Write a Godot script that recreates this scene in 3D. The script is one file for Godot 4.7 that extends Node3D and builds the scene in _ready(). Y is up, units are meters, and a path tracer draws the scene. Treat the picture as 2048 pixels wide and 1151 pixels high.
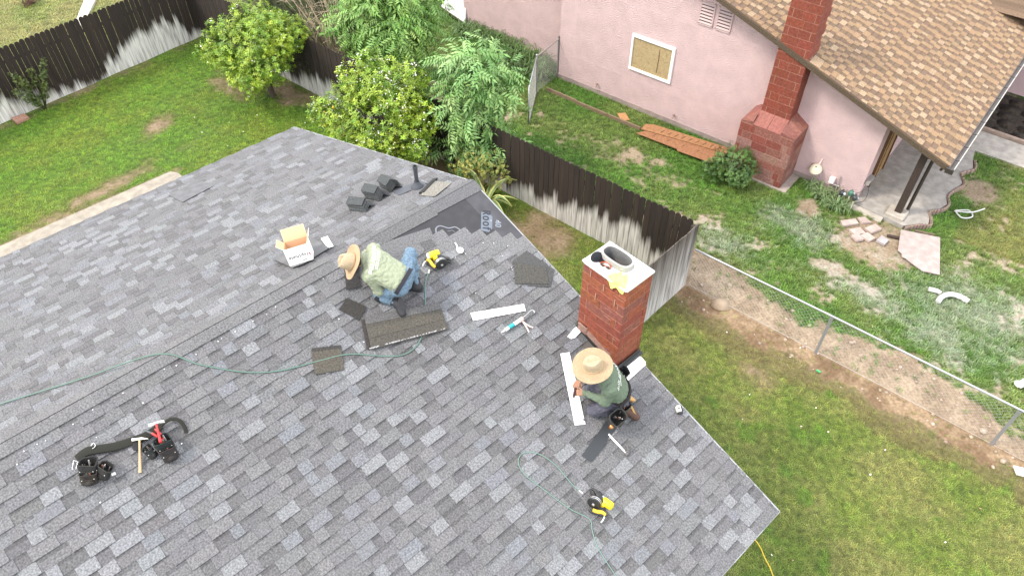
extends Node3D

# ---------------------------------------------------------------- constants
# lot axes: x along the side fence, z away from the neighbour's wall, y up, metres
const RIDGE := Vector3(-5.8638, 4.7625, -6.2125)          # gable end of the grey roof's ridge
const ALONG := Vector3(0.138477, 0.0, -0.990366)          # direction of that ridge
const CS := 0.950543                                      # cosine and sine of the grey roof's pitch
const SN := 0.310594
const ROOF_LONG := 11.0
const SLOPE := 5.9966
const EXPO := 0.14278                                     # shingle exposure
const PINK_Z := -15.95                                    # face of the neighbour's wall
const FENCE_Z := -10.87
const FENCE_X := -21.85

var rng := RandomNumberGenerator.new()
var names := {}
var mats := {}
var n_big := FastNoiseLite.new()
var n_mid := FastNoiseLite.new()
var n_fine := FastNoiseLite.new()
var n_turf := FastNoiseLite.new()

# ---------------------------------------------------------------- mesh builder
class MB:
	var v := PackedVector3Array()
	var n := PackedVector3Array()
	var c := PackedColorArray()
	var uv := PackedVector2Array()
	var col := Color(1, 1, 1)
	func tri(a: Vector3, b: Vector3, d: Vector3, hint: Vector3, ua := Vector2.ZERO, ub := Vector2.ZERO, ud := Vector2.ZERO) -> void:
		var nn := (b - a).cross(d - a)
		if nn.length_squared() < 1e-16:
			return
		if nn.dot(hint) < 0.0:
			nn = -nn
			v.append_array([a, b, d]); uv.append_array([ua, ub, ud])
		else:
			v.append_array([a, d, b]); uv.append_array([ua, ud, ub])
		nn = nn.normalized()
		n.append_array([nn, nn, nn]); c.append_array([col, col, col])
	func quad(a: Vector3, b: Vector3, d: Vector3, e: Vector3, hint: Vector3, u0 := Vector2.ZERO, u1 := Vector2.ONE) -> void:
		var ua := u0; var ub := Vector2(u1.x, u0.y); var ud := u1; var ue := Vector2(u0.x, u1.y)
		tri(a, b, d, hint, ua, ub, ud); tri(a, d, e, hint, ua, ud, ue)
	func smooth_tri(a: Vector3, b: Vector3, d: Vector3, na: Vector3, nb: Vector3, nd: Vector3) -> void:
		var g := (b - a).cross(d - a)
		if g.length_squared() < 1e-18:
			return
		if g.dot(na + nb + nd) < 0.0:
			v.append_array([a, b, d]); n.append_array([na, nb, nd])
		else:
			v.append_array([a, d, b]); n.append_array([na, nd, nb])
		c.append_array([col, col, col]); uv.append_array([Vector2.ZERO, Vector2.ZERO, Vector2.ZERO])
	# p: bottom ring 0..3 then top ring 4..7, same order
	func hull8(p: Array) -> void:
		var m := Vector3.ZERO
		for q in p:
			m += q
		m /= 8.0
		for f in [[0, 1, 2, 3], [4, 5, 6, 7], [0, 1, 5, 4], [1, 2, 6, 5], [2, 3, 7, 6], [3, 0, 4, 7]]:
			var k: Vector3 = (p[f[0]] + p[f[1]] + p[f[2]] + p[f[3]]) / 4.0
			quad(p[f[0]], p[f[1]], p[f[2]], p[f[3]], k - m)
	func box(at: Vector3, size: Vector3, turn := Basis.IDENTITY) -> void:
		var h := size / 2.0
		var p := []
		for y in [-h.y, h.y]:
			for q in [Vector3(-h.x, y, -h.z), Vector3(h.x, y, -h.z), Vector3(h.x, y, h.z), Vector3(-h.x, y, h.z)]:
				p.append(at + turn * q)
		hull8(p)
	# box with chamfered upright and top edges
	func soft_box(at: Vector3, size: Vector3, ch: float, turn := Basis.IDENTITY) -> void:
		var h := size / 2.0
		var rings := []
		for k in [[-h.y, 0.0], [h.y - ch, 0.0], [h.y, ch]]:
			var r := []
			var hx: float = h.x - k[1]; var hz: float = h.z - k[1]
			for q in [Vector2(-hx + ch, -hz), Vector2(hx - ch, -hz), Vector2(hx, -hz + ch), Vector2(hx, hz - ch), Vector2(hx - ch, hz), Vector2(-hx + ch, hz), Vector2(-hx, hz - ch), Vector2(-hx, -hz + ch)]:
				r.append(at + turn * Vector3(q.x, k[0], q.y))
			rings.append(r)
		for i in 2:
			for j in 8:
				var a: Vector3 = rings[i][j]; var b: Vector3 = rings[i][(j + 1) % 8]
				quad(a, b, rings[i + 1][(j + 1) % 8], rings[i + 1][j], (a + b) / 2.0 - at)
		for j in range(1, 7):
			tri(rings[2][0], rings[2][j], rings[2][j + 1], turn * Vector3.UP)
			tri(rings[0][0], rings[0][j], rings[0][j + 1], turn * Vector3.DOWN)
	# polygon in x,z stood from y0 to y1
	func slab(poly: PackedVector2Array, y0: float, y1: float, xf := Transform3D.IDENTITY, uvs := 1.0) -> void:
		var ix := Geometry2D.triangulate_polygon(poly)
		var upd := xf.basis * Vector3.UP
		for i in range(0, ix.size(), 3):
			var q := [poly[ix[i]], poly[ix[i + 1]], poly[ix[i + 2]]]
			tri(xf * Vector3(q[0].x, y1, q[0].y), xf * Vector3(q[1].x, y1, q[1].y), xf * Vector3(q[2].x, y1, q[2].y), upd, q[0] * uvs, q[1] * uvs, q[2] * uvs)
			tri(xf * Vector3(q[0].x, y0, q[0].y), xf * Vector3(q[1].x, y0, q[1].y), xf * Vector3(q[2].x, y0, q[2].y), -upd, q[0] * uvs, q[1] * uvs, q[2] * uvs)
		var cw := Geometry2D.is_polygon_clockwise(poly)
		for i in poly.size():
			var a := poly[i]; var b := poly[(i + 1) % poly.size()]
			var d := (b - a).orthogonal() * (1.0 if cw else -1.0)
			var hint := xf.basis * Vector3(d.x, 0, d.y)
			if Geometry2D.is_point_in_polygon((a + b) / 2.0 + d.normalized() * 0.0005, poly):
				hint = -hint
			quad(xf * Vector3(a.x, y0, a.y), xf * Vector3(b.x, y0, b.y), xf * Vector3(b.x, y1, b.y), xf * Vector3(a.x, y1, a.y), hint)
	func tube(pts: Array, radius, sides := 6, caps := true, flat := 1.0) -> void:
		var rings := []; var nrm := []
		var ref := Vector3.UP
		var prev_u := Vector3.ZERO
		for i in pts.size():
			var d: Vector3
			if i == 0: d = pts[1] - pts[0]
			elif i == pts.size() - 1: d = pts[i] - pts[i - 1]
			else: d = pts[i + 1] - pts[i - 1]
			d = d.normalized()
			var u: Vector3
			if i == 0:
				u = d.cross(ref)
				if u.length() < 0.1: u = d.cross(Vector3.RIGHT)
			else:
				u = prev_u - d * prev_u.dot(d)
				if u.length() < 0.01: u = d.cross(Vector3.RIGHT)
			u = u.normalized(); prev_u = u
			var w := u.cross(d).normalized()
			var r: float = radius[i] if radius is Array else radius
			var ring := []; var nn := []
			for k in sides:
				var a := TAU * k / sides
				ring.append(pts[i] + (u * cos(a) + w * sin(a) * flat) * r)
				nn.append((u * cos(a) * flat + w * sin(a)).normalized())
			rings.append(ring); nrm.append(nn)
		for i in rings.size() - 1:
			for k in sides:
				var k2 := (k + 1) % sides
				smooth_tri(rings[i][k], rings[i][k2], rings[i + 1][k2], nrm[i][k], nrm[i][k2], nrm[i + 1][k2])
				smooth_tri(rings[i][k], rings[i + 1][k2], rings[i + 1][k], nrm[i][k], nrm[i + 1][k2], nrm[i + 1][k])
		if caps:
			for e in [0, rings.size() - 1]:
				var d2: Vector3 = pts[0] - pts[1] if e == 0 else pts[e] - pts[e - 1]
				for k in range(1, sides - 1):
					tri(rings[e][0], rings[e][k], rings[e][k + 1], d2)
	# profile of (radius, height) turned about y; squash scales x and z
	func lathe(prof: Array, segs := 20, xf := Transform3D.IDENTITY, squash := Vector2.ONE) -> void:
		var cnt := prof.size()
		var pn := []
		for i in cnt:
			var a: Vector2 = prof[maxi(i - 1, 0)]; var b: Vector2 = prof[mini(i + 1, cnt - 1)]
			var d := (b - a).normalized()
			pn.append(Vector2(d.y, -d.x))
		for i in cnt - 1:
			for k in segs:
				var q := []; var qn := []
				for e in [[i, k], [i, k + 1], [i + 1, k + 1], [i + 1, k]]:
					var a: float = TAU * e[1] / segs
					var pr: Vector2 = prof[e[0]]; var nr: Vector2 = pn[e[0]]
					q.append(xf * Vector3(pr.x * cos(a) * squash.x, pr.y, pr.x * sin(a) * squash.y))
					qn.append((xf.basis * Vector3(nr.x * cos(a) / squash.x, nr.y, nr.x * sin(a) / squash.y)).normalized())
				smooth_tri(q[0], q[1], q[2], qn[0], qn[1], qn[2])
				smooth_tri(q[0], q[2], q[3], qn[0], qn[2], qn[3])
	func ball(at: Vector3, r: Vector3, segs := 12, turn := Basis.IDENTITY) -> void:
		var pr := []
		for i in range(0, 9):
			var a := -PI / 2 + PI * i / 8.0
			pr.append(Vector2(cos(a), sin(a)))
		lathe(pr, segs, Transform3D(turn * Basis.from_scale(r), at))
	func mesh(material: Material) -> ArrayMesh:
		var arr := []
		arr.resize(Mesh.ARRAY_MAX)
		arr[Mesh.ARRAY_VERTEX] = v; arr[Mesh.ARRAY_NORMAL] = n; arr[Mesh.ARRAY_COLOR] = c; arr[Mesh.ARRAY_TEX_UV] = uv
		var m := ArrayMesh.new()
		m.add_surface_from_arrays(Mesh.PRIMITIVE_TRIANGLES, arr)
		m.surface_set_material(0, material)
		return m

# ---------------------------------------------------------------- naming and tagging
func unique(called: String, parent: Node) -> String:
	var key := str(parent.get_instance_id()) + called
	var k: int = names.get(key, 0)
	names[key] = k + 1
	return called if k == 0 else "%s_%03d" % [called, k]

func thing(called: String, label: String, category: String, xf := Transform3D.IDENTITY, group := "") -> Node3D:
	var o := Node3D.new()
	o.name = unique(called, self)
	add_child(o, true)
	o.transform = xf
	o.set_meta("label", label); o.set_meta("category", category)
	if group != "": o.set_meta("group", group)
	return o

func obj(called: String, b: MB, m: Material, parent: Node = self) -> MeshInstance3D:
	return inst(called, b.mesh(m), parent)

func inst(called: String, m: Mesh, parent: Node = self) -> MeshInstance3D:
	var o := MeshInstance3D.new()
	o.name = unique(called, parent)
	o.mesh = m
	parent.add_child(o, true)
	return o

func tag(o: Node, label: String, category: String, group := "") -> Node:
	o.set_meta("label", label); o.set_meta("category", category)
	if group != "": o.set_meta("group", group)
	return o

func struct(o: Node) -> Node:
	o.set_meta("kind", "structure"); return o

func stuff(o: Node) -> Node:
	o.set_meta("kind", "stuff"); return o

func mm(called: String, m: Mesh, xfs: Array, cols: Array, parent: Node = self) -> MultiMeshInstance3D:
	var o := MultiMeshInstance3D.new()
	var k := MultiMesh.new()
	k.transform_format = MultiMesh.TRANSFORM_3D
	k.use_colors = true
	k.mesh = m
	k.instance_count = xfs.size()
	for i in xfs.size():
		k.set_instance_transform(i, xfs[i]); k.set_instance_color(i, cols[i])
	o.multimesh = k
	o.name = unique(called, parent)
	parent.add_child(o, true)
	return o

# ---------------------------------------------------------------- materials
func noise_tex(freq: float, lo: float, hi: float, seed_ := 1, size := 512, oct := 4, type := FastNoiseLite.TYPE_SIMPLEX_SMOOTH) -> NoiseTexture2D:
	var f := FastNoiseLite.new()
	f.seed = seed_; f.frequency = freq; f.fractal_octaves = oct; f.noise_type = type
	var g := Gradient.new()
	g.set_color(0, Color(lo, lo, lo)); g.set_color(1, Color(hi, hi, hi))
	var t := NoiseTexture2D.new()
	t.width = size; t.height = size; t.seamless = true; t.noise = f; t.color_ramp = g
	return t

func bump_tex(freq: float, strength: float, seed_ := 1, size := 512, oct := 4) -> NoiseTexture2D:
	var f := FastNoiseLite.new()
	f.seed = seed_; f.frequency = freq; f.fractal_octaves = oct; f.noise_type = FastNoiseLite.TYPE_SIMPLEX_SMOOTH
	var t := NoiseTexture2D.new()
	t.width = size; t.height = size; t.seamless = true; t.noise = f; t.as_normal_map = true; t.bump_strength = strength
	return t

# vertex-coloured material with optional grain and bump, mapped in metres
func vmat(key: String, rough := 0.9, grain: Texture2D = null, bump: Texture2D = null, per_metre := 1.0, bump_scale := 1.0, metal := 0.0) -> StandardMaterial3D:
	if mats.has(key): return mats[key]
	var m := StandardMaterial3D.new()
	m.vertex_color_use_as_albedo = true
	m.roughness = rough; m.metallic = metal
	if grain: m.albedo_texture = grain
	if bump:
		m.normal_enabled = true; m.normal_texture = bump; m.normal_scale = bump_scale
	if grain or bump:
		m.uv1_triplanar = true; m.uv1_world_triplanar = true
		m.uv1_scale = Vector3.ONE * per_metre
	mats[key] = m
	return m

func lin(r: float, g: float, b: float) -> Color:
	return Color(r, g, b)

func jig(c: Color, amt: float, hue := 0.0) -> Color:
	var k := 1.0 + rng.randf_range(-amt, amt)
	return Color(maxf(c.r * k * (1.0 + rng.randf_range(-hue, hue)), 0.002), maxf(c.g * k * (1.0 + rng.randf_range(-hue, hue)), 0.002), maxf(c.b * k * (1.0 + rng.randf_range(-hue, hue)), 0.002))

# ---------------------------------------------------------------- roof frames
func front_basis() -> Basis:
	var f := Vector3(-ALONG.z, 0, ALONG.x)
	return Basis(ALONG, Vector3.UP * CS + f * SN, f * CS + Vector3.DOWN * SN)

func back_basis() -> Basis:
	var f := Vector3(ALONG.z, 0, -ALONG.x)
	return Basis(-ALONG, Vector3.UP * CS + f * SN, f * CS + Vector3.DOWN * SN)

# s along the ridge from the gable end (negative), t down the slope, o off the slope
func on_front(s: float, t: float, o := 0.0, yaw := 0.0) -> Transform3D:
	var b := front_basis()
	return Transform3D(b * Basis(Vector3.UP, yaw), RIDGE + b * Vector3(s, o, t))

func on_back(s: float, t: float, o := 0.0, yaw := 0.0) -> Transform3D:
	var b := back_basis()
	return Transform3D(b * Basis(Vector3.UP, yaw), RIDGE + b * Vector3(-s, o, t))

func smooth_path(pts: Array, per := 6) -> Array:
	var out := []
	for i in pts.size() - 1:
		var p0: Vector3 = pts[maxi(i - 1, 0)]; var p1: Vector3 = pts[i]; var p2: Vector3 = pts[i + 1]; var p3: Vector3 = pts[mini(i + 2, pts.size() - 1)]
		for k in per:
			out.append(p1.cubic_interpolate(p2, p0, p3, float(k) / per))
	out.append(pts[pts.size() - 1])
	return out

# ---------------------------------------------------------------- bodies: smooth union of tapered capsules meshed as surface nets
class Field:
	var o: Vector3
	var cell: float
	var nx: int
	var ny: int
	var nz: int
	var d := PackedFloat32Array()
	func sample(p: Vector3) -> float:
		var q := (p - o) / cell
		var x := clampi(int(q.x), 0, nx - 2); var y := clampi(int(q.y), 0, ny - 2); var z := clampi(int(q.z), 0, nz - 2)
		var f := q - Vector3(x, y, z)
		var i := (z * ny + y) * nx + x
		var a := lerpf(lerpf(d[i], d[i + 1], f.x), lerpf(d[i + nx], d[i + nx + 1], f.x), f.y)
		i += nx * ny
		var b := lerpf(lerpf(d[i], d[i + 1], f.x), lerpf(d[i + nx], d[i + nx + 1], f.x), f.y)
		return lerpf(a, b, f.z)

func field(bones: Array, cell: float, k: float, wrinkle := 0.0, wfreq := 9.0, wstretch := Vector3.ONE) -> Field:
	var F := Field.new()
	var lo := Vector3.ONE * 1e6; var hi := -lo
	for b in bones:
		var r: float = maxf(b[2], b[3]) + k + cell * 3.0
		for q in [b[0], b[1]]:
			lo = lo.min(q - Vector3.ONE * r); hi = hi.max(q + Vector3.ONE * r)
	F.o = lo; F.cell = cell
	F.nx = int((hi.x - lo.x) / cell) + 2; F.ny = int((hi.y - lo.y) / cell) + 2; F.nz = int((hi.z - lo.z) / cell) + 2
	F.d.resize(F.nx * F.ny * F.nz); F.d.fill(1.0)
	for b in bones:
		var a: Vector3 = b[0]; var e: Vector3 = b[1]
		var ra: float = b[2]; var rb: float = b[3]
		var ab := e - a
		var l2 := maxf(ab.length_squared(), 1e-9)
		var r := maxf(ra, rb) + k + cell * 2.0
		var p0 := ((a.min(e) - Vector3.ONE * r) - lo) / cell
		var p1 := ((a.max(e) + Vector3.ONE * r) - lo) / cell
		for z in range(maxi(int(p0.z), 0), mini(int(p1.z) + 1, F.nz)):
			for y in range(maxi(int(p0.y), 0), mini(int(p1.y) + 1, F.ny)):
				var i := (z * F.ny + y) * F.nx
				for x in range(maxi(int(p0.x), 0), mini(int(p1.x) + 1, F.nx)):
					var pa := lo + Vector3(x, y, z) * cell - a
					var h := clampf(pa.dot(ab) / l2, 0.0, 1.0)
					var dd := (pa - ab * h).length() - lerpf(ra, rb, h)
					var old := F.d[i + x]
					var g := maxf(k - absf(old - dd), 0.0)
					F.d[i + x] = minf(old, dd) - g * g / (4.0 * k)
	if wrinkle > 0.0:
		var nz := FastNoiseLite.new()
		nz.seed = 5; nz.frequency = wfreq; nz.fractal_octaves = 2; nz.noise_type = FastNoiseLite.TYPE_SIMPLEX_SMOOTH
		nz.fractal_type = FastNoiseLite.FRACTAL_RIDGED
		for z in F.nz:
			for y in F.ny:
				for x in F.nx:
					var i := (z * F.ny + y) * F.nx + x
					if absf(F.d[i]) < 0.03:
						F.d[i] += nz.get_noise_3dv((lo + Vector3(x, y, z) * cell) * wstretch) * wrinkle
	return F

func nets(F: Field, b: MB) -> void:
	var at := {}
	var pos := PackedVector3Array()
	var nor := PackedVector3Array()
	var nx := F.nx; var nxy := F.nx * F.ny
	var offs := [0, 1, nx, nx + 1, nxy, nxy + 1, nxy + nx, nxy + nx + 1]
	var edges := [[0, 1], [2, 3], [4, 5], [6, 7], [0, 2], [1, 3], [4, 6], [5, 7], [0, 4], [1, 5], [2, 6], [3, 7]]
	for z in range(1, F.nz - 2):
		for y in range(1, F.ny - 2):
			for x in range(1, F.nx - 2):
				var i := z * nxy + y * nx + x
				var d0 := F.d[i]
				if absf(d0) > F.cell * 3.0: continue
				var s := 0
				for k in 8:
					if F.d[i + offs[k]] < 0.0: s += 1
				if s == 0 or s == 8: continue
				var m := Vector3.ZERO; var cnt := 0
				for e in edges:
					var da := F.d[i + offs[e[0]]]; var db := F.d[i + offs[e[1]]]
					if (da < 0.0) != (db < 0.0):
						var t := da / (da - db)
						var pa := Vector3(e[0] & 1, (e[0] >> 1) & 1, e[0] >> 2); var pb := Vector3(e[1] & 1, (e[1] >> 1) & 1, e[1] >> 2)
						m += pa.lerp(pb, t); cnt += 1
				m /= cnt
				at[i] = pos.size()
				var p := F.o + (Vector3(x, y, z) + m) * F.cell
				pos.append(p)
				var h := F.cell * 0.8
				nor.append(Vector3(F.sample(p + Vector3(h, 0, 0)) - F.sample(p - Vector3(h, 0, 0)), F.sample(p + Vector3(0, h, 0)) - F.sample(p - Vector3(0, h, 0)), F.sample(p + Vector3(0, 0, h)) - F.sample(p - Vector3(0, 0, h))).normalized())
	for i in at:
		var inside: bool = F.d[i] < 0.0
		for ax in [[1, nx, nxy], [nx, nxy, 1], [nxy, 1, nx]]:
			if (F.d[i + ax[0]] < 0.0) != inside:
				var q := [i, i - ax[1], i - ax[1] - ax[2], i - ax[2]]
				if at.has(q[1]) and at.has(q[2]) and at.has(q[3]):
					var w := [at[q[0]], at[q[1]], at[q[2]], at[q[3]]]
					b.smooth_tri(pos[w[0]], pos[w[1]], pos[w[2]], nor[w[0]], nor[w[1]], nor[w[2]])
					b.smooth_tri(pos[w[0]], pos[w[2]], pos[w[3]], nor[w[0]], nor[w[2]], nor[w[3]])

# letters laid on a body's surface: the flat text is dropped along -nrm until it meets the field
func lay_text(F: Field, text: String, size: float, centre: Vector3, right: Vector3, up: Vector3, nrm: Vector3, b: MB) -> void:
	var tm := text_mesh(text, size, 0.0)
	var arr := tm.get_mesh_arrays()
	var vv: PackedVector3Array = arr[Mesh.ARRAY_VERTEX]
	var idx = arr[Mesh.ARRAY_INDEX]
	var order: Array = Array(idx) if idx != null and idx.size() > 0 else range(vv.size())
	var drop := []
	for p in vv:
		var q := centre + right * p.x + up * p.y + nrm * 0.16
		for k in 110:
			if F.sample(q) < 0.003: break
			q -= nrm * 0.003
		drop.append(q + nrm * 0.003)
	for i in range(0, order.size(), 3):
		b.tri(drop[order[i]], drop[order[i + 1]], drop[order[i + 2]], nrm)

func text_mesh(text: String, height: float, depth := 0.002) -> TextMesh:
	var tm := TextMesh.new()
	var f := SystemFont.new()
	f.font_names = PackedStringArray(["Droid Sans"])
	f.font_weight = 700
	tm.font = f; tm.text = text; tm.font_size = 64; tm.depth = depth
	tm.pixel_size = height / 46.0
	tm.curve_step = 2.0
	return tm

# ================================================================= the place
func _ready() -> void:
	rng.seed = 20240611
	# ---- camera, sky, sun, exposure
	var cam := Camera3D.new()
	cam.name = "camera"
	add_child(cam)
	cam.transform = Transform3D(Basis(Vector3(0.77284, -0.004257, -0.634586), Vector3(-0.455129, 0.693144, -0.558936), Vector3(0.442239, 0.720787, 0.533752)), Vector3(0, 11.4, 0))
	cam.fov = 42.63
	cam.near = 0.1
	cam.far = 400.0
	cam.current = true
	var sky_mat := ProceduralSkyMaterial.new()
	sky_mat.sky_top_color = Color(0.90, 0.91, 0.935)
	sky_mat.sky_horizon_color = Color(0.90, 0.91, 0.92)
	sky_mat.sky_curve = 0.3
	sky_mat.ground_bottom_color = Color(0.25, 0.27, 0.2)
	sky_mat.ground_horizon_color = Color(0.6, 0.6, 0.58)
	sky_mat.sky_energy_multiplier = 1.0
	var sky := Sky.new()
	sky.sky_material = sky_mat
	var env := Environment.new()
	env.background_mode = Environment.BG_SKY
	env.sky = sky
	env.ambient_light_source = Environment.AMBIENT_SOURCE_SKY
	env.tonemap_mode = Environment.TONE_MAPPER_LINEAR
	env.tonemap_exposure = 3.6
	env.sdfgi_enabled = true; env.ssao_enabled = true; env.ssil_enabled = true
	var we := WorldEnvironment.new()
	we.name = "environment"
	we.environment = env
	add_child(we)
	var sun := DirectionalLight3D.new()
	sun.name = "sun"
	sun.light_energy = 0.36
	sun.light_color = Color(1.0, 0.96, 0.9)
	sun.light_angular_distance = 13.0
	sun.shadow_enabled = true
	add_child(sun)
	sun.look_at_from_position(Vector3(-7, 13, 8), Vector3.ZERO)

	n_big.seed = 3; n_big.frequency = 0.32; n_big.fractal_octaves = 3
	n_mid.seed = 8; n_mid.frequency = 1.1; n_mid.fractal_octaves = 3
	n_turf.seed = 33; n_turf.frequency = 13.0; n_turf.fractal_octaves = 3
	n_fine.seed = 21; n_fine.frequency = 5.0; n_fine.fractal_octaves = 3

	build_ground()
	build_grey_house()
	build_pink_house()
	build_fences()
	build_trees()
	build_grass()
	build_roof_things()
	build_people()
	build_yard_things()

# ================================================================= ground
func house_local(x: float, z: float) -> Vector2:
	# (s along the ridge, f towards the front) of a ground point
	var d := Vector2(x - RIDGE.x, z - RIDGE.z)
	return Vector2(d.x * ALONG.x + d.y * ALONG.z, d.x * -ALONG.z + d.y * ALONG.x)

func blob(x: float, z: float, cx: float, cz: float, rx: float, rz: float) -> float:
	return 1.0 - Vector2((x - cx) / rx, (z - cz) / rz).length()

# [colour of soil, colour of grass, how much grass 0..1, height of grass]
func ground(x: float, z: float) -> Array:
	var nb := n_big.get_noise_2d(x, z)
	var nm := n_mid.get_noise_2d(x, z)
	var nf := n_fine.get_noise_2d(x, z)
	var turf := clampf(1.0 + n_turf.get_noise_2d(x, z) * 0.95 + nf * 0.3, 0.5, 1.5) * 1.08  # tone noise for grass; its dark specks paint in the shadows between clumps
	var soil := Color(0.20, 0.135, 0.08).lerp(Color(0.28, 0.20, 0.13), clampf(0.5 + nm, 0, 1))
	var grass: Color
	var dens := 1.0
	var high := 0.05
	if x < FENCE_X:
		grass = Color(0.17, 0.21, 0.035).lerp(Color(0.25, 0.24, 0.07), clampf(0.5 + nb * 1.1 + nm * 0.5, 0, 1))
		dens = 0.95
	elif z > FENCE_Z:
		var left := clampf((-8.0 - x) / 4.0, 0, 1)
		var fresh := Color(0.122, 0.176, 0.020).lerp(Color(0.098, 0.198, 0.010), left)
		var dry := Color(0.190, 0.198, 0.050).lerp(Color(0.140, 0.196, 0.016), left)
		var k := clampf(0.45 + nb * 0.8 + nm * 0.6 + nf * 0.5, 0, 1)
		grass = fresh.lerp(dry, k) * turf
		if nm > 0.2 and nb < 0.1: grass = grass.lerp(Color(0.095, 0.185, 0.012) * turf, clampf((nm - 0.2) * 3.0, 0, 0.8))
		dens = 0.97
		# worn spots of the left lawn
		var worn: float = maxf(blob(x, z, -18.4, -7.1, 0.5, 0.9), blob(x, z, -18.4, -9.6, 1.4, 0.5))
		worn = maxf(worn, blob(x, z, -16.8, -10.4, 1.3, 0.6) * 1.2)
		worn = maxf(worn, blob(x, z, -12.2, -10.5, 3.0, 0.9) * 1.6)
		worn = maxf(worn, blob(x, z, -7.6, -10.2, 1.1, 0.9) * 1.5)
		worn = maxf(worn, blob(x, z, -1.9, -9.7, 1.0, 0.4) * 0.5)
		worn = maxf(worn, blob(x, z, -16.9, -4.4, 0.5, 2.6) * 0.8)
		worn = maxf(worn, blob(x, z, -21.7, -6.5, 0.3, 5.0) * 0.6)
		dens -= clampf(worn + nm * 0.55 + nf * 0.25, 0, 0.9)
		grass = grass.lerp(Color(0.17, 0.135, 0.045), clampf(worn * 0.9 + nm * 0.4, 0, 0.6))
		# bare verge along the wire fence
		if x > -4.6:
			var edge := z + 10.42 + nm * 0.28 + nf * 0.1 - 0.05 * sin(x * 2.0)
			if edge < 0.0:
				dens = 0.04
				soil = Color(0.19, 0.115, 0.065).lerp(Color(0.37, 0.26, 0.165), clampf(0.5 + nm + nf * 0.6, 0, 1))
			elif edge < 0.5:
				dens *= 0.35 + edge
				grass = grass.lerp(Color(0.16, 0.11, 0.045), 0.5)
		# dark gap beside the patio slab
		var hl := house_local(x, z)
		if hl.y < -10.2 and hl.y > -10.42 and hl.x < -1.2: dens *= 0.3
	else:
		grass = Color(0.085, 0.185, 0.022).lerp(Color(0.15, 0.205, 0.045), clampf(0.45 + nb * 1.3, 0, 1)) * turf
		soil = Color(0.28, 0.205, 0.135).lerp(Color(0.37, 0.285, 0.20), clampf(0.5 + nm + nf * 0.5, 0, 1))
		high = 0.085
		var bare := nm * 1.5 + nb * 0.6 + nf * 0.8 - 0.30
		# the verge by the wall stays lush
		if z < -14.3 and x < -2.9: bare -= 0.55
		bare = maxf(bare, blob(x, z, -7.3, -13.9, 1.6, 0.7) * 0.8 + nm * 0.7 + nf * 0.3)
		bare = maxf(bare, blob(x, z, -5.5, -12.2, 1.3, 0.6) * 0.8 + nm * 0.7 + nf * 0.3)
		bare = maxf(bare, blob(x, z, -12.6, -13.3, 1.8, 0.9) * 1.2 + nm * 0.6)
		bare = maxf(bare, blob(x, z, -1.45, -14.75, 1.1, 1.0) * 2.4 + nf * 0.5 + nm * 0.3)
		bare = maxf(bare, blob(x, z, -1.7, -13.3, 1.2, 0.4) * 0.8 + nm * 0.9 + nf * 0.6)
		bare = maxf(bare, blob(x, z, -0.2, -18.2, 0.7, 0.7) * 1.2)
		bare = maxf(bare, blob(x, z, -3.2, -14.9, 0.4, 0.5) * 1.3 + nm * 0.5)
		if x > -4.8:
			var top := -11.85 + nm * 0.35 + 0.35 * clampf((x - 0.0) / 3.0, 0, 1) - 0.25 * sin(x * 1.3 + 1.0)
			bare = maxf(bare, (z - top) * 3.0 + nf * 0.4)
			if z > top - 0.2:
				soil = Color(0.27, 0.19, 0.125).lerp(Color(0.43, 0.325, 0.225), clampf(0.5 + nm * 1.2 + nf * 0.6, 0, 1))
		dens = 1.0 - clampf(bare * 1.6, 0, 0.97)
		if x > -0.2 and z < -16.0:
			grass = grass.lerp(Color(0.22, 0.21, 0.06), clampf(0.4 + nb, 0, 0.7))
		# plaster dust scattered over the grass
		var dust: float = maxf(blob(x, z, -1.0, -13.1, 1.6, 0.55), blob(x, z, 0.9, -14.0, 1.9, 1.3))
		dust = maxf(dust, blob(x, z, -3.0, -14.2, 1.1, 0.75))
		dust = maxf(dust, blob(x, z, -4.2, -12.6, 0.9, 0.6))
		dust = maxf(dust, blob(x, z, 0.6, -12.9, 1.4, 0.8))
		dust = clampf(dust * 1.3 + nm * 0.8 + nf * 0.9 + n_turf.get_noise_2d(x, z) * 1.3, 0, 1)
		if x > -5.5 and z > -16.0:
			grass = grass.lerp(Color(0.32, 0.36, 0.25), dust * 0.8)
			soil = soil.lerp(Color(0.42, 0.41, 0.36), dust * 0.6)
	# patches under paving and buildings
	return [soil, grass, clampf(dens, 0, 1), high]

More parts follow.
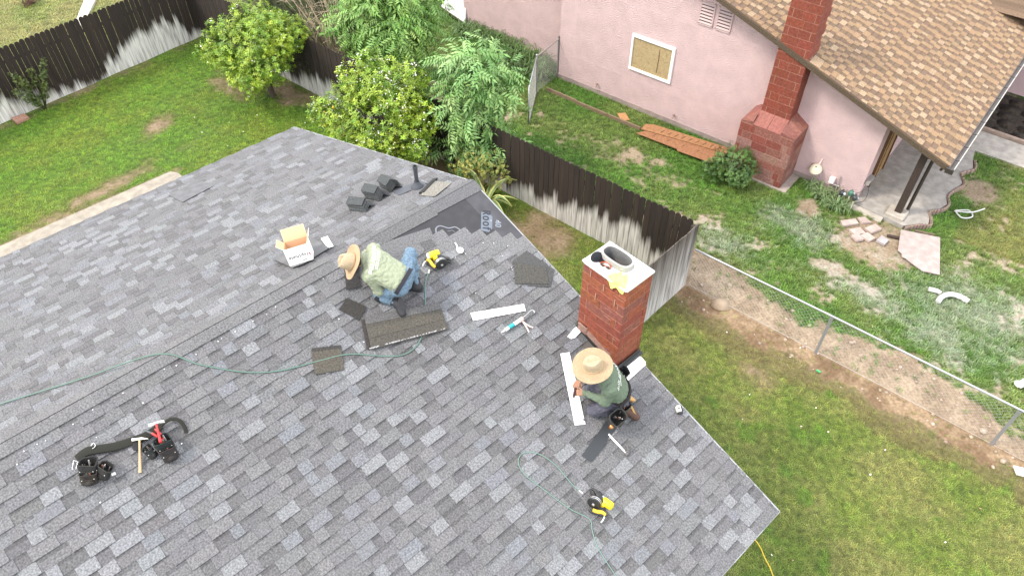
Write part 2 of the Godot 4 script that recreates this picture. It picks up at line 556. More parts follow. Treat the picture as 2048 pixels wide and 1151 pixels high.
func build_ground() -> void:
	var W := 924
	var H := 672
	var x0 := -36.0; var z0 := -28.0; var wx := 44.0; var wz := 32.0
	var img := Image.create(W, H, false, Image.FORMAT_RGB8)
	for j in H:
		for i in W:
			var x := x0 + wx * (i + 0.5) / W
			var z := z0 + wz * (j + 0.5) / H
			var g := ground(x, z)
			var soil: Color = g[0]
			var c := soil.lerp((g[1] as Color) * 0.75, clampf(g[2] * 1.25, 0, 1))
			img.set_pixel(i, j, c.linear_to_srgb())
	var m := StandardMaterial3D.new()
	m.albedo_texture = ImageTexture.create_from_image(img)
	m.roughness = 1.0
	m.detail_enabled = true
	m.detail_blend_mode = BaseMaterial3D.BLEND_MODE_MUL
	m.detail_albedo = noise_tex(0.05, 0.72, 1.0, 77, 512)
	m.detail_uv_layer = BaseMaterial3D.DETAIL_UV_2
	m.uv2_scale = Vector3(22, 16, 1)
	m.normal_enabled = true
	m.normal_texture = bump_tex(0.02, 6.0, 31, 1024, 5)
	m.normal_scale = 0.6
	# one sheet: fine in the middle, wide to the horizon
	var st := SurfaceTool.new()
	st.begin(Mesh.PRIMITIVE_TRIANGLES)
	var xs := []; var zs := []
	xs.append(-300.0)
	for i in 177: xs.append(x0 + wx * i / 176.0)
	xs.append(300.0)
	zs.append(-300.0)
	for j in 129: zs.append(z0 + wz * j / 128.0)
	zs.append(300.0)
	for j in zs.size():
		for i in xs.size():
			var x: float = xs[i]; var z: float = zs[j]
			var uv := Vector2(clampf((x - x0) / wx, 0.0005, 0.9995), clampf((z - z0) / wz, 0.0005, 0.9995))
			st.set_uv(uv); st.set_uv2(Vector2((x - x0) / wx, (z - z0) / wz))
			st.set_normal(Vector3.UP)
			var y := 0.0
			if i > 0 and i < xs.size() - 1 and j > 0 and j < zs.size() - 1:
				y = ground_y(x, z)
			st.add_vertex(Vector3(x, y, z))
	var w := xs.size()
	for j in zs.size() - 1:
		for i in w - 1:
			var a := j * w + i
			st.add_index(a); st.add_index(a + 1); st.add_index(a + w + 1)
			st.add_index(a); st.add_index(a + w + 1); st.add_index(a + w)
	st.generate_normals()
	st.generate_tangents()
	st.set_material(m)
	struct(inst("ground", st.commit()))

	var conc := vmat("concrete", 0.95, noise_tex(0.012, 0.80, 1.0, 5, 512, 6), bump_tex(0.06, 3.0, 6), 0.6, 0.5)
	# patio slab behind the grey house
	var b := MB.new()
	b.col = Color(0.335, 0.295, 0.24)
	var xf := house_xf()
	b.slab(PackedVector2Array([Vector2(-10.5, -10.26), Vector2(-1.55, -10.26), Vector2(-1.42, -10.05), Vector2(-1.42, -5.0), Vector2(-10.5, -5.0)]), -0.05, 0.06, xf)
	struct(obj("patio_slab", b, conc))
	# neighbour's porch slab, scalloped on its outer edge
	b = MB.new()
	b.col = Color(0.37, 0.345, 0.31)
	var poly := PackedVector2Array([Vector2(-2.44, -15.72), Vector2(-1.62, -15.66), Vector2(-1.2, -15.62), Vector2(-0.96, -15.88), Vector2(-0.76, -16.02), Vector2(-0.82, -16.28), Vector2(-0.93, -16.5), Vector2(-0.74, -16.75), Vector2(-0.66, -17.05), Vector2(-0.78, -17.4), Vector2(-0.70, -17.8), Vector2(-0.62, -18.1), Vector2(-0.80, -18.5), Vector2(-0.6, -18.9), Vector2(-0.72, -19.3), Vector2(-0.8, -19.8), Vector2(-2.44, -19.8)])
	b.slab(poly, -0.05, 0.09)
	struct(obj("porch_slab", b, conc))
	b = MB.new()
	b.col = Color(0.44, 0.40, 0.36)
	b.slab(PackedVector2Array([Vector2(-2.44, -19.84), Vector2(9.0, -19.84), Vector2(9.0, -20.75), Vector2(-2.44, -20.9)]), -0.05, 0.03)
	b.col = Color(0.40, 0.30, 0.24)
	b.slab(PackedVector2Array([Vector2(-1.6, -20.94), Vector2(9.0, -20.80), Vector2(9.0, -20.90), Vector2(-1.6, -21.04)]), -0.05, 0.10)
	struct(obj("walkway", b, conc))
	b = MB.new()
	b.col = Color(0.075, 0.055, 0.04)
	for i in 24:
		for j in 5:
			var p := Vector3(-2.0 + i * 0.45 + rng.randf() * 0.2, 0.0, -21.2 - j * 0.42)
			b.ball(p, Vector3(rng.randf_range(0.15, 0.4), rng.randf_range(0.04, 0.1), rng.randf_range(0.15, 0.35)), 8)
	b.slab(PackedVector2Array([Vector2(-2.3, -21.06), Vector2(9.0, -20.92), Vector2(9.0, -23.2), Vector2(-2.3, -23.2)]), -0.05, 0.035)
	struct(obj("planting_bed_soil", b, vmat("soil", 1.0, noise_tex(0.03, 0.4, 1.0, 9, 512, 5), bump_tex(0.05, 6.0, 10), 0.8)))
	# strip of paving in the yard behind the left fence
	b = MB.new()
	b.col = Color(0.50, 0.46, 0.40)
	b.slab(PackedVector2Array([Vector2(-27.0, -10.2), Vector2(-26.8, -10.0), Vector2(-25.3, -8.7), Vector2(-25.5, -8.5), Vector2(-27.3, -9.9)]), -0.05, 0.08)
	struct(obj("path_edging", b, conc))

func ground_y(x: float, z: float) -> float:
	var y := 0.02 * n_mid.get_noise_2d(x * 0.8, z * 0.8)
	if x > -5.0 and z < -10.2 and z > -12.2:
		y += 0.07 * maxf(0.0, 1.0 - absf(z + 11.3) / 0.9) * (0.6 + n_mid.get_noise_2d(x + 40, z))
	return y - 0.01

func house_xf() -> Transform3D:
	return Transform3D(Basis(ALONG, Vector3.UP, Vector3(-ALONG.z, 0, ALONG.x)), Vector3(RIDGE.x, 0, RIDGE.z))

# ================================================================= roofs, bricks
# courses of laminated shingles in a slope frame (x along, y off, z down); returns pieces [x0, x1, z0, z1, rise, colour, band]
func courses(x0: float, x1: float, count: int, pal: Callable, skip: Callable, wmin := 0.09, wmax := 0.27) -> Array:
	var out := []
	for k in count:
		var x := x0 - rng.randf() * 0.2
		var tooth := rng.randf() < 0.5
		while x < x1:
			var w := rng.randf_range(wmin, wmax)
			var a := maxf(x, x0); var e := minf(x + w, x1)
			if e - a > 0.015 and not skip.call((a + e) / 2.0, k):
				out.append([a, e, k * EXPO, (k + 1) * EXPO, 0.0150 if tooth else 0.0065, pal.call(tooth), 0.0 if tooth else rng.randf_range(0.02, 0.045)])
			x += w
			tooth = not tooth
	return out

func shingle(b: MB, p: Array, xf: Transform3D, band_tone: float) -> void:
	var z0: float = p[2] - 0.012
	var z1: float = p[3] + rng.randf_range(-0.002, 0.002)
	var h: float = p[4]
	var a := xf * Vector3(p[0], 0.003, z0); var c := xf * Vector3(p[1], 0.003, z0)
	var d := xf * Vector3(p[1], h, z1); var e := xf * Vector3(p[0], h, z1)
	var up := xf.basis.y
	var col: Color = p[5]
	if p[6] > 0.0:
		var f: float = (p[6] + 0.012) / (z1 - z0)
		var m0 := a.lerp(e, f); var m1 := c.lerp(d, f)
		b.col = col * band_tone
		b.quad(a, c, m1, m0, up)
		b.col = col
		b.quad(m0, m1, d, e, up)
	else:
		b.col = col
		b.quad(a, c, d, e, up)
	var dn := -up * (h + 0.002)
	b.quad(e, d, d + dn, e + dn, xf.basis.z)
	b.quad(a, e, e + dn, a, -xf.basis.x)
	b.quad(c, d, d + dn, c, xf.basis.x)

func seen_by(cam_pos: Vector3, p: Vector3) -> bool:
	var c := (get_node("camera") as Camera3D).transform.affine_inverse() * p
	return c.z < -0.5 and absf(c.x / c.z) < 0.70 and absf(c.y / c.z) < 0.40

# lays the pieces: the 300 nearest in view as parts, the rest as one
func lay(pieces: Array, xfs: Array, m: Material, parent: Node3D, frame: Transform3D, called: String, band_tone := 0.72) -> void:
	var order := []
	for i in pieces.size():
		var p: Array = pieces[i]
		var w: Vector3 = frame * (xfs[p[7]] * Vector3((p[0] + p[1]) / 2.0, 0, (p[2] + p[3]) / 2.0))
		var far := w.distance_to(Vector3(0, 11.4, 0)) / maxf(0.3, p[1] - p[0])
		if not seen_by(Vector3.ZERO, w): far += 1000.0
		order.append([far, i])
	order.sort_custom(func(a, b): return a[0] < b[0])
	var rest := MB.new()
	for k in order.size():
		var p: Array = pieces[order[k][1]]
		if k < 300:
			var b := MB.new()
			shingle(b, p, xfs[p[7]], band_tone)
			obj(called, b, m, parent)
		else:
			shingle(rest, p, xfs[p[7]], band_tone)
	stuff(obj("far_" + called + "s", rest, m, parent))

# running bond round a rectangle; bricks stand proud of a mortar core
func brick_ring(parent: Node3D, x0: float, x1: float, z0: float, z1: float, y0: float, count: int, course: float, length: float, pal: Callable, m: Material, skip = null) -> void:
	var th := 0.10
	for k in count:
		var y := y0 + k * course
		var wide := k % 2 == 0
		for side in 4:
			var along_x := side < 2
			var a0 := (x0 if along_x else z0); var a1 := (x1 if along_x else z1)
			var full := wide == along_x
			if not full:
				a0 += th + 0.008; a1 -= th + 0.008
			var a := a0
			var first := true
			while a < a1 - 0.02:
				var l := length if not first or wide else length * 0.55
				if first and full and not along_x: l = length * 0.8
				var e := minf(a + l, a1)
				if a1 - e < 0.07: e = a1
				first = false
				var b := MB.new()
				b.col = pal.call()
				var jut := rng.randf_range(-0.002, 0.003)
				var c: Vector3; var s: Vector3
				if along_x:
					var z := (z0 + th / 2.0 - jut) if side == 0 else (z1 - th / 2.0 + jut)
					c = Vector3((a + e) / 2.0, y + course / 2.0, z); s = Vector3(e - a - 0.005 * ((1 if a > a0 + 0.01 else 0) + (1 if e < a1 - 0.01 else 0)), course - 0.012, th)
				else:
					var x := (x0 + th / 2.0 - jut) if side == 2 else (x1 - th / 2.0 + jut)
					c = Vector3(x, y + course / 2.0, (a + e) / 2.0); s = Vector3(th, course - 0.012, e - a - 0.005 * ((1 if a > a0 + 0.01 else 0) + (1 if e < a1 - 0.01 else 0)))
				if not (skip != null and skip.call(c)):
					b.soft_box(c, s, 0.004, Basis(Vector3.UP, rng.randf_range(-0.004, 0.004)))
					obj("brick", b, m, parent)
				a = e

func build_grey_house() -> void:
	var xf := house_xf()
	var house := thing("grey_roof_house", "house under a grey laminated shingle gable roof being reroofed by two workers", "house", xf)
	var stucco := vmat("stucco", 0.95, noise_tex(0.02, 0.85, 1.0, 41, 512, 5), bump_tex(0.09, 5.0, 42), 0.9, 0.7)
	var metal := vmat("painted_metal", 0.5)
	# walls with gable ends, set in under the eaves
	var b := MB.new()
	b.col = Color(0.46, 0.42, 0.36)
	b.box(Vector3(-ROOF_LONG / 2.0 - 0.1, 1.25, 0), Vector3(ROOF_LONG - 0.8, 2.5, 10.4))
	for s in [-0.45, -ROOF_LONG + 0.45]:
		b.hull8([Vector3(s - 0.1, 2.5, -5.2), Vector3(s + 0.1, 2.5, -5.2), Vector3(s + 0.1, 2.5, 5.2), Vector3(s - 0.1, 2.5, 5.2), Vector3(s - 0.1, 4.2, -0.05), Vector3(s + 0.1, 4.2, -0.05), Vector3(s + 0.1, 4.2, 0.05), Vector3(s - 0.1, 4.2, 0.05)])
	obj("wall", b, stucco, house)
	var fx := Transform3D(Basis(Vector3.RIGHT, Vector3(0, CS, SN), Vector3(0, -SN, CS)), Vector3(0, RIDGE.y, 0))
	var bx := Transform3D(Basis(Vector3.LEFT, Vector3(0, CS, -SN), Vector3(0, -SN, -CS)), Vector3(0, RIDGE.y, 0))
	# roof deck, the shingles' base
	b = MB.new()
	b.col = Color(0.10, 0.09, 0.08)
	for f in [fx, bx]:
		var d := 1.0 if f == fx else -1.0
		b.hull8([f * Vector3(-ROOF_LONG * d, -0.05, 0.02), f * Vector3(-0.012 * d, -0.05, 0.02), f * Vector3(-0.012 * d, -0.05, SLOPE - 0.012), f * Vector3(-ROOF_LONG * d, -0.05, SLOPE - 0.012), f * Vector3(-ROOF_LONG * d, -0.004, 0), f * Vector3(-0.012 * d, -0.004, 0), f * Vector3(-0.012 * d, -0.004, SLOPE - 0.012), f * Vector3(-ROOF_LONG * d, -0.004, SLOPE - 0.012)])
	var roof := obj("roof", b, vmat("deck", 0.95), house)
	# fascia boards and metal drip edge
	b = MB.new()
	b.col = Color(0.33, 0.30, 0.27)
	for f in [fx, bx]:
		var d := 1.0 if f == fx else -1.0
		b.box(f * Vector3(-0.03 * d, -0.14, SLOPE / 2.0), Vector3(0.03, 0.17, SLOPE), f.basis)
		b.box(f * Vector3(-ROOF_LONG / 2.0 * d, -0.14, SLOPE - 0.03), Vector3(ROOF_LONG, 0.17, 0.03), f.basis)
	obj("fascia", b, vmat("wood_paint", 0.8), house)
	b = MB.new()
	b.col = Color(0.26, 0.265, 0.275)
	for f in [fx, bx]:
		var d := 1.0 if f == fx else -1.0
		b.box(f * Vector3(0.0, -0.012, SLOPE / 2.0), Vector3(0.018, 0.036, SLOPE + 0.01), f.basis)
		b.box(f * Vector3(-ROOF_LONG / 2.0 * d, -0.012, SLOPE + 0.004), Vector3(ROOF_LONG, 0.03, 0.012), f.basis)
	obj("drip_edge", b, metal, house)
	# shingles
	var grit := vmat("grit", 0.97, noise_tex(0.17, 0.54, 1.0, 12, 512, 2), bump_tex(0.2, 4.0, 13, 512, 2), 0.42, 0.5)
	var pal := func(tooth: bool) -> Color:
		var r := rng.randf()
		var c := Color(0.172, 0.169, 0.176)
		if tooth:
			if r < 0.24: c = Color(0.262, 0.267, 0.280)
			elif r < 0.40: c = Color(0.208, 0.213, 0.233)
			elif r < 0.72: c = Color(0.190, 0.186, 0.192)
		else:
			if r < 0.3: c = Color(0.132, 0.128, 0.132)
			elif r < 0.42: c = Color(0.205, 0.208, 0.220)
			elif r < 0.6: c = Color(0.152, 0.147, 0.151)
		return jig(c.lerp(Color(0.186, 0.184, 0.188), 0.22) * Color(1.150, 1.160, 1.165), 0.045, 0.010)
	var steps := [-1.68, -1.68, -1.70, -1.08, -0.90, -0.61, -0.45, -0.28, -0.12]
	var skip_front := func(x: float, k: int) -> bool:
		if k < steps.size() and x > steps[k]: return true
		var t := (k + 0.5) * EXPO
		return x > -0.36 and t > 2.70 and t < 3.36
	var none := func(_x: float, _k: int) -> bool: return false
	var pieces := courses(-ROOF_LONG, 0.0, 42, pal, skip_front, 0.105, 0.31)
	for p in pieces: p.append(0)
	var back := courses(0.0, ROOF_LONG, 42, pal, none, 0.105, 0.31)
	for p in back: p.append(1)
	pieces.append_array(back)
	lay(pieces, [fx, bx], grit, roof, xf, "shingle")
	# headlaps of the half-laid courses, in plain granules
	for k in range(4, 10):
		var s1: float = steps[k] if k < 9 else 0.0
		b = MB.new()
		b.col = jig(Color(0.235, 0.235, 0.242), 0.05)
		var t0 := k * EXPO - 0.165
		var x0 := s1 - 0.62
		b.hull8([fx * Vector3(x0, 0.0, t0), fx * Vector3(s1, 0.0, t0), fx * Vector3(s1, 0.0, k * EXPO + 0.01), fx * Vector3(x0, 0.0, k * EXPO + 0.01), fx * Vector3(x0, 0.0048 + 0.0004 * k, t0), fx * Vector3(s1, 0.0048 + 0.0004 * k, t0), fx * Vector3(s1, 0.0075, k * EXPO + 0.01), fx * Vector3(x0, 0.0075, k * EXPO + 0.01)])
		obj("shingle_headlap", b, grit, roof)
	# underlayment with its print
	b = MB.new()
	b.col = Color(0.036, 0.037, 0.041)
	b.slab(PackedVector2Array([Vector2(-2.3, 0.0), Vector2(-0.005, 0.0), Vector2(-0.005, 1.2), Vector2(-1.9, 1.2), Vector2(-2.3, 0.6)]), -0.003, 0.0012, fx)
	b.col = Color(0.060, 0.061, 0.068)
	b.slab(PackedVector2Array([Vector2(-0.30, 0.0), Vector2(-0.003, 0.0), Vector2(-0.003, 1.2), Vector2(-0.29, 1.2)]), 0.0013, 0.0030, fx)
	var under := obj("underlayment", b, vmat("felt", 0.7, noise_tex(0.01, 0.7, 1.0, 15, 512, 5), null, 0.8), house)
	var ink := vmat("print_ink", 0.8)
	b = MB.new()
	b.col = Color(0.115, 0.135, 0.165)
	var tagp := PackedVector2Array([Vector2(-0.245, 0.475), Vector2(-0.165, 0.60), Vector2(-0.168, 0.63), Vector2(-0.31, 0.79), Vector2(-0.384, 0.80), Vector2(-0.448, 0.725), Vector2(-0.442, 0.70)])
	b.slab(tagp, 0.0013, 0.0034, fx)
	obj("printed_tag", b, ink, under)
	var right := Vector3(-0.645, 0, 0.764).normalized()
	var upv := Vector3(0.764, 0, 0.645).normalized()
	for w in [["Roof", 0.115, Vector3(-0.275, 0.0037, 0.625), Color(0.02, 0.022, 0.03)], ["40", 0.085, Vector3(-0.178, 0.0037, 0.765), Color(0.16, 0.18, 0.21)]]:
		var tm := text_mesh(w[0], w[1], 0.0006)
		var im := StandardMaterial3D.new()
		im.albedo_color = (w[3] as Color).linear_to_srgb(); im.roughness = 0.8
		tm.material = im
		var o := inst("printed_word", tm, under)
		o.transform = fx * Transform3D(Basis(right, upv, Vector3.UP), w[2])
	b = MB.new()
	b.col = Color(0.15, 0.16, 0.185)
	var curl := smooth_path([Vector3(-1.03, 0.004, 0.46), Vector3(-1.01, 0.004, 0.409), Vector3(-0.961, 0.004, 0.346), Vector3(-0.897, 0.004, 0.344), Vector3(-0.855, 0.004, 0.389), Vector3(-0.812, 0.004, 0.443), Vector3(-0.733, 0.004, 0.472), Vector3(-0.708, 0.004, 0.519), Vector3(-0.695, 0.004, 0.58)])
	var c2 := []
	for q in curl: c2.append(fx * q)
	b.tube(c2, 0.012, 6, true, 0.12)
	var c3 := []
	for q in [Vector3(-0.86, 0.004, 0.47), Vector3(-0.849, 0.004, 0.479), Vector3(-0.797, 0.004, 0.492), Vector3(-0.784, 0.004, 0.54)]: c3.append(fx * q)
	b.tube(c3, 0.006, 6, true, 0.2)
	obj("printed_outline", b, ink, under)
	# strip folded over the ridge at the gable end, in two lengths
	for seg in [[-1.78, -0.80, 0.004], [-0.81, 0.02, 0.009]]:
		b = MB.new()
		b.col = jig(Color(0.175, 0.175, 0.182), 0.03)
		var y: float = seg[2]
		var x0: float = seg[0]; var x1: float = seg[1]
		b.hull8([fx * Vector3(x0, 0.002, 0), fx * Vector3(x1, 0.002, 0), fx * Vector3(x1, 0.004, 0.185), fx * Vector3(x0, 0.004, 0.16), fx * Vector3(x0, 0.010 + y, 0), fx * Vector3(x1, 0.010 + y, 0), fx * Vector3(x1, 0.012, 0.185), fx * Vector3(x0, 0.012, 0.16)])
		b.hull8([bx * Vector3(-x1, 0.002, 0), bx * Vector3(-x0, 0.002, 0), bx * Vector3(-x0, 0.013, 0.09), bx * Vector3(-x1, 0.013, 0.09), bx * Vector3(-x1, 0.010 + y, 0), bx * Vector3(-x0, 0.010 + y, 0), bx * Vector3(-x0, 0.018, 0.09), bx * Vector3(-x1, 0.018, 0.09)])
		obj("ridge_strip", b, grit, roof)
	# strip of shingles laid askew above the finished courses
	b = MB.new()
	b.col = Color(0.205, 0.205, 0.212)
	b.slab(PackedVector2Array([Vector2(-1.78, 0.13), Vector2(-1.03, 0.292), Vector2(-1.085, 0.45), Vector2(-1.80, 0.36)]), 0.003, 0.010, fx)
	obj("starter_strip", b, grit, roof)
	for q in [[-1.76, -1.56, 0.30, 0.255], [-1.555, -1.31, 0.335, 0.30], [-1.305, -1.13, 0.225, 0.40]]:
		b = MB.new()
		b.col = jig(Color(q[2], q[2], q[2] * 1.05) * 0.62, 0.03)
		var z0: float = q[3] + 0.09
		b.slab(PackedVector2Array([Vector2(q[0], 0.365 + (q[0] + 1.78) * 0.13), Vector2(q[1], 0.365 + (q[1] + 1.78) * 0.13), Vector2(q[1], 0.52 + (q[1] + 1.78) * 0.08), Vector2(q[0], 0.52 + (q[0] + 1.78) * 0.08)]), 0.004, 0.016 if q[2] > 0.25 else 0.012, fx)
		obj("askew_shingle", b, grit, roof)
	# ridge caps, each folded over the ridge and lapping the last
	var x := -2.42
	while x > -ROOF_LONG:
		b = MB.new()
		b.col = jig(Color(0.215, 0.213, 0.218), 0.07)
		var e := x - 0.30
		for f in [fx, bx]:
			var d := 1.0 if f == fx else -1.0
			var w := 0.145
			b.hull8([f * Vector3(x * d, 0.004, 0), f * Vector3(e * d, 0.008, 0), f * Vector3(e * d, 0.010, w), f * Vector3(x * d, 0.006, w), f * Vector3(x * d, 0.017, 0), f * Vector3(e * d, 0.024, 0), f * Vector3(e * d, 0.021, w), f * Vector3(x * d, 0.012, w)])
		obj("ridge_cap", b, grit, roof)
		x -= 0.148
	# white nail heads left along the ridge and dotted about
	b = MB.new()
	b.col = Color(0.8, 0.8, 0.78)
	for k in 45:
		var p := Vector3(-2.5 - k * 0.12 + rng.randf_range(-0.05, 0.05), 0.016, rng.randf_range(0.17, 0.22) if rng.randf() < 0.75 else rng.randf_range(0.2, 1.4))
		if rng.randf() < 0.6: b.box(fx * p, Vector3(0.009, 0.003, 0.008) * rng.randf_range(0.7, 1.5), fx.basis)
	for k in 14:
		b.box(fx * Vector3(rng.randf_range(-1.2, -0.05), 0.014, rng.randf_range(0.6, 1.6)), Vector3(0.008, 0.003, 0.008), fx.basis)
	stuff(obj("nail_heads", b, vmat("white_bits", 0.6), roof))
	# vent pipe with its flashing
	b = MB.new()
	b.col = Color(0.062, 0.066, 0.078)
	b.slab(PackedVector2Array([Vector2(0.37, 0.66), Vector2(0.83, 0.76), Vector2(0.80, 0.98), Vector2(0.36, 0.90)]), 0.012, 0.015, bx)
	var foot := bx * Vector3(0.53, 0.012, 0.70)
	b.lathe([Vector2(0.10, -0.02), Vector2(0.095, 0.02), Vector2(0.06, 0.06), Vector2(0.042, 0.10), Vector2(0.036, 0.12)], 16, Transform3D(Basis.IDENTITY, foot))
	var vent := obj("vent_flashing", b, vmat("dark_metal", 0.6), house)
	b = MB.new()
	b.col = Color(0.045, 0.05, 0.058)
	b.lathe([Vector2(0.030, 0.0), Vector2(0.030, 0.34), Vector2(0.036, 0.34), Vector2(0.036, 0.39), Vector2(0.026, 0.39), Vector2(0.026, 0.2)], 16, Transform3D(Basis.IDENTITY, foot))
	obj("vent_pipe", b, vmat("dark_metal", 0.6), vent)

	# ---- chimney of painted red block
	var cx0 := -0.36; var cx1 := 0.125; var cz0 := 2.50; var cz1 := 3.20; var top := 5.16
	b = MB.new()
	b.col = Color(0.46, 0.235, 0.155)
	var cm := Vector3((cx0 + cx1) / 2.0, 0, (cz0 + cz1) / 2.0)
	b.box(cm + Vector3(0, (top - 0.6) / 2.0, 0), Vector3(cx1 - cx0 - 0.010, top - 0.6, cz1 - cz0 - 0.010))
	for q in [[-1, 0], [1, 0], [0, -1], [0, 1]]:
		b.box(cm + Vector3(q[0] * ((cx1 - cx0) / 2.0 - 0.035), top - 0.3, q[1] * ((cz1 - cz0) / 2.0 - 0.035)), Vector3(0.06 if q[0] != 0 else cx1 - cx0 - 0.13, 0.6, 0.06 if q[1] != 0 else cz1 - cz0 - 0.010))
	var ch := obj("chimney", b, vmat("mortar", 0.95, noise_tex(0.05, 0.6, 1.0, 22), null, 1.0), house)
	var brick_mat := vmat("painted_brick", 0.8, noise_tex(0.02, 0.72, 1.0, 23, 512, 5), bump_tex(0.07, 6.0, 24), 1.3, 0.9)
	var bp := func() -> Color:
		var r := rng.randf()
		var c := Color(0.285, 0.070, 0.036)
		if r < 0.18: c = Color(0.315, 0.085, 0.040)
		elif r < 0.34: c = Color(0.255, 0.064, 0.042)
		elif r < 0.40: c = Color(0.27, 0.088, 0.062)
		return jig(c, 0.07, 0.05)
	brick_ring(ch, cx0, cx1, cz0, cz1, 0.0, 35, 0.1475, 0.405, bp, brick_mat, func(c: Vector3) -> bool: return c.y < 1.2)
	# mortar splashes down the top courses
	b = MB.new()
	b.col = Color(0.36, 0.22, 0.17)
	for q in [Vector3(cx0 - 0.004, 5.06, 2.64), Vector3(cx0 - 0.004, 4.98, 2.86), Vector3(cx0 - 0.004, 4.86, 3.05), Vector3(cx0 - 0.004, 4.74, 2.75)]:
		b.box(q, Vector3(0.010, 0.11, 0.010))
	for k in 8:
		b.box(Vector3(cx0 + 0.003, 4.1 + 0.1475 * (k % 7) - 0.02, rng.randf_range(2.55, 3.15)), Vector3(0.006, 0.004, rng.randf_range(0.05, 0.2)))
	for k in 3:
		b.box(Vector3(rng.randf_range(-0.3, 0.1), 4.13 + 0.1475 * k, cz1 - 0.003), Vector3(rng.randf_range(0.05, 0.2), 0.005, 0.006))
	obj("pale_mortar", b, vmat("white_bits"), ch)
	# cap with an oval flue
	b = MB.new()
	b.col = Color(0.74, 0.73, 0.70)
	var outer := PackedVector2Array([Vector2(cx0 - 0.012, cz0 - 0.012), Vector2(cx1 + 0.012, cz0 - 0.01), Vector2(cx1 + 0.01, cz1 + 0.012), Vector2(cx0 - 0.01, cz1 + 0.01)])
	# washed up to the flue all round, open in the middle
	var ell := func(k: int, shrink: float, y: float) -> Vector3:
		var a := TAU * k / 32.0
		return Vector3(-0.085 + signf(cos(a)) * pow(absf(cos(a)), 0.7) * (0.125 + shrink), y, 2.80 + signf(sin(a)) * pow(absf(sin(a)), 0.7) * (0.225 + shrink))
	var rim := func(k: int, y: float) -> Vector3:
		var p: Vector3 = ell.call(k, 0.0, y)
		var d := p - Vector3(-0.085, y, 2.80)
		var f := 100.0
		if absf(d.x) > 1e-4: f = minf(f, ((cx1 + 0.012 + 0.085) if d.x > 0.0 else (cx0 - 0.012 + 0.085)) / d.x)
		if absf(d.z) > 1e-4: f = minf(f, ((cz1 + 0.012 - 2.80) if d.z > 0.0 else (cz0 - 0.012 - 2.80)) / d.z)
		return Vector3(-0.085 + d.x * f, y, 2.80 + d.z * f)
	for k in 32:
		var r0: Vector3 = rim.call(k, top + 0.022); var r1: Vector3 = rim.call(k + 1, top + 0.022)
		b.quad(r0, r1, ell.call(k + 1, 0.0, top + 0.045), ell.call(k, 0.0, top + 0.045), Vector3.UP)
		b.quad(r0, r1, rim.call(k + 1, top - 0.002), rim.call(k, top - 0.002), r0 - Vector3(-0.085, r0.y, 2.8))
		b.quad(rim.call(k, top - 0.002), rim.call(k + 1, top - 0.002), ell.call(k + 1, 0.0, top - 0.002), ell.call(k, 0.0, top - 0.002), Vector3.DOWN)
	for q in [outer[0], outer[1], outer[2], outer[3]]:
		b.box(Vector3(lerpf(q.x, -0.085, 0.12), top + 0.0095, lerpf(q.y, 2.80, 0.06)), Vector3(0.05, 0.02, 0.05))
	var cap := obj("chimney_cap", b, vmat("white_cap", 0.85, noise_tex(0.03, 0.82, 1.0, 25), null, 1.2), ch)
	b = MB.new()
	b.col = Color(0.40, 0.385, 0.36)
	var fl := []
	for ring in [[0.0, 0.03], [0.0, 0.125], [-0.028, 0.125], [-0.03, -0.5]]:
		var r := []
		for k in 32:
			var a := TAU * k / 32.0
			var e := Vector2(signf(cos(a)) * pow(absf(cos(a)), 0.7) * (0.125 + ring[0]), signf(sin(a)) * pow(absf(sin(a)), 0.7) * (0.225 + ring[0]))
			r.append(Vector3(-0.085 + e.x, top + ring[1], 2.80 + e.y))
		fl.append(r)
	for i in 3:
		for k in 32:
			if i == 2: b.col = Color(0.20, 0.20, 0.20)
			var cc := Vector3(-0.085, fl[i][k].y, 2.80)
			var hint: Vector3 = (fl[i][k] - cc) if i == 0 else (Vector3.UP if i == 1 else cc - fl[i][k])
			b.quad(fl[i][k], fl[i][(k + 1) % 32], fl[i + 1][(k + 1) % 32], fl[i + 1][k], hint)
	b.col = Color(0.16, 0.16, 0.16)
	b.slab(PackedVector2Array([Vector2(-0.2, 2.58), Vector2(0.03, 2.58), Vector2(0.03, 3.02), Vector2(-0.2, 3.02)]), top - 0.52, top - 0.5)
	obj("flue", b, vmat("concrete"), ch)
	# black step flashing and the white sheet metal at the chimney's foot
	b = MB.new()
	b.col = Color(0.02, 0.02, 0.022)
	for q in [[-0.375, 2.63, -0.375, 3.40], [-0.375, 3.40, 0.10, 3.40]]:
		var p0 := Vector2(q[0], q[1]); var p1 := Vector2(q[2], q[3])
		var m2 := (p0 + p1) / 2.0
		var ln := (p1 - p0).length()
		if absf(p1.x - p0.x) < 0.01:
			b.box(fx * Vector3(m2.x + 0.004, 0.045, m2.y - 0.02), Vector3(0.012, 0.09, ln), fx.basis)
		else:
			b.box(fx * Vector3(m2.x, 0.035, 3.385), Vector3(ln, 0.07, 0.012), fx.basis)
			b.box(fx * Vector3(m2.x, 0.014, 3.41), Vector3(ln + 0.02, 0.006, 0.08), fx.basis)
	obj("black_flashing", b, vmat("dark_metal"), ch)
	b = MB.new()
	b.col = Color(0.80, 0.80, 0.80)
	b.slab(PackedVector2Array([Vector2(-0.42, 3.445), Vector2(0.035, 3.43), Vector2(0.05, 3.47), Vector2(0.05, 3.55), Vector2(0.02, 3.585), Vector2(-0.40, 3.60)]), 0.0135, 0.017, fx)
	b.slab(PackedVector2Array([Vector2(-0.58, 2.655), Vector2(-0.42, 2.62), Vector2(-0.375, 2.62), Vector2(-0.375, 2.71), Vector2(-0.50, 2.73), Vector2(-0.56, 2.71)]), 0.0135, 0.016, fx)
	obj("white_flashing", b, vmat("white_metal", 0.45), ch)
	# broken face of block at the lower left corner
	b = MB.new()
	b.col = Color(0.33, 0.19, 0.15)
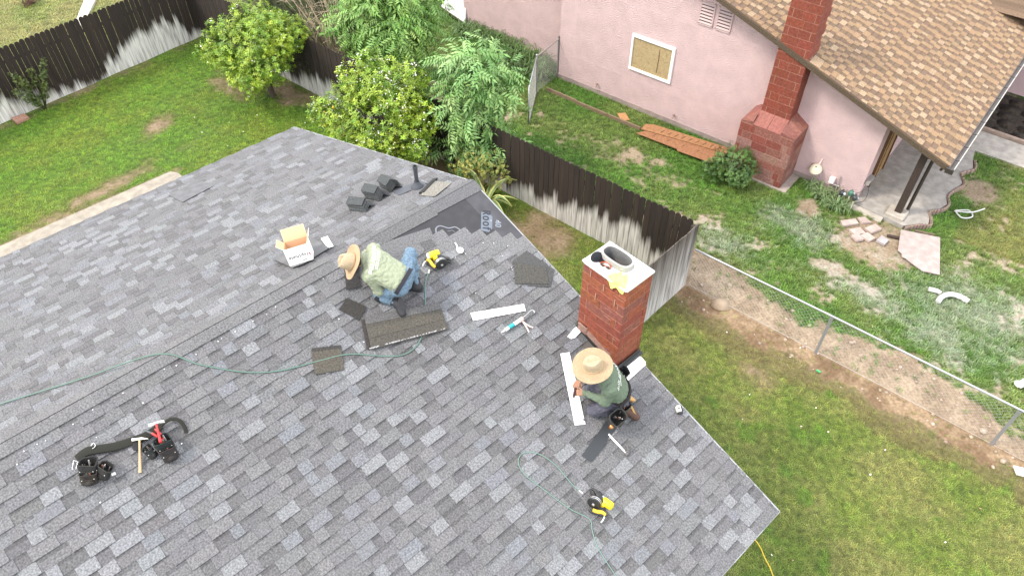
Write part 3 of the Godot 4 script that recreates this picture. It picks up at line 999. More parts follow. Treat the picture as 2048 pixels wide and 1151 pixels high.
	b.soft_box(Vector3(cx0 - 0.008, 4.02, 2.60), Vector3(0.03, 0.13, 0.17), 0.012)
	b.hull8([fx * Vector3(cx0 - 0.02, 0.075, 2.72), fx * Vector3(cx0 + 0.02, 0.075, 2.72), fx * Vector3(cx0 + 0.02, 0.075, 3.25), fx * Vector3(cx0 - 0.02, 0.075, 3.25), fx * Vector3(cx0 - 0.003, 0.15, 2.74), fx * Vector3(cx0 + 0.02, 0.15, 2.74), fx * Vector3(cx0 + 0.02, 0.16, 3.2), fx * Vector3(cx0 - 0.003, 0.16, 3.2)])
	obj("chipped_mortar", b, brick_mat, ch)

# ================================================================= the pink house
func build_pink_house() -> void:
	var house := thing("pink_house", "pale pink stucco house with tan shingle gable roof and boarded window", "house", Transform3D(Basis.IDENTITY, Vector3(-6.9, 0, PINK_Z)))
	var off := Vector3(6.9, 0, -PINK_Z)          # plan coordinates to the house's own
	var stucco := vmat("stucco_pink", 0.95, noise_tex(0.004, 0.93, 1.0, 51, 1024, 7), bump_tex(0.10, 6.0, 52), 0.5, 0.8)
	var pink := Color(0.585, 0.428, 0.430)
	var b := MB.new()
	b.col = pink
	# gable wall with thickness, side wall, recessed wing to the left
	var z := PINK_Z
	var gable := func(x0: float, x1: float, y0: float, ya: float, yp: float, yb: float, xp: float, za: float, zb: float) -> void:
		b.hull8([off + Vector3(x0, y0, zb), off + Vector3(xp, y0, zb), off + Vector3(xp, y0, za), off + Vector3(x0, y0, za), off + Vector3(x0, ya, zb), off + Vector3(xp, yp, zb), off + Vector3(xp, yp, za), off + Vector3(x0, ya, za)])
		b.hull8([off + Vector3(xp, y0, zb), off + Vector3(x1, y0, zb), off + Vector3(x1, y0, za), off + Vector3(xp, y0, za), off + Vector3(xp, yp, zb), off + Vector3(x1, yb, zb), off + Vector3(x1, yb, za), off + Vector3(xp, yp, za)])
	gable.call(-11.39, -2.40, 0.14, 3.82, 4.62, 2.40, -9.0, z, z - 0.25)
	b.box(off + Vector3(-2.52, 1.3, z - 4.4), Vector3(0.24, 2.3, 8.3))
	b.box(off + Vector3(-13.55, 1.37, z - 0.75), Vector3(4.2, 2.46, 0.25))
	b.box(off + Vector3(-15.5, 1.37, z - 3.8), Vector3(0.25, 2.46, 6.0))
	b.box(off + Vector3(2.5, 1.3, -23.4), Vector3(10.0, 2.4, 0.3))
	obj("wall", b, stucco, house)
	b = MB.new()
	b.col = Color(0.36, 0.29, 0.26)
	b.box(off + Vector3(-6.9, 0.05, z - 0.13), Vector3(9.02, 0.19, 0.29))
	b.box(off + Vector3(-13.55, 0.05, z - 0.74), Vector3(4.2, 0.18, 0.29))
	b.box(off + Vector3(-2.52, 0.05, z - 4.4), Vector3(0.28, 0.2, 8.3))
	obj("footing", b, vmat("concrete"), house)
	# tan roof
	var rx := Transform3D(Basis(Vector3(0, 0, -1), Vector3(0.322, 0.947, 0), Vector3(0.947, -0.322, 0)), Vector3(-2.1, 4.745, 0.45))
	var lx := Transform3D(Basis(Vector3(0, 0, 1), Vector3(-0.322, 0.947, 0), Vector3(-0.947, -0.322, 0)), Vector3(-2.1, 4.745, 0.45))
	var run := 8.575
	var deck := MB.new()
	deck.col = Color(0.14, 0.09, 0.06)
	for f in [rx, lx]:
		var d := 1.0 if f == rx else -1.0
		var rn: float = run if f == rx else 3.15
		deck.hull8([f * Vector3(0, -0.06, 0.02), f * Vector3(13.0 * d, -0.06, 0.02), f * Vector3(13.0 * d, -0.06, rn), f * Vector3(0, -0.06, rn), f * Vector3(0, -0.004, 0), f * Vector3(13.0 * d, -0.004, 0), f * Vector3(13.0 * d, -0.004, rn), f * Vector3(0, -0.004, rn)])
	var roof := obj("roof", deck, vmat("deck"), house)
	var tan_mat := vmat("tan_grit", 0.97, noise_tex(0.12, 0.66, 1.0, 61, 512, 3), null, 0.4)
	var pal := func(tooth: bool) -> Color:
		var r := rng.randf()
		var c := Color(0.345, 0.225, 0.128)
		if tooth:
			if r < 0.22: c = Color(0.420, 0.300, 0.190)
		else:
			if r < 0.7: c = Color(0.205, 0.133, 0.085)
			else: c = Color(0.200, 0.133, 0.087)
		return jig(c, 0.06, 0.02)
	var none := func(_x: float, _k: int) -> bool: return false
	var chim_gap := func(x: float, k: int) -> bool:
		var t := (k + 0.5) * EXPO
		return x < 0.5 and t > 4.10 and t < 4.90
	var pieces := courses(0.0, 13.0, 60, pal, chim_gap, 0.10, 0.24)
	for p in pieces: p.append(0)
	var left := courses(-13.0, 0.0, 22, pal, none, 0.10, 0.24)
	for p in left: p.append(1)
	pieces.append_array(left)
	lay(pieces, [rx, lx], tan_mat, roof, house.transform, "shingle", 0.8)
	b = MB.new()
	b.col = Color(0.42, 0.30, 0.19)
	b.slab(PackedVector2Array([Vector2(0.0, 4.91), Vector2(0.34, 4.89), Vector2(0.36, 5.13), Vector2(0.02, 5.17)]), 0.004, 0.016, rx)
	obj("new_shingle_patch", b, tan_mat, roof)
	# roof over the ell behind, only its near eave shows
	b = MB.new()
	b.col = Color(0.27, 0.18, 0.12)
	var ex := Transform3D(Basis(Vector3(1, 0, 0), Vector3(0, 0.947, 0.322), Vector3(0, -0.322, 0.947)), off + Vector3(1.0, 5.0, -30.3))
	for k in 57:
		b.col = jig(Color(0.19, 0.125, 0.08), 0.25)
		b.box(ex * Vector3(1.0, 0.004 * (k % 2), k * EXPO + 0.07), Vector3(11.0, 0.02, EXPO + 0.02), ex.basis * Basis(Vector3.RIGHT, 0.04))
	obj("ell_roof", b, tan_mat, house)
	# flat roof piece over the wing
	b = MB.new()
	b.col = Color(0.22, 0.15, 0.10)
	b.hull8([off + Vector3(-16.1, 2.6, -16.2), off + Vector3(-11.9, 2.6, -16.2), off + Vector3(-11.9, 2.6, -23.0), off + Vector3(-16.1, 2.6, -23.0), off + Vector3(-16.1, 2.7, -16.2), off + Vector3(-11.9, 2.7, -16.2), off + Vector3(-11.9, 3.6, -23.0), off + Vector3(-16.1, 3.6, -23.0)])
	obj("wing_roof", b, tan_mat, house)
	# barge boards, fascia and gutter
	var brown := vmat("brown_wood", 0.75, noise_tex(0.03, 0.6, 1.0, 63), null, 1.5)
	b = MB.new()
	b.col = Color(0.115, 0.082, 0.05)
	b.box(rx * Vector3(-0.015, -0.065, run / 2.0), Vector3(0.04, 0.11, run), rx.basis)
	b.box(lx * Vector3(0.015, -0.065, 1.575), Vector3(0.04, 0.11, 3.15), lx.basis)
	b.col = Color(0.17, 0.13, 0.09)
	b.box(rx * Vector3(0.10, -0.075, run / 2.0), Vector3(0.19, 0.02, run - 0.1), rx.basis)
	obj("barge_board", b, brown, house)
	b = MB.new()
	b.col = Color(0.045, 0.03, 0.022)
	b.box(rx * Vector3(5.2, -0.12, run - 0.08), Vector3(10.4, 0.18, 0.05), rx.basis)
	b.box(off + Vector3(-1.40, 1.97, z - 4.0), Vector3(0.14, 0.18, 8.6))
	obj("porch_beam", b, brown, house)
	b = MB.new()
	b.col = Color(0.10, 0.085, 0.075)
	var g0 := rx * Vector3(-0.02, -0.05, run + 0.06)
	b.box(g0 + Vector3(0, 0, -5.2), Vector3(0.10, 0.012, 10.5))
	b.box(g0 + Vector3(-0.05, 0.045, -5.2), Vector3(0.012, 0.09, 10.5))
	b.col = Color(0.42, 0.40, 0.38)
	b.box(g0 + Vector3(0.05, 0.045, -5.2), Vector3(0.014, 0.09, 10.5))
	b.col = Color(0.03, 0.025, 0.02)
	for k in 16:
		b.box(g0 + Vector3(0, 0.085, -0.3 - k * 0.62), Vector3(0.11, 0.012, 0.03))
	b.box(g0 + Vector3(-0.02, 0.01, 0.06), Vector3(0.16, 0.11, 0.05))
	obj("gutter", b, vmat("painted_metal"), house)
	b = MB.new()
	b.col = Color(0.03, 0.022, 0.018)
	b.tube(smooth_path([off + Vector3(-1.0, 1.9, z + 0.02), off + Vector3(-1.18, 1.86, z + 0.02), off + Vector3(-1.27, 1.72, z - 0.05), off + Vector3(-1.29, 1.2, z - 0.10), off + Vector3(-1.30, 0.25, z - 0.10)]), 0.04, 8)
	obj("downspout", b, vmat("painted_metal"), house)
	# porch post on its pad
	b = MB.new()
	b.col = Color(0.055, 0.038, 0.028)
	b.soft_box(off + Vector3(-1.46, 1.05, z - 0.02), Vector3(0.15, 2.04, 0.15), 0.006)
	obj("porch_post", b, brown, house)
	for k in 3:
		b = MB.new()
		b.col = Color(0.055, 0.038, 0.028)
		b.soft_box(off + Vector3(-1.40, 1.05, z - 3.0 - k * 2.6), Vector3(0.14, 2.04, 0.14), 0.006)
		obj("porch_post", b, brown, house)
	b = MB.new()
	b.col = Color(0.48, 0.43, 0.37)
	b.soft_box(off + Vector3(-1.47, 0.06, z + 0.02), Vector3(0.42, 0.22, 0.42), 0.02)
	b.hull8([off + Vector3(-2.5, -0.03, z + 0.24), off + Vector3(-1.66, -0.03, z + 0.30), off + Vector3(-1.66, -0.03, z + 0.44), off + Vector3(-2.5, -0.03, z + 0.38), off + Vector3(-2.5, 0.07, z + 0.24), off + Vector3(-1.66, 0.07, z + 0.30), off + Vector3(-1.66, 0.07, z + 0.40), off + Vector3(-2.5, 0.07, z + 0.34)])
	obj("post_pad", b, vmat("concrete"), house)
	# boarded window
	var fr := MB.new()
	fr.col = Color(0.80, 0.80, 0.80)
	var wc := off + Vector3(-8.42, 1.655, z)
	for q in [[Vector3(0, 0.465, 0.02), Vector3(1.29, 0.075, 0.05)], [Vector3(0, -0.465, 0.02), Vector3(1.29, 0.060, 0.05)], [Vector3(-0.615, 0, 0.02), Vector3(0.055, 0.86, 0.05)], [Vector3(0.605, 0, 0.02), Vector3(0.080, 0.86, 0.05)]]:
		fr.soft_box(wc + q[0], q[1], 0.006)
	var win := obj("window_frame", fr, vmat("white_metal"), house)
	b = MB.new()
	b.col = Color(0.42, 0.30, 0.14)
	b.box(wc + Vector3(-0.01, -0.012, -0.002), Vector3(1.19, 0.87, 0.02))
	var osb := StandardMaterial3D.new()
	osb.albedo_texture = osb_tex(); osb.roughness = 0.9
	osb.uv1_triplanar = true; osb.uv1_world_triplanar = true; osb.uv1_scale = Vector3.ONE * 0.8
	obj("window_board", b, osb, win)
	b = MB.new()
	b.col = Color(0.02, 0.02, 0.02)
	b.hull8([wc + Vector3(-0.57, 0.395, 0.010), wc + Vector3(0.05, 0.40, 0.010), wc + Vector3(0.05, 0.40, 0.012), wc + Vector3(-0.57, 0.395, 0.012), wc + Vector3(-0.57, 0.425, 0.010), wc + Vector3(0.05, 0.425, 0.010), wc + Vector3(0.05, 0.425, 0.012), wc + Vector3(-0.57, 0.425, 0.012)])
	obj("window_gap", b, vmat("deck"), win)
	b = MB.new()
	b.col = Color(0.14, 0.085, 0.04)
	b.tube([wc + Vector3(0.20, 0.32, 0.010), wc + Vector3(0.205, 0.1, 0.011), wc + Vector3(0.20, -0.1, 0.011), wc + Vector3(0.19, -0.33, 0.010)], [0.012, 0.02, 0.014, 0.018], 6, true, 0.3)
	obj("board_stain", b, vmat("deck"), win)
	# gable louvres
	for q in [-7.13, -6.66]:
		var fv := MB.new()
		fv.col = Color(0.50, 0.37, 0.36)
		var c := off + Vector3(q, 3.30 - absf(q + 6.9) * 0.15, z)
		for e in [[Vector3(-0.18, 0, 0.01), Vector3(0.03, 0.56, 0.04)], [Vector3(0.18, 0, 0.01), Vector3(0.03, 0.56, 0.04)], [Vector3(0, 0.28, 0.01), Vector3(0.39, 0.03, 0.04)], [Vector3(0, -0.28, 0.01), Vector3(0.39, 0.03, 0.04)]]:
			fv.box(c + e[0], e[1])
		fv.col = Color(0.05, 0.04, 0.04)
		fv.box(c + Vector3(0, 0, 0.0), Vector3(0.34, 0.54, 0.008))
		var lv := obj("gable_vent", fv, vmat("wood_paint"), house)
		for k in 7:
			b = MB.new()
			b.col = Color(0.50, 0.38, 0.37)
			b.box(c + Vector3(0, -0.23 + k * 0.077, 0.014), Vector3(0.33, 0.012, 0.06), Basis(Vector3.RIGHT, 0.75))
			obj("slat", b, vmat("wood_paint"), lv)
	# side door and its frame under the porch
	b = MB.new()
	b.col = Color(0.42, 0.24, 0.085)
	b.box(off + Vector3(-2.385, 1.12, z - 1.05), Vector3(0.03, 2.0, 0.86))
	var door := obj("door", b, vmat("door_wood", 0.6, noise_tex(0.02, 0.65, 1.0, 64), null, 1.0), house)
	b = MB.new()
	b.col = Color(0.16, 0.075, 0.03)
	for q in [-0.58, -1.52]:
		b.box(off + Vector3(-2.37, 1.12, z + q), Vector3(0.06, 2.04, 0.07))
	b.box(off + Vector3(-2.37, 2.12, z - 1.05), Vector3(0.06, 0.06, 1.0))
	b.box(off + Vector3(-2.362, 1.12, z - 0.98), Vector3(0.012, 1.96, 0.025))
	obj("door_frame", b, brown, door)
	b = MB.new()
	b.col = Color(0.30, 0.28, 0.26)
	b.box(off + Vector3(-2.34, 0.52, z - 0.22), Vector3(0.10, 0.10, 0.34))
	obj("meter_box", b, vmat("painted_metal"), house)
	b = MB.new()
	b.col = Color(0.05, 0.05, 0.05)
	b.tube(smooth_path([off + Vector3(-2.36, 0.48, z - 0.1), off + Vector3(-2.37, 0.32, z + 0.03), off + Vector3(-2.47, 0.2, z + 0.05), off + Vector3(-2.55, 0.12, z + 0.25)]), 0.006, 5)
	b.tube(smooth_path([off + Vector3(-2.33, 0.48, z - 0.2), off + Vector3(-2.25, 0.25, z - 0.12), off + Vector3(-2.24, 0.12, z + 0.08), off + Vector3(-2.45, 0.10, z + 0.3)]), 0.006, 5)
	obj("cable", b, vmat("felt"), house)
	# wall fittings
	b = MB.new()
	b.col = Color(0.62, 0.58, 0.44)
	b.lathe([Vector2(0.02, 0.09), Vector2(0.05, 0.085), Vector2(0.12, 0.03), Vector2(0.15, -0.03)], 16, Transform3D(Basis(Vector3.RIGHT, 0.5), off + Vector3(-3.52, 0.50, z + 0.13)))
	b.col = Color(0.60, 0.48, 0.45)
	b.tube([off + Vector3(-3.50, 0.58, z + 0.10), off + Vector3(-3.49, 0.64, z + 0.03), off + Vector3(-3.48, 0.74, z + 0.012)], 0.018, 8)
	b.col = Color(0.05, 0.04, 0.04)
	b.ball(off + Vector3(-3.58, 0.45, z + 0.16), Vector3(0.03, 0.03, 0.03), 8)
	obj("wall_lamp", b, vmat("painted_metal"), house)
	b = MB.new()
	b.col = Color(0.74, 0.70, 0.69)
	b.soft_box(off + Vector3(-3.09, 0.32, z + 0.05), Vector3(0.13, 0.16, 0.09), 0.01)
	obj("switch_box", b, vmat("white_metal"), house)
	b = MB.new()
	b.col = Color(0.33, 0.28, 0.28)
	b.tube([off + Vector3(-2.93, 0.05, z + 0.04), off + Vector3(-2.93, 0.5, z + 0.04)], 0.016, 8)
	b.tube([off + Vector3(-2.88, 0.22, z + 0.05), off + Vector3(-3.09, 0.22, z + 0.05)], 0.022, 8)
	obj("conduit", b, vmat("painted_metal"), house)
	for q in [Vector3(-10.0, 0.30, z), Vector3(-7.5, 0.30, z)]:
		b = MB.new()
		b.col = Color(0.28, 0.18, 0.14)
		b.tube([off + q, off + q + Vector3(0, 0, 0.07), off + q + Vector3(0.0, -0.05, 0.11)], 0.014, 8)
		b.ball(off + q + Vector3(0, 0.05, 0.06), Vector3(0.035, 0.012, 0.035), 10)
		obj("hose_tap", b, vmat("painted_metal"), house)

	# ---- red block chimney on the gable wall
	b = MB.new()
	b.col = Color(0.46, 0.26, 0.195)
	b.box(off + Vector3(-4.745, 3.3, z + 0.225), Vector3(0.700, 3.8, 0.440))
	b.box(off + Vector3(-4.72, 0.7, z + 0.39), Vector3(1.350, 1.4, 0.770))
	var ch := obj("chimney", b, vmat("mortar"), house)
	var bm := vmat("painted_brick")
	var bp := func() -> Color:
		return jig(Color(0.26, 0.060, 0.034), 0.07, 0.05)
	var bp2 := func() -> Color:
		var r := rng.randf()
		var c := Color(0.30, 0.115, 0.088)
		if r < 0.35: c = Color(0.35, 0.175, 0.145)
		elif r < 0.55: c = Color(0.27, 0.07, 0.05)
		return jig(c, 0.10, 0.06)
	var hid := func(c: Vector3) -> bool: return c.z < -0.06
	brick_ring(ch, off.x - 5.10, off.x - 4.39, off.z + z - 0.13, off.z + z + 0.45, 1.40, 19, 0.20, 0.395, bp, bm, hid)
	brick_ring(ch, off.x - 5.40, off.x - 4.04, off.z + z - 0.13, off.z + z + 0.78, 0.0, 7, 0.20, 0.395, bp2, bm, hid)
	# sloped shoulders paved with block
	for q in [[-5.40, -5.10], [-4.04, -4.39]]:
		for k in 4:
			b = MB.new()
			b.col = jig(Color(0.31, 0.12, 0.095), 0.12, 0.05)
			var z0: float = z + k * 0.195; var z1: float = z + (k + 1) * 0.195 - 0.008
			b.hull8([off + Vector3(q[0], 1.38, z0), off + Vector3(q[1], 1.38, z0), off + Vector3(q[1], 1.38, z1), off + Vector3(q[0], 1.38, z1), off + Vector3(q[0], 1.44, z0), off + Vector3(q[1], 1.66, z0), off + Vector3(q[1], 1.66 if k < 2 else 1.50, z1), off + Vector3(q[0], 1.44, z1)])
			obj("brick", b, bm, ch)
	for k in 2:
		b = MB.new()
		b.col = jig(Color(0.31, 0.12, 0.095), 0.12, 0.05)
		var x0: float = -5.095 + k * 0.356
		b.hull8([off + Vector3(x0, 1.38, z + 0.45), off + Vector3(x0 + 0.348, 1.38, z + 0.45), off + Vector3(x0 + 0.348, 1.38, z + 0.775), off + Vector3(x0, 1.38, z + 0.775), off + Vector3(x0, 1.66, z + 0.45), off + Vector3(x0 + 0.348, 1.66, z + 0.45), off + Vector3(x0 + 0.348, 1.44, z + 0.775), off + Vector3(x0, 1.44, z + 0.775)])
		obj("brick", b, bm, ch)
	b = MB.new()
	b.col = Color(0.40, 0.34, 0.30)
	b.slab(PackedVector2Array([Vector2(off.x - 5.5, off.z + z), Vector2(off.x - 3.85, off.z + z), Vector2(off.x - 3.85, off.z + z + 0.85), Vector2(off.x - 5.5, off.z + z + 0.85)]), -0.05, 0.03)
	obj("hearth_footing", b, vmat("concrete"), ch)

func osb_tex() -> ImageTexture:
	var img := Image.create(256, 256, false, Image.FORMAT_RGB8)
	img.fill(Color(0.36, 0.27, 0.14).linear_to_srgb())
	var r := RandomNumberGenerator.new()
	r.seed = 4
	for k in 900:
		var c := Color(0.40, 0.30, 0.16).lerp(Color(0.17, 0.11, 0.05), r.randf()).lerp(Color(0.50, 0.40, 0.24), r.randf() * 0.6).linear_to_srgb()
		var x := r.randi_range(0, 255); var y := r.randi_range(0, 255)
		var a := r.randf() * PI
		var l := r.randi_range(6, 20)
		for i in l:
			for w in r.randi_range(2, 4):
				img.set_pixel(posmod(int(x + cos(a) * i - sin(a) * w), 256), posmod(int(y + sin(a) * i + cos(a) * w), 256), c)
	return ImageTexture.create_from_image(img)

# ================================================================= fences
func stain_tex(length: float, high: float, bound: Callable, dark: Color, pale: Color, seed_: int, blend := 0.13) -> ImageTexture:
	var W := 1024
	var H := 144
	var img := Image.create(W, H, false, Image.FORMAT_RGB8)
	var f := FastNoiseLite.new()
	f.seed = seed_; f.frequency = 1.0; f.fractal_octaves = 3
	for i in W:
		var s := length * (i + 0.5) / W
		var streak := f.get_noise_2d(s * 9.0, 0.0)
		var fine := f.get_noise_2d(s * 28.0, 50.0)
		var edge: float = bound.call(s) + streak * 0.07 + fine * 0.10 + (fposmod(sin(floorf(s / 0.139) * 12.9898) * 43758.5, 1.0) - 0.5) * 0.34
		for j in H:
			var y := high * (1.0 - (j + 0.5) / H)
			var grain := f.get_noise_2d(s * 34.0, y * 0.9 + 9.0)
			var blot := f.get_noise_2d(s * 7.0, y * 0.8 + 30.0)
			var k := clampf((edge - y) / blend * 0.5 + 0.5, 0, 1)
			k *= clampf(0.95 + grain * 0.4 + blot * 0.35, 0.2, 1.0)
			var board := 0.75 + 0.6 * fposmod(sin(floorf(s / 0.139) * 78.233) * 9437.1, 1.0)
			var c := (dark * board * (1.0 + grain * 0.5 + blot * 0.3)).lerp(pale * (1.0 + grain * 0.3 + blot * 0.22), k)
			img.set_pixel(i, j, Color(clampf(c.r, 0.004, 1), clampf(c.g, 0.004, 1), clampf(c.b, 0.004, 1)).linear_to_srgb())
	return ImageTexture.create_from_image(img)

# pickets from a to b on the ground; face towards nrm
func picket_fence(called: String, label: String, a: Vector3, e: Vector3, nrm: Vector3, high: float, tex: Texture2D, square_tops := false) -> Node3D:
	var fence := thing(called, label, "fence", Transform3D(Basis.IDENTITY, a))
	var m := StandardMaterial3D.new()
	m.albedo_texture = tex
	m.roughness = 0.9
	m.normal_enabled = false
	var d := (e - a).normalized()
	var length := a.distance_to(e)
	var w := 0.139
	var s := 0.0
	while s < length - 0.05:
		var b := MB.new()
		var lean := rng.randf_range(-0.004, 0.004)
		var h := high + rng.randf_range(-0.012, 0.012)
		var ww := w - 0.009
		var out := rng.randf_range(-0.003, 0.003)
		var prof := [Vector2(0, -0.04), Vector2(ww, -0.04), Vector2(ww, h - 0.05), Vector2(ww - 0.018, h - 0.018), Vector2(ww - 0.05, h), Vector2(0.05, h), Vector2(0.018, h - 0.018), Vector2(0, h - 0.05)]
		if square_tops:
			prof = [Vector2(0, -0.04), Vector2(ww, -0.04), Vector2(ww, h), Vector2(0, h)]
		var n := prof.size()
		var p := func(q: Vector2, o: float) -> Vector3: return d * (s + q.x + lean * q.y) + Vector3.UP * q.y + nrm * (o + out)
		var u := func(q: Vector2) -> Vector2: return Vector2((s + q.x) / length, 1.0 - clampf(q.y / (high + 0.02), 0.0, 1.0))
		for k in range(1, n - 1):
			b.tri(p.call(prof[0], 0.009), p.call(prof[k], 0.009), p.call(prof[k + 1], 0.009), nrm, u.call(prof[0]), u.call(prof[k]), u.call(prof[k + 1]))
			b.tri(p.call(prof[0], -0.009), p.call(prof[k], -0.009), p.call(prof[k + 1], -0.009), -nrm, u.call(prof[0]), u.call(prof[k]), u.call(prof[k + 1]))
		for k in n:
			var q0: Vector2 = prof[k]; var q1: Vector2 = prof[(k + 1) % n]
			var hint := d * (q1.y - q0.y) + Vector3.UP * (q0.x - q1.x)
			b.tri(p.call(q0, -0.009), p.call(q1, -0.009), p.call(q1, 0.009), hint, u.call(q0), u.call(q1), u.call(q1))
			b.tri(p.call(q0, -0.009), p.call(q1, 0.009), p.call(q0, 0.009), hint, u.call(q0), u.call(q1), u.call(q0))
		obj("picket", b, m, fence)
		s += w
	var wood := vmat("grey_wood", 0.9, noise_tex(0.03, 0.6, 1.0, 71), null, 1.5)
	for y in [0.35, high - 0.4]:
		var b := MB.new()
		b.col = Color(0.09, 0.07, 0.055)
		b.box(d * (length / 2.0) + Vector3.UP * y - nrm * 0.032, Vector3(0.04, 0.085, length), Basis(d.cross(Vector3.UP), Vector3.UP, -d))
		obj("rail", b, wood, fence)
	var k2 := 0.0
	while k2 <= length:
		var b := MB.new()
		b.col = Color(0.09, 0.07, 0.055)
		b.box(d * k2 + Vector3.UP * (high / 2.0 - 0.06) - nrm * 0.10, Vector3(0.09, high - 0.1, 0.09))
		obj("post", b, wood, fence)
		k2 += 2.4
	return fence

func pw(s: float, pts: Array) -> float:
	# piecewise linear
	if s <= pts[0].x: return pts[0].y
	for i in pts.size() - 1:
		if s < pts[i + 1].x:
			return lerpf(pts[i].y, pts[i + 1].y, (s - pts[i].x) / (pts[i + 1].x - pts[i].x))
	return pts[pts.size() - 1].y

func wire_panel(parent: Node3D, a: Vector3, d: Vector3, length: float, y0: float, y1: float, r: float, pitch: float, m: Material) -> void:
	# woven diamonds between y0 and y1
	var b := MB.new()
	b.col = Color(0.36, 0.35, 0.335)
	var h := y1 - y0
	var side := d.cross(Vector3.UP)
	var s := -h
	while s < length:
		for fam in [0, 1]:
			var s0 := s; var s1 := s + h
			var ya := y0; var yb := y1
			if s0 < 0.0:
				ya = y0 - s0; s0 = 0.0
			if s1 > length:
				yb = y1 - (s1 - length); s1 = length
			if s1 - s0 < 0.02: continue
			var pa := Vector3(s0, ya, 0); var pb := Vector3(s1, yb, 0)
			if fam == 1:
				pa = Vector3(s0, y0 + y1 - ya, 0); pb = Vector3(s1, y0 + y1 - yb, 0)
			var o: float = 0.002 if fam == 0 else -0.002
			b.tube([a + d * pa.x + Vector3.UP * pa.y + side * o, a + d * pb.x + Vector3.UP * pb.y + side * o], r, 3, false)
		s += pitch
	stuff(obj("wire_mesh", b, m, parent))

func build_fences() -> void:
	var dark := Color(0.021, 0.0135, 0.0100)
	var pale := Color(0.58, 0.56, 0.53)
	# back fence, from near the camera's left to the corner: s = distance from z = 1
	var back_bound := func(s: float) -> float:
		return pw(s, [Vector2(0, 0.42), Vector2(4.5, 0.40), Vector2(6.2, 0.52), Vector2(6.9, 0.42), Vector2(7.4, 0.12), Vector2(8.3, 0.08), Vector2(8.7, 0.3), Vector2(9.2, 0.66), Vector2(9.9, 0.88), Vector2(10.8, 0.95), Vector2(11.2, 0.75), Vector2(11.5, 0.25), Vector2(11.7, 0.4), Vector2(12.0, 0.05)])
	picket_fence("back_fence", "long dark stained wooden fence at left with white weathered arcs along its foot", Vector3(FENCE_X, 0, 1.0), Vector3(FENCE_X, 0, -10.93), Vector3.RIGHT, 1.87, stain_tex(11.93, 1.89, back_bound, dark, pale, 11))
	var side_bound := func(s: float) -> float:
		return pw(s, [Vector2(0, 0.03), Vector2(3.4, 0.03), Vector2(4.0, 0.2), Vector2(5.2, 0.38), Vector2(6.2, 0.62), Vector2(7.4, 0.3), Vector2(8.4, 0.05), Vector2(11.0, 0.08), Vector2(12.2, 0.22), Vector2(13.4, 0.42), Vector2(14.5, 0.62), Vector2(15.6, 0.80), Vector2(16.1, 0.98), Vector2(16.6, 0.55), Vector2(17.3, 0.3)])
	picket_fence("side_fence", "dark brown wooden fence behind the trees and the grey roof, pale along its foot", Vector3(FENCE_X + 0.05, 0, FENCE_Z), Vector3(-4.35, 0, FENCE_Z), Vector3(0, 0, 1), 1.75, stain_tex(17.45, 1.77, side_bound, dark, pale * 0.8, 12))
	var end_bound := func(_s: float) -> float: return 0.86
	picket_fence("return_fence", "short weathered grey and white wooden fence panel behind the brick chimney", Vector3(-4.17, 0, -10.86), Vector3(-4.31, 0, -9.05), Vector3(1, 0, 0.08).normalized(), 1.74, stain_tex(1.8, 1.77, end_bound, Color(0.075, 0.062, 0.053), Color(0.50, 0.48, 0.46), 13, 0.9), true)

	# wire fence on the right
	var gal := vmat("galvanised", 0.45, null, null, 1.0, 1.0, 0.55)
	var wire := vmat("wire", 0.5, null, null, 1.0, 1.0, 0.3)
	var f := thing("chain_link_fence", "galvanised chain link fence running along the bare dirt strip on the right", "fence", Transform3D(Basis.IDENTITY, Vector3(-4.1, 0, FENCE_Z)))
	var b := MB.new()
	b.col = Color(0.36, 0.37, 0.38)
	b.tube([Vector3(-0.02, 1.08, 0.02), Vector3(3.0, 1.085, 0.02), Vector3(6.2, 1.075, 0.04), Vector3(11.0, 1.08, 0.06)], 0.021, 10)
	obj("top_rail", b, gal, f)
	for q in [[2.88, 0.02], [6.15, 0.05], [9.4, 0.06]]:
		b = MB.new()
		b.col = Color(0.33, 0.345, 0.37)
		b.tube([Vector3(q[0], -0.05, q[1]), Vector3(q[0], 1.05, q[1])], 0.030, 10)
		b.lathe([Vector2(0.036, -0.03), Vector2(0.040, 0.0), Vector2(0.036, 0.04)], 10, Transform3D(Basis.IDENTITY, Vector3(q[0], 1.04, q[1])))
		obj("post", b, gal, f)
	wire_panel(f, Vector3.ZERO, Vector3(1, 0, 0.005), 11.0, 0.03, 1.06, 0.0020, 0.092, wire)
	b = MB.new()
	b.col = Color(0.5, 0.48, 0.46)
	b.tube([Vector3(0, 0.06, 0), Vector3(3, 0.05, 0.02), Vector3(6.2, 0.04, 0.05), Vector3(11, 0.05, 0.06)], 0.004, 4)
	obj("tension_wire", b, wire, f)

	# gate in the neighbour's yard, standing open
	var post := Vector3(-11.37, 0, -14.86)
	var g := thing("wire_gate", "open wire mesh gate standing in the grass near the pink wall's corner", "gate", Transform3D(Basis.IDENTITY, post))
	var gd := (Vector3(-10.55, 0, -13.48) - post)
	var gl := gd.length()
	gd = gd.normalized()
	b = MB.new()
	b.col = Color(0.36, 0.375, 0.385)
	b.tube([gd * 0.05 + Vector3.UP * 0.06, gd * 0.05 + Vector3.UP * 1.14, gd * gl + Vector3.UP * 1.14, gd * gl + Vector3.UP * 0.06, gd * 0.05 + Vector3.UP * 0.06], 0.021, 8)
	obj("frame", b, gal, g)
	wire_panel(g, gd * 0.05, gd, gl - 0.05, 0.06, 1.14, 0.0022, 0.07, wire)
	var s := thing("chain_link_fence", "short run of wire fence between the open gate and the pink house corner", "fence", Transform3D(Basis.IDENTITY, post))
	b = MB.new()
	b.col = Color(0.40, 0.40, 0.40)
	var e := Vector3(-11.45, 0, -16.1) - post
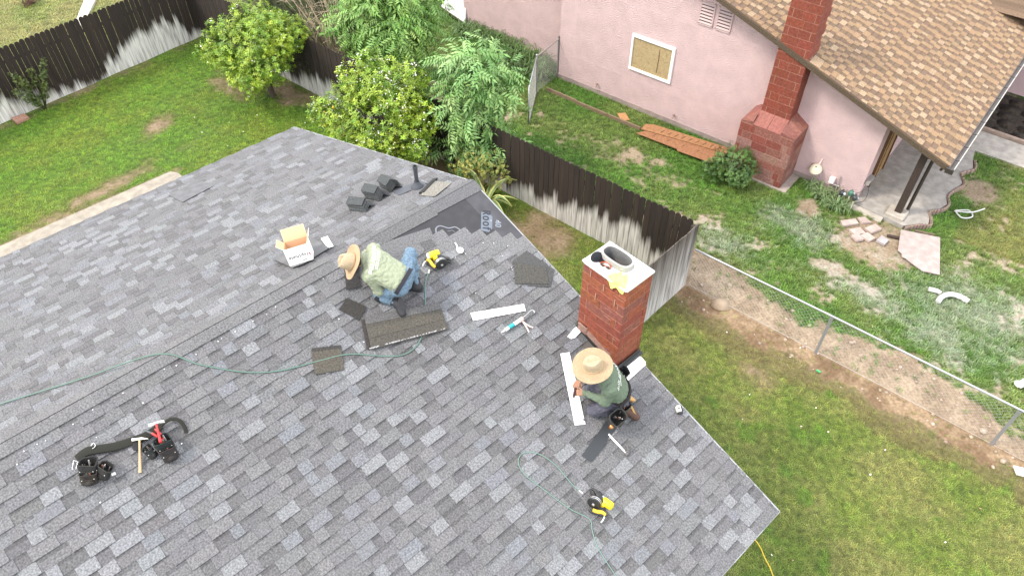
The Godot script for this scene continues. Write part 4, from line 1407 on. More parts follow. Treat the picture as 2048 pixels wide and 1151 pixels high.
	b.tube([Vector3(0, -0.05, 0), Vector3(0, 1.2, 0)], 0.03, 8)
	b.ball(Vector3(0, 1.2, 0), Vector3(0.035, 0.03, 0.035), 8)
	obj("post", b, gal, s)
	b = MB.new()
	b.col = Color(0.26, 0.25, 0.25)
	b.tube([e * 0.9 + Vector3(0, -0.05, 0), e * 0.9 + Vector3(0, 1.28, 0)], 0.034, 8)
	obj("post", b, gal, s)
	b = MB.new()
	b.col = Color(0.40, 0.36, 0.34)
	b.tube([Vector3(0, 1.16, 0), e * 0.9 + Vector3(0, 1.2, 0)], 0.021, 8)
	obj("top_rail", b, gal, s)
	wire_panel(s, Vector3.ZERO, e.normalized(), e.length() * 0.9, 0.03, 1.15, 0.0026, 0.07, wire)

# ================================================================= plants
func leaf_tri(b: MB, at: Vector3, d: Vector3, up: Vector3, l: float, w: float, bend := 0.25) -> void:
	# pointed oval leaf folded along its rib
	var side := d.cross(up).normalized()
	var nrm := side.cross(d).normalized()
	var tip := at + d * l - nrm * bend * l
	var mid := at + d * l * 0.5 - nrm * bend * l * 0.25
	var lft := at + d * l * 0.45 + side * w * 0.5 + nrm * w * 0.12 - nrm * bend * l * 0.22
	var rgt := at + d * l * 0.45 - side * w * 0.5 + nrm * w * 0.12 - nrm * bend * l * 0.22
	b.tri(at, lft, mid, nrm); b.tri(mid, lft, tip, nrm)
	b.tri(at, mid, rgt, nrm); b.tri(mid, tip, rgt, nrm)

func sprig(kind: String) -> MB:
	var b := MB.new()
	var r := RandomNumberGenerator.new()
	r.seed = hash(kind)
	if kind == "citrus":
		for i in 7:
			var a := i * 2.4
			var d := Vector3(cos(a), 0.35 + 0.07 * i, sin(a)).normalized()
			leaf_tri(b, Vector3(0, 0.012 * i, 0), d, Vector3.UP, r.randf_range(0.055, 0.085), r.randf_range(0.03, 0.04))
	elif kind == "ash":
		# pinnate leaf along +z, drooping
		for i in 5:
			var t := 0.05 + i * 0.055
			var y := -0.25 * t * t * 3.0
			for sd in [-1, 1]:
				if i == 4 and sd == 1: continue
				var d := Vector3(sd * 0.85, -0.25, 0.55).normalized()
				if i == 4: d = Vector3(0, -0.35, 1).normalized()
				leaf_tri(b, Vector3(0, y, t), d, Vector3.UP, r.randf_range(0.095, 0.135), r.randf_range(0.034, 0.046), 0.3)
		b.tri(Vector3(-0.003, 0, 0), Vector3(0.003, 0, 0), Vector3(0, -0.05, 0.27), Vector3.UP)
	elif kind == "small":
		for i in 9:
			var a := i * 2.4
			leaf_tri(b, Vector3(0, 0.008 * i, 0), Vector3(cos(a), 0.5, sin(a)).normalized(), Vector3.UP, r.randf_range(0.03, 0.05), 0.02)
	elif kind == "needle":
		for i in 12:
			var a := i * 2.4
			var d := Vector3(cos(a) * 0.6, 0.9, sin(a) * 0.6).normalized()
			leaf_tri(b, Vector3(0, 0.012 * i, 0), d, Vector3(0.3, 0.2, 1), r.randf_range(0.06, 0.12), 0.008, 0.1)
	elif kind == "blossom":
		for i in 5:
			var a := TAU * i / 5.0
			leaf_tri(b, Vector3.ZERO, Vector3(cos(a), 0.4, sin(a)).normalized(), Vector3.UP, 0.020, 0.014, 0.1)
	elif kind == "strap":
		for i in 11:
			var a := i * 2.4 + r.randf()
			var l := r.randf_range(0.3, 0.55)
			var d := Vector3(cos(a), 0, sin(a))
			var sd := Vector3(-sin(a), 0, cos(a)) * 0.012
			var p := [Vector3.ZERO, d * l * 0.22 + Vector3.UP * l * 0.55, d * l * 0.55 + Vector3.UP * l * 0.72, d * l * 0.9 + Vector3.UP * l * 0.5]
			for k in 3:
				var w0: float = 1.0 if k < 2 else 0.8
				var w1: float = 1.0 if k < 1 else (0.8 if k < 2 else 0.1)
				b.quad(p[k] - sd * w0, p[k] + sd * w0, p[k + 1] + sd * w1, p[k + 1] - sd * w1, Vector3.UP)
	elif kind == "grass":
		for i in 9:
			var a := i * 2.4 + r.randf() * 0.6
			var l := r.randf_range(0.6, 1.15)
			var d := Vector3(cos(a), 0, sin(a))
			var base := d * r.randf_range(0.0, 0.35) + Vector3(r.randf_range(-0.25, 0.25), 0, r.randf_range(-0.25, 0.25))
			var sd := Vector3(-sin(a), 0, cos(a)) * 0.06
			var m := base + d * l * 0.22 + Vector3.UP * l * 0.6
			var tip := base + d * l * 0.75 + Vector3.UP * l * 0.8
			b.quad(base - sd, base + sd, m + sd * 0.8, m - sd * 0.8, Vector3.UP + d)
			b.tri(m - sd * 0.8, m + sd * 0.8, tip, Vector3.UP)
	return b

func leaf_mat(key: String, thru := 0.25) -> StandardMaterial3D:
	if mats.has(key): return mats[key]
	var m := StandardMaterial3D.new()
	m.vertex_color_use_as_albedo = true
	m.roughness = 0.55
	m.cull_mode = BaseMaterial3D.CULL_DISABLED
	m.backlight_enabled = true
	m.backlight = Color(thru * 0.6, thru, thru * 0.2)
	mats[key] = m
	return m

# leaves spread through lobes [[centre, radii], ...]; colours from a to b in clumps
func crown(parent: Node3D, lobes: Array, count: int, kind: String, ca: Color, cb: Color, size: float, droop := 0.0, shell := 0.72) -> void:
	var xfs := []; var cols := []
	var vol := 0.0
	for l in lobes: vol += pow((l[1] as Vector3).x * (l[1] as Vector3).y * (l[1] as Vector3).z, 0.67)
	for l in lobes:
		var R: Vector3 = l[1]
		var k := int(count * pow(R.x * R.y * R.z, 0.67) / vol)
		for i in k:
			var d := Vector3(rng.randfn(), rng.randfn(), rng.randfn()).normalized()
			var p0: Vector3 = l[0]
			var lump := n_fine.get_noise_3dv((p0 + d * R) * 0.38)
			var rr := lerpf(shell, 1.0, sqrt(rng.randf())) * (1.0 + lump * 0.75)
			if lump < -0.22 and rng.randf() < 0.8: continue
			var p := p0 + d * R * rr
			if p.y < 0.05: continue
			var out := (d / R).normalized()
			var up := (out + Vector3.UP * 0.5 + Vector3(rng.randf_range(-0.6, 0.6), rng.randf_range(-0.5, 0.5), rng.randf_range(-0.6, 0.6))).normalized()
			var fw := out.lerp(Vector3(rng.randfn(), rng.randfn() * 0.4, rng.randfn()), 0.5)
			fw = (fw + Vector3.DOWN * droop).normalized()
			if kind == "ash":
				# z runs out along the leaf
				var z := fw
				var x := up.cross(z).normalized()
				var y := z.cross(x)
				xfs.append(Transform3D(Basis(x, y, z) * Basis.from_scale(Vector3.ONE * size * rng.randf_range(0.75, 1.2)), p))
			else:
				var x := up.cross(Vector3(rng.randfn(), rng.randfn(), rng.randfn())).normalized()
				var z := x.cross(up)
				xfs.append(Transform3D(Basis(x, up, z) * Basis.from_scale(Vector3.ONE * size * rng.randf_range(0.75, 1.25)), p))
			var t := clampf(0.5 + n_mid.get_noise_3dv(p * 1.5) * 1.1 + rng.randf_range(-0.3, 0.3), 0, 1)
			cols.append(jig(ca.lerp(cb, t), 0.24, 0.08))
	stuff(mm("crown", sprig(kind).mesh(leaf_mat("leaf_" + kind)), xfs, cols, parent))

func limb(b: MB, a: Vector3, e: Vector3, r0: float, r1: float, bend: float) -> void:
	var m := (a + e) / 2.0 + Vector3(rng.randf_range(-bend, bend), rng.randf_range(0, bend), rng.randf_range(-bend, bend))
	b.tube(smooth_path([a, m, e], 4), [r0, r0, lerpf(r0, r1, 0.25), lerpf(r0, r1, 0.35), lerpf(r0, r1, 0.5), lerpf(r0, r1, 0.6), lerpf(r0, r1, 0.75), lerpf(r0, r1, 0.9), r1], 7)

func build_trees() -> void:
	var bark := vmat("bark", 0.95, noise_tex(0.05, 0.5, 1.0, 81), bump_tex(0.1, 8.0, 82), 2.0)
	# two citrus trees
	for q in [[Vector3(-17.15, 0, -10.02), "round bright green citrus tree near the corner of the dark fences", 1.0, 4200, 90],
			[Vector3(-12.25, 0, -10.0), "bushy citrus tree with white blossom and yellow fruit beside the grey roof", 1.04, 5200, 420]]:
		var base: Vector3 = q[0]
		var k: float = q[2]
		var t := thing("citrus_tree", q[1], "tree", Transform3D(Basis.IDENTITY, base))
		var b := MB.new()
		b.col = Color(0.17, 0.13, 0.10)
		limb(b, Vector3(0, -0.05, 0), Vector3(0.05, 0.7, 0.02), 0.09, 0.06, 0.04)
		for e in [Vector3(-0.7, 1.7, 0.3), Vector3(0.6, 1.8, 0.2), Vector3(0.1, 2.0, -0.6), Vector3(-0.2, 1.9, 0.7)]:
			limb(b, Vector3(0.03, 0.55, 0.01), e, 0.05, 0.015, 0.12)
		obj("trunk", b, bark, t)
		var lobes := []
		if q[4] < 100:
			lobes = [[Vector3(-0.05, 1.55, 0.05), Vector3(0.95, 0.8, 0.95)], [Vector3(-0.75, 1.45, 0.55), Vector3(0.6, 0.55, 0.6)], [Vector3(0.6, 1.35, 0.35), Vector3(0.62, 0.55, 0.6)], [Vector3(-0.5, 1.95, -0.35), Vector3(0.6, 0.5, 0.6)], [Vector3(0.5, 1.9, -0.35), Vector3(0.6, 0.5, 0.55)], [Vector3(0.05, 1.0, 0.75), Vector3(0.6, 0.45, 0.45)], [Vector3(-1.1, 1.2, 0.75), Vector3(0.35, 0.35, 0.35)]]
		else:
			lobes = [[Vector3(0.0, 1.35, 0.05), Vector3(1.1, 0.95, 1.0)], [Vector3(-0.85, 1.15, 0.55), Vector3(0.65, 0.65, 0.6)], [Vector3(0.85, 1.25, 0.25), Vector3(0.6, 0.6, 0.6)], [Vector3(-0.1, 2.05, -0.25), Vector3(0.75, 0.55, 0.65)], [Vector3(0.25, 0.75, 0.75), Vector3(0.75, 0.5, 0.5)], [Vector3(0.7, 1.85, -0.1), Vector3(0.5, 0.45, 0.5)], [Vector3(-0.75, 1.75, 0.1), Vector3(0.5, 0.5, 0.5)]]
		var core := lobes.duplicate()
		for l in core:
			for _i in 3:
				var dd := Vector3(rng.randfn(), rng.randfn() * 0.8 + 0.25, rng.randfn()).normalized()
				lobes.append([l[0] + dd * (l[1] as Vector3) * 1.0, Vector3.ONE * rng.randf_range(0.20, 0.40)])
		crown(t, lobes, q[3], "citrus", Color(0.105, 0.205, 0.014), Color(0.285, 0.385, 0.028), k * 0.92, 0.0, 0.55)
		# blossom clusters as one soft mass of specks
		var xfs := []; var cols := []
		for i in q[4] * 3:
			var l: Array = lobes[rng.randi_range(0, lobes.size() - 1)]
			var d := Vector3(rng.randfn(), rng.randfn() + 0.3, rng.randfn()).normalized()
			if q[4] < 100 and d.x < 0.0 and rng.randf() < 0.85: continue
			xfs.append(Transform3D(Basis(Vector3(rng.randfn(), rng.randfn(), rng.randfn()).normalized(), rng.randf() * TAU) * Basis.from_scale(Vector3.ONE * rng.randf_range(0.8, 1.5)), l[0] + d * (l[1] as Vector3) * 1.02))
			cols.append(Color(0.75, 0.74, 0.66) if rng.randf() < 0.85 else Color(0.62, 0.55, 0.25))
		stuff(mm("blossom", sprig("blossom").mesh(leaf_mat("petal", 0.2)), xfs, cols, t))
		if q[4] > 100:
			for p in [Vector3(-1.28, 1.35, 0.85), Vector3(-1.22, 1.05, 0.95), Vector3(-1.02, 1.55, 0.75), Vector3(-0.62, 0.88, 1.18)]:
				b = MB.new()
				b.col = Color(0.58, 0.42, 0.03)
				b.lathe([Vector2(0.0, -0.045), Vector2(0.012, -0.04), Vector2(0.03, -0.015), Vector2(0.032, 0.01), Vector2(0.015, 0.038), Vector2(0.0, 0.045)], 10, Transform3D(Basis.IDENTITY, p))
				obj("lemon", b, vmat("fruit", 0.4), t)
	# two young ash trees with feathered leaves
	for q in [[Vector3(-14.55, 0, -12.35), "broad feathery ash tree at top centre behind the wooden fence", [[Vector3(0, 2.1, 0), Vector3(1.0, 1.0, 1.0)], [Vector3(-0.9, 2.0, 0.2), Vector3(0.7, 0.7, 0.7)], [Vector3(0.55, 2.0, -0.2), Vector3(0.7, 0.7, 0.8)], [Vector3(-0.3, 2.9, -0.3), Vector3(0.9, 0.7, 0.8)], [Vector3(0.3, 2.7, -0.8), Vector3(0.8, 0.7, 0.8)], [Vector3(-0.9, 1.2, 0.35), Vector3(0.6, 0.6, 0.4)], [Vector3(-0.5, 0.7, 0.3), Vector3(0.5, 0.5, 0.4)]], 1650, Color(0.085, 0.195, 0.026), Color(0.195, 0.330, 0.070)],
			[Vector3(-10.35, 0, -11.2), "tall narrow ash tree with pale feathery leaves leaning over the side fence", [[Vector3(0.05, 2.75, 0), Vector3(0.75, 0.65, 0.75)], [Vector3(-0.55, 2.55, -0.1), Vector3(0.55, 0.4, 0.55)], [Vector3(0.6, 2.45, -0.15), Vector3(0.55, 0.5, 0.55)], [Vector3(0.0, 1.95, 0.15), Vector3(0.8, 0.6, 0.7)], [Vector3(0.15, 1.35, 0.3), Vector3(0.6, 0.5, 0.6)], [Vector3(-0.4, 1.55, 0.2), Vector3(0.55, 0.45, 0.5)], [Vector3(0.0, 3.2, -0.1), Vector3(0.5, 0.35, 0.5)], [Vector3(0.25, 0.85, 0.45), Vector3(0.45, 0.4, 0.4)], [Vector3(-0.6, 0.55, 0.45), Vector3(0.35, 0.25, 0.3)], [Vector3(0.95, 1.15, 0.1), Vector3(0.35, 0.2, 0.3)]], 1200, Color(0.090, 0.210, 0.045), Color(0.235, 0.370, 0.120)]]:
		var t := thing("ash_tree", q[1], "tree", Transform3D(Basis.IDENTITY, q[0]))
		var b := MB.new()
		b.col = Color(0.20, 0.16, 0.12)
		limb(b, Vector3(0, -0.05, 0), Vector3(0.02, 1.5, 0.0), 0.06, 0.04, 0.05)
		for l in q[2]:
			limb(b, Vector3(0.0, clampf((l[0] as Vector3).y * 0.55, 0.15, 1.5), 0), l[0], 0.028, 0.008, 0.08)
		obj("trunk", b, bark, t)
		crown(t, q[2], q[3], "ash", q[4], q[5], 1.28, 0.45, 0.35)
	# dark feathery shrub behind the fence corner
	var t := thing("juniper_shrub", "dark feathery evergreen shrub behind the fence corner at top", "shrub", Transform3D(Basis.IDENTITY, Vector3(-17.6, 0, -12.3)))
	var b := MB.new()
	b.col = Color(0.10, 0.07, 0.05)
	for e in [Vector3(-1.0, 1.6, 0.3), Vector3(0.2, 1.9, 0), Vector3(0.9, 1.5, 0.4), Vector3(-0.4, 2.0, -0.6)]:
		limb(b, Vector3(0, -0.05, 0), e, 0.05, 0.02, 0.15)
	obj("trunk", b, bark, t)
	crown(t, [[Vector3(-0.6, 1.5, 0.3), Vector3(0.9, 0.8, 0.8)], [Vector3(0.5, 1.6, 0.3), Vector3(0.8, 0.8, 0.7)], [Vector3(-1.5, 1.7, -0.3), Vector3(0.9, 0.8, 0.9)], [Vector3(0.9, 1.1, 1.0), Vector3(0.4, 0.7, 0.4)], [Vector3(0.2, 2.1, -0.5), Vector3(0.9, 0.6, 0.9)], [Vector3(-3.0, 1.6, -0.6), Vector3(1.2, 0.9, 1.0)]], 5200, "needle", Color(0.038, 0.052, 0.018), Color(0.085, 0.095, 0.040), 1.3)
	# leafless shrub of pale twigs
	t = thing("bare_shrub", "leafless shrub of pale tan twigs leaning over the fence by the ash tree", "shrub", Transform3D(Basis.IDENTITY, Vector3(-15.75, 0, -11.75)))
	b = MB.new()
	for i in 44:
		b.col = jig(Color(0.40, 0.31, 0.22), 0.2)
		var a := rng.randf_range(-0.7, 0.7)
		var top := Vector3(-0.9 + a * 2.0, rng.randf_range(1.5, 3.2), rng.randf_range(-0.7, 0.9))
		var root := Vector3(rng.randf_range(-0.12, 0.12), -0.05, rng.randf_range(-0.12, 0.12))
		limb(b, root, top, 0.016, 0.005, 0.18)
		for k in 6:
			var f := rng.randf_range(0.35, 0.95)
			var p := root.lerp(top, f)
			var e := p + Vector3(rng.randf_range(-0.45, 0.35), rng.randf_range(-0.1, 0.5), rng.randf_range(-0.35, 0.35))
			b.tube([p, p.lerp(e, 0.5) + Vector3(0, 0.03, 0), e], [0.007, 0.005, 0.003], 4)
	obj("branches", b, vmat("twig", 0.9), t)
	crown(t, [[Vector3(0.25, 0.8, 0.55), Vector3(0.35, 0.5, 0.25)], [Vector3(-0.7, 1.5, 0.4), Vector3(0.6, 0.6, 0.5)]], 70, "small", Color(0.17, 0.19, 0.04), Color(0.26, 0.27, 0.06), 1.0, 0.0, 0.2)
	# shrub of upright stems against the left fence
	t = thing("columnar_shrub", "small green shrub of upright prickly stems against the left fence", "shrub", Transform3D(Basis.IDENTITY, Vector3(-21.62, 0, -5.55)))
	for e in [Vector3(0.15, 1.35, 0.42), Vector3(0.05, 1.15, 0.2), Vector3(0.1, 1.25, -0.12), Vector3(0.05, 1.0, -0.35), Vector3(0.2, 1.45, -0.5), Vector3(0.2, 0.9, 0.55), Vector3(0.25, 0.75, 0.3)]:
		b = MB.new()
		b.col = Color(0.07, 0.085, 0.025)
		limb(b, Vector3(0, -0.05, 0), e, 0.02, 0.008, 0.06)
		obj("stem", b, bark, t)
		var lobes := []
		for k in 7: lobes.append([e * (0.3 + 0.1 * k), Vector3(0.07, 0.09, 0.07)])
		crown(t, lobes, 150, "small", Color(0.06, 0.095, 0.02), Color(0.12, 0.15, 0.035), 0.9, 0.0, 0.3)
	# dark bush beside the neighbour's chimney
	t = thing("round_bush", "dark green round bush at the foot of the neighbour's brick chimney", "bush", Transform3D(Basis.IDENTITY, Vector3(-5.15, 0, -14.72)))
	b = MB.new()
	b.col = Color(0.10, 0.08, 0.05)
	for e in [Vector3(0.3, 0.6, 0), Vector3(-0.2, 0.7, 0.2), Vector3(0, 0.7, -0.2)]: limb(b, Vector3(0, -0.05, 0), e, 0.025, 0.01, 0.05)
	obj("trunk", b, bark, t)
	crown(t, [[Vector3(0.05, 0.5, 0), Vector3(0.45, 0.48, 0.42)], [Vector3(-0.25, 0.3, 0.15), Vector3(0.38, 0.3, 0.32)], [Vector3(0.25, 0.35, 0.2), Vector3(0.32, 0.32, 0.3)]], 1500, "small", Color(0.035, 0.085, 0.016), Color(0.085, 0.16, 0.03), 1.1)
	# strap-leaved clumps along the recessed pink wall
	var proto: Node3D = null
	var where := [["near the white panel", -15.0, -16.2], ["behind the tall ash tree's top", -14.1, -16.1], ["in the middle of the recessed pink wall", -13.3, -16.05], ["beside the wire fence post", -12.6, -15.9], ["at the pink house's inner corner", -12.0, -15.75]]
	for i in where.size():
		var c: Node3D
		if proto == null:
			proto = thing("lily_clump", "", "plant")
			var xfs := []; var cols := []
			for k in 26:
				var p := Vector3(rng.randf_range(-0.4, 0.4), 0, rng.randf_range(-0.25, 0.25))
				xfs.append(Transform3D(Basis(Vector3.UP, rng.randf() * TAU) * Basis.from_scale(Vector3.ONE * rng.randf_range(0.8, 1.25)), p))
				cols.append(jig(Color(0.065, 0.125, 0.028), 0.3, 0.1))
			stuff(mm("leaves", sprig("strap").mesh(leaf_mat("leaf_strap")), xfs, cols, proto))
			c = proto
		else:
			c = proto.duplicate()
			c.name = unique("lily_clump", self)
			add_child(c, true)
		c.position = Vector3(where[i][1], 0, where[i][2])
		c.rotation.y = i * 1.3
		tag(c, "green strap leaved clump " + where[i][0], "plant", "strap leaved clumps along the recessed pink wall")
	t = thing("weed_clump", "grey green strap leaved weeds round the garden valves", "plant", Transform3D(Basis.IDENTITY, Vector3(-3.0, 0, -15.45)))
	var xf2 := []; var co2 := []
	for k in 34:
		xf2.append(Transform3D(Basis(Vector3.UP, rng.randf() * TAU) * Basis.from_scale(Vector3.ONE * rng.randf_range(0.45, 0.85)), Vector3(rng.randf_range(-0.5, 0.5), 0, rng.randf_range(-0.3, 0.3))))
		co2.append(jig(Color(0.13, 0.19, 0.075), 0.3, 0.1))
	stuff(mm("leaves", sprig("strap").mesh(leaf_mat("leaf_strap")), xf2, co2, t))
	# striped agave and a yellowish shrub at the roof's corner
	t = thing("agave", "agave with yellow edged arching leaves beside the grey roof's gable corner", "plant", Transform3D(Basis.IDENTITY, Vector3(-9.15, 0, -10.1)))
	for i in 15:
		var a := i * 2.4
		var l := rng.randf_range(0.7, 1.1)
		var d := Vector3(cos(a), 0, sin(a))
		var sd := Vector3(-sin(a), 0, cos(a))
		b = MB.new()
		var rise := rng.randf_range(0.45, 0.95)
		var p := []
		for k in 8:
			var f := k / 7.0
			p.append(d * l * f * (0.5 + 0.4 * f) + Vector3.UP * (0.05 + l * rise * sin(f * 2.2) * 0.85))
		for k in 7:
			var w0 := 0.055 * sin(0.5 + 2.6 * k / 7.0); var w1 := 0.055 * sin(0.5 + 2.6 * (k + 1) / 7.0)
			b.col = Color(0.12, 0.19, 0.07)
			b.quad(p[k] - sd * w0 * 0.6, p[k] + sd * w0 * 0.6, p[k + 1] + sd * w1 * 0.6, p[k + 1] - sd * w1 * 0.6, Vector3.UP)
			b.col = Color(0.40, 0.40, 0.14)
			for e in [-1.0, 1.0]:
				b.quad(p[k] + sd * w0 * 0.6 * e, p[k] + sd * w0 * e + Vector3.UP * 0.015, p[k + 1] + sd * w1 * e + Vector3.UP * 0.015, p[k + 1] + sd * w1 * 0.6 * e, Vector3.UP)
		obj("leaf", b, leaf_mat("agave_leaf"), t)
	t = thing("yellow_shrub", "twiggy yellow green shrub between the tall ash tree and the agave", "shrub", Transform3D(Basis.IDENTITY, Vector3(-9.75, 0, -10.45)))
	b = MB.new()
	for i in 16:
		b.col = jig(Color(0.26, 0.20, 0.12), 0.2)
		limb(b, Vector3(0, -0.05, 0), Vector3(rng.randf_range(-0.5, 0.8), rng.randf_range(0.6, 1.25), rng.randf_range(-0.3, 0.4)), 0.012, 0.004, 0.08)
	obj("branches", b, vmat("twig"), t)
	crown(t, [[Vector3(0.0, 0.9, 0.1), Vector3(0.45, 0.4, 0.35)], [Vector3(0.65, 0.9, 0.05), Vector3(0.45, 0.4, 0.3)], [Vector3(-0.3, 0.6, 0.1), Vector3(0.3, 0.35, 0.3)]], 420, "small", Color(0.14, 0.17, 0.035), Color(0.30, 0.29, 0.06), 1.0, 0.0, 0.2)
	# small reddish shrub in the yard behind
	t = thing("red_shrub", "low dark reddish twiggy shrub in the yellowish lawn behind the back fence", "shrub", Transform3D(Basis.IDENTITY, Vector3(-28.4, 0, -8.4)))
	b = MB.new()
	for i in 60:
		b.col = jig(Color(0.10, 0.05, 0.035), 0.3)
		b.tube([Vector3(rng.randf_range(-0.2, 0.2), 0, rng.randf_range(-0.2, 0.2)), Vector3(rng.randf_range(-0.5, 0.5), rng.randf_range(0.1, 0.4), rng.randf_range(-0.4, 0.4))], [0.01, 0.004], 4)
	obj("branches", b, vmat("twig"), t)

func inside_house(x: float, z: float) -> bool:
	var h := house_local(x, z)
	if h.x < -0.3 and absf(h.y) < 4.6: return true
	if h.y < -4.6 and h.y > -10.3 and h.x < -1.4: return true
	return h.x > -0.4 and h.x < 0.15 and h.y > 2.48 and h.y < 3.22

func paved(x: float, z: float) -> bool:
	if z < -15.55 and x > -2.55 and x < -0.72 and z > -19.9: return true
	if z < -16.0 and x > -11.4 and x < -2.4: return true
	if z < -16.55 and x < -11.3 and x > -15.7: return true
	if z < -19.8 and x > -2.5: return true
	return x > -5.5 and x < -3.85 and z < -15.1 and z > -16.0

func build_grass() -> void:
	var m := sprig("grass").mesh(leaf_mat("grass_blade", 0.12))
	# [name, x0, x1, z0, z1, spacing]
	for q in [["lawn_grass", -21.7, -9.0, -10.8, 0.5, 0.058, 0.8, "green mown lawn grass left of the grey roof"], ["lawn_grass", -9.0, 5.5, -10.8, -1.5, 0.043, 0.72, "olive mown lawn grass right of the grey roof"], ["neighbour_grass", -17.5, 6.5, -20.5, -10.9, 0.056, 1.0, "patchy longer grass of the yard by the pink house"], ["far_grass", -36.0, -21.95, -14.0, -2.0, 0.095, 1.25, "yellowish grass beyond the left fence"]]:
		var xfs := []; var cols := []
		var x: float = q[1]
		while x < q[2]:
			var z: float = q[3]
			while z < q[4]:
				var px: float = x + rng.randf_range(-0.5, 0.5) * q[5]; var pz: float = z + rng.randf_range(-0.5, 0.5) * q[5]
				z += q[5]
				if inside_house(px, pz) or paved(px, pz): continue
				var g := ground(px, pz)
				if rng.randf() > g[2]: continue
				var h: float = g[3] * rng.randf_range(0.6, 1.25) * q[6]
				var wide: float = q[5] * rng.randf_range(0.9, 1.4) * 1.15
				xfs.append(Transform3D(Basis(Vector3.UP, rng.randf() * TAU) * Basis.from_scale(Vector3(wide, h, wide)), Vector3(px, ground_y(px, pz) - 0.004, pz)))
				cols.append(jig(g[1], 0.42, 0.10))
			x += q[5]
		stuff(tag(mm(q[0], m, xfs, cols), q[7], "grass"))

# ================================================================= things lying on the roof
func sheet(called: String, label: String, category: String, pts: Array, o0: float, thick: float, col: Color, m: Material, back := false, group := "", tilt := 0.0) -> Node3D:
	var c := Vector2.ZERO
	for p in pts: c += p
	c /= pts.size()
	var node := thing(called, label, category, on_back(c.x, c.y, o0) if back else on_front(c.x, c.y, o0), group)
	var poly := PackedVector2Array()
	for p in pts: poly.append(Vector2((c.x - p.x) if back else (p.x - c.x), p.y - c.y))
	var b := MB.new()
	b.col = col
	b.slab(poly, 0.0, thick, Transform3D(Basis(Vector3.RIGHT, tilt), Vector3.ZERO))
	obj("sheet", b, m, node)
	return node

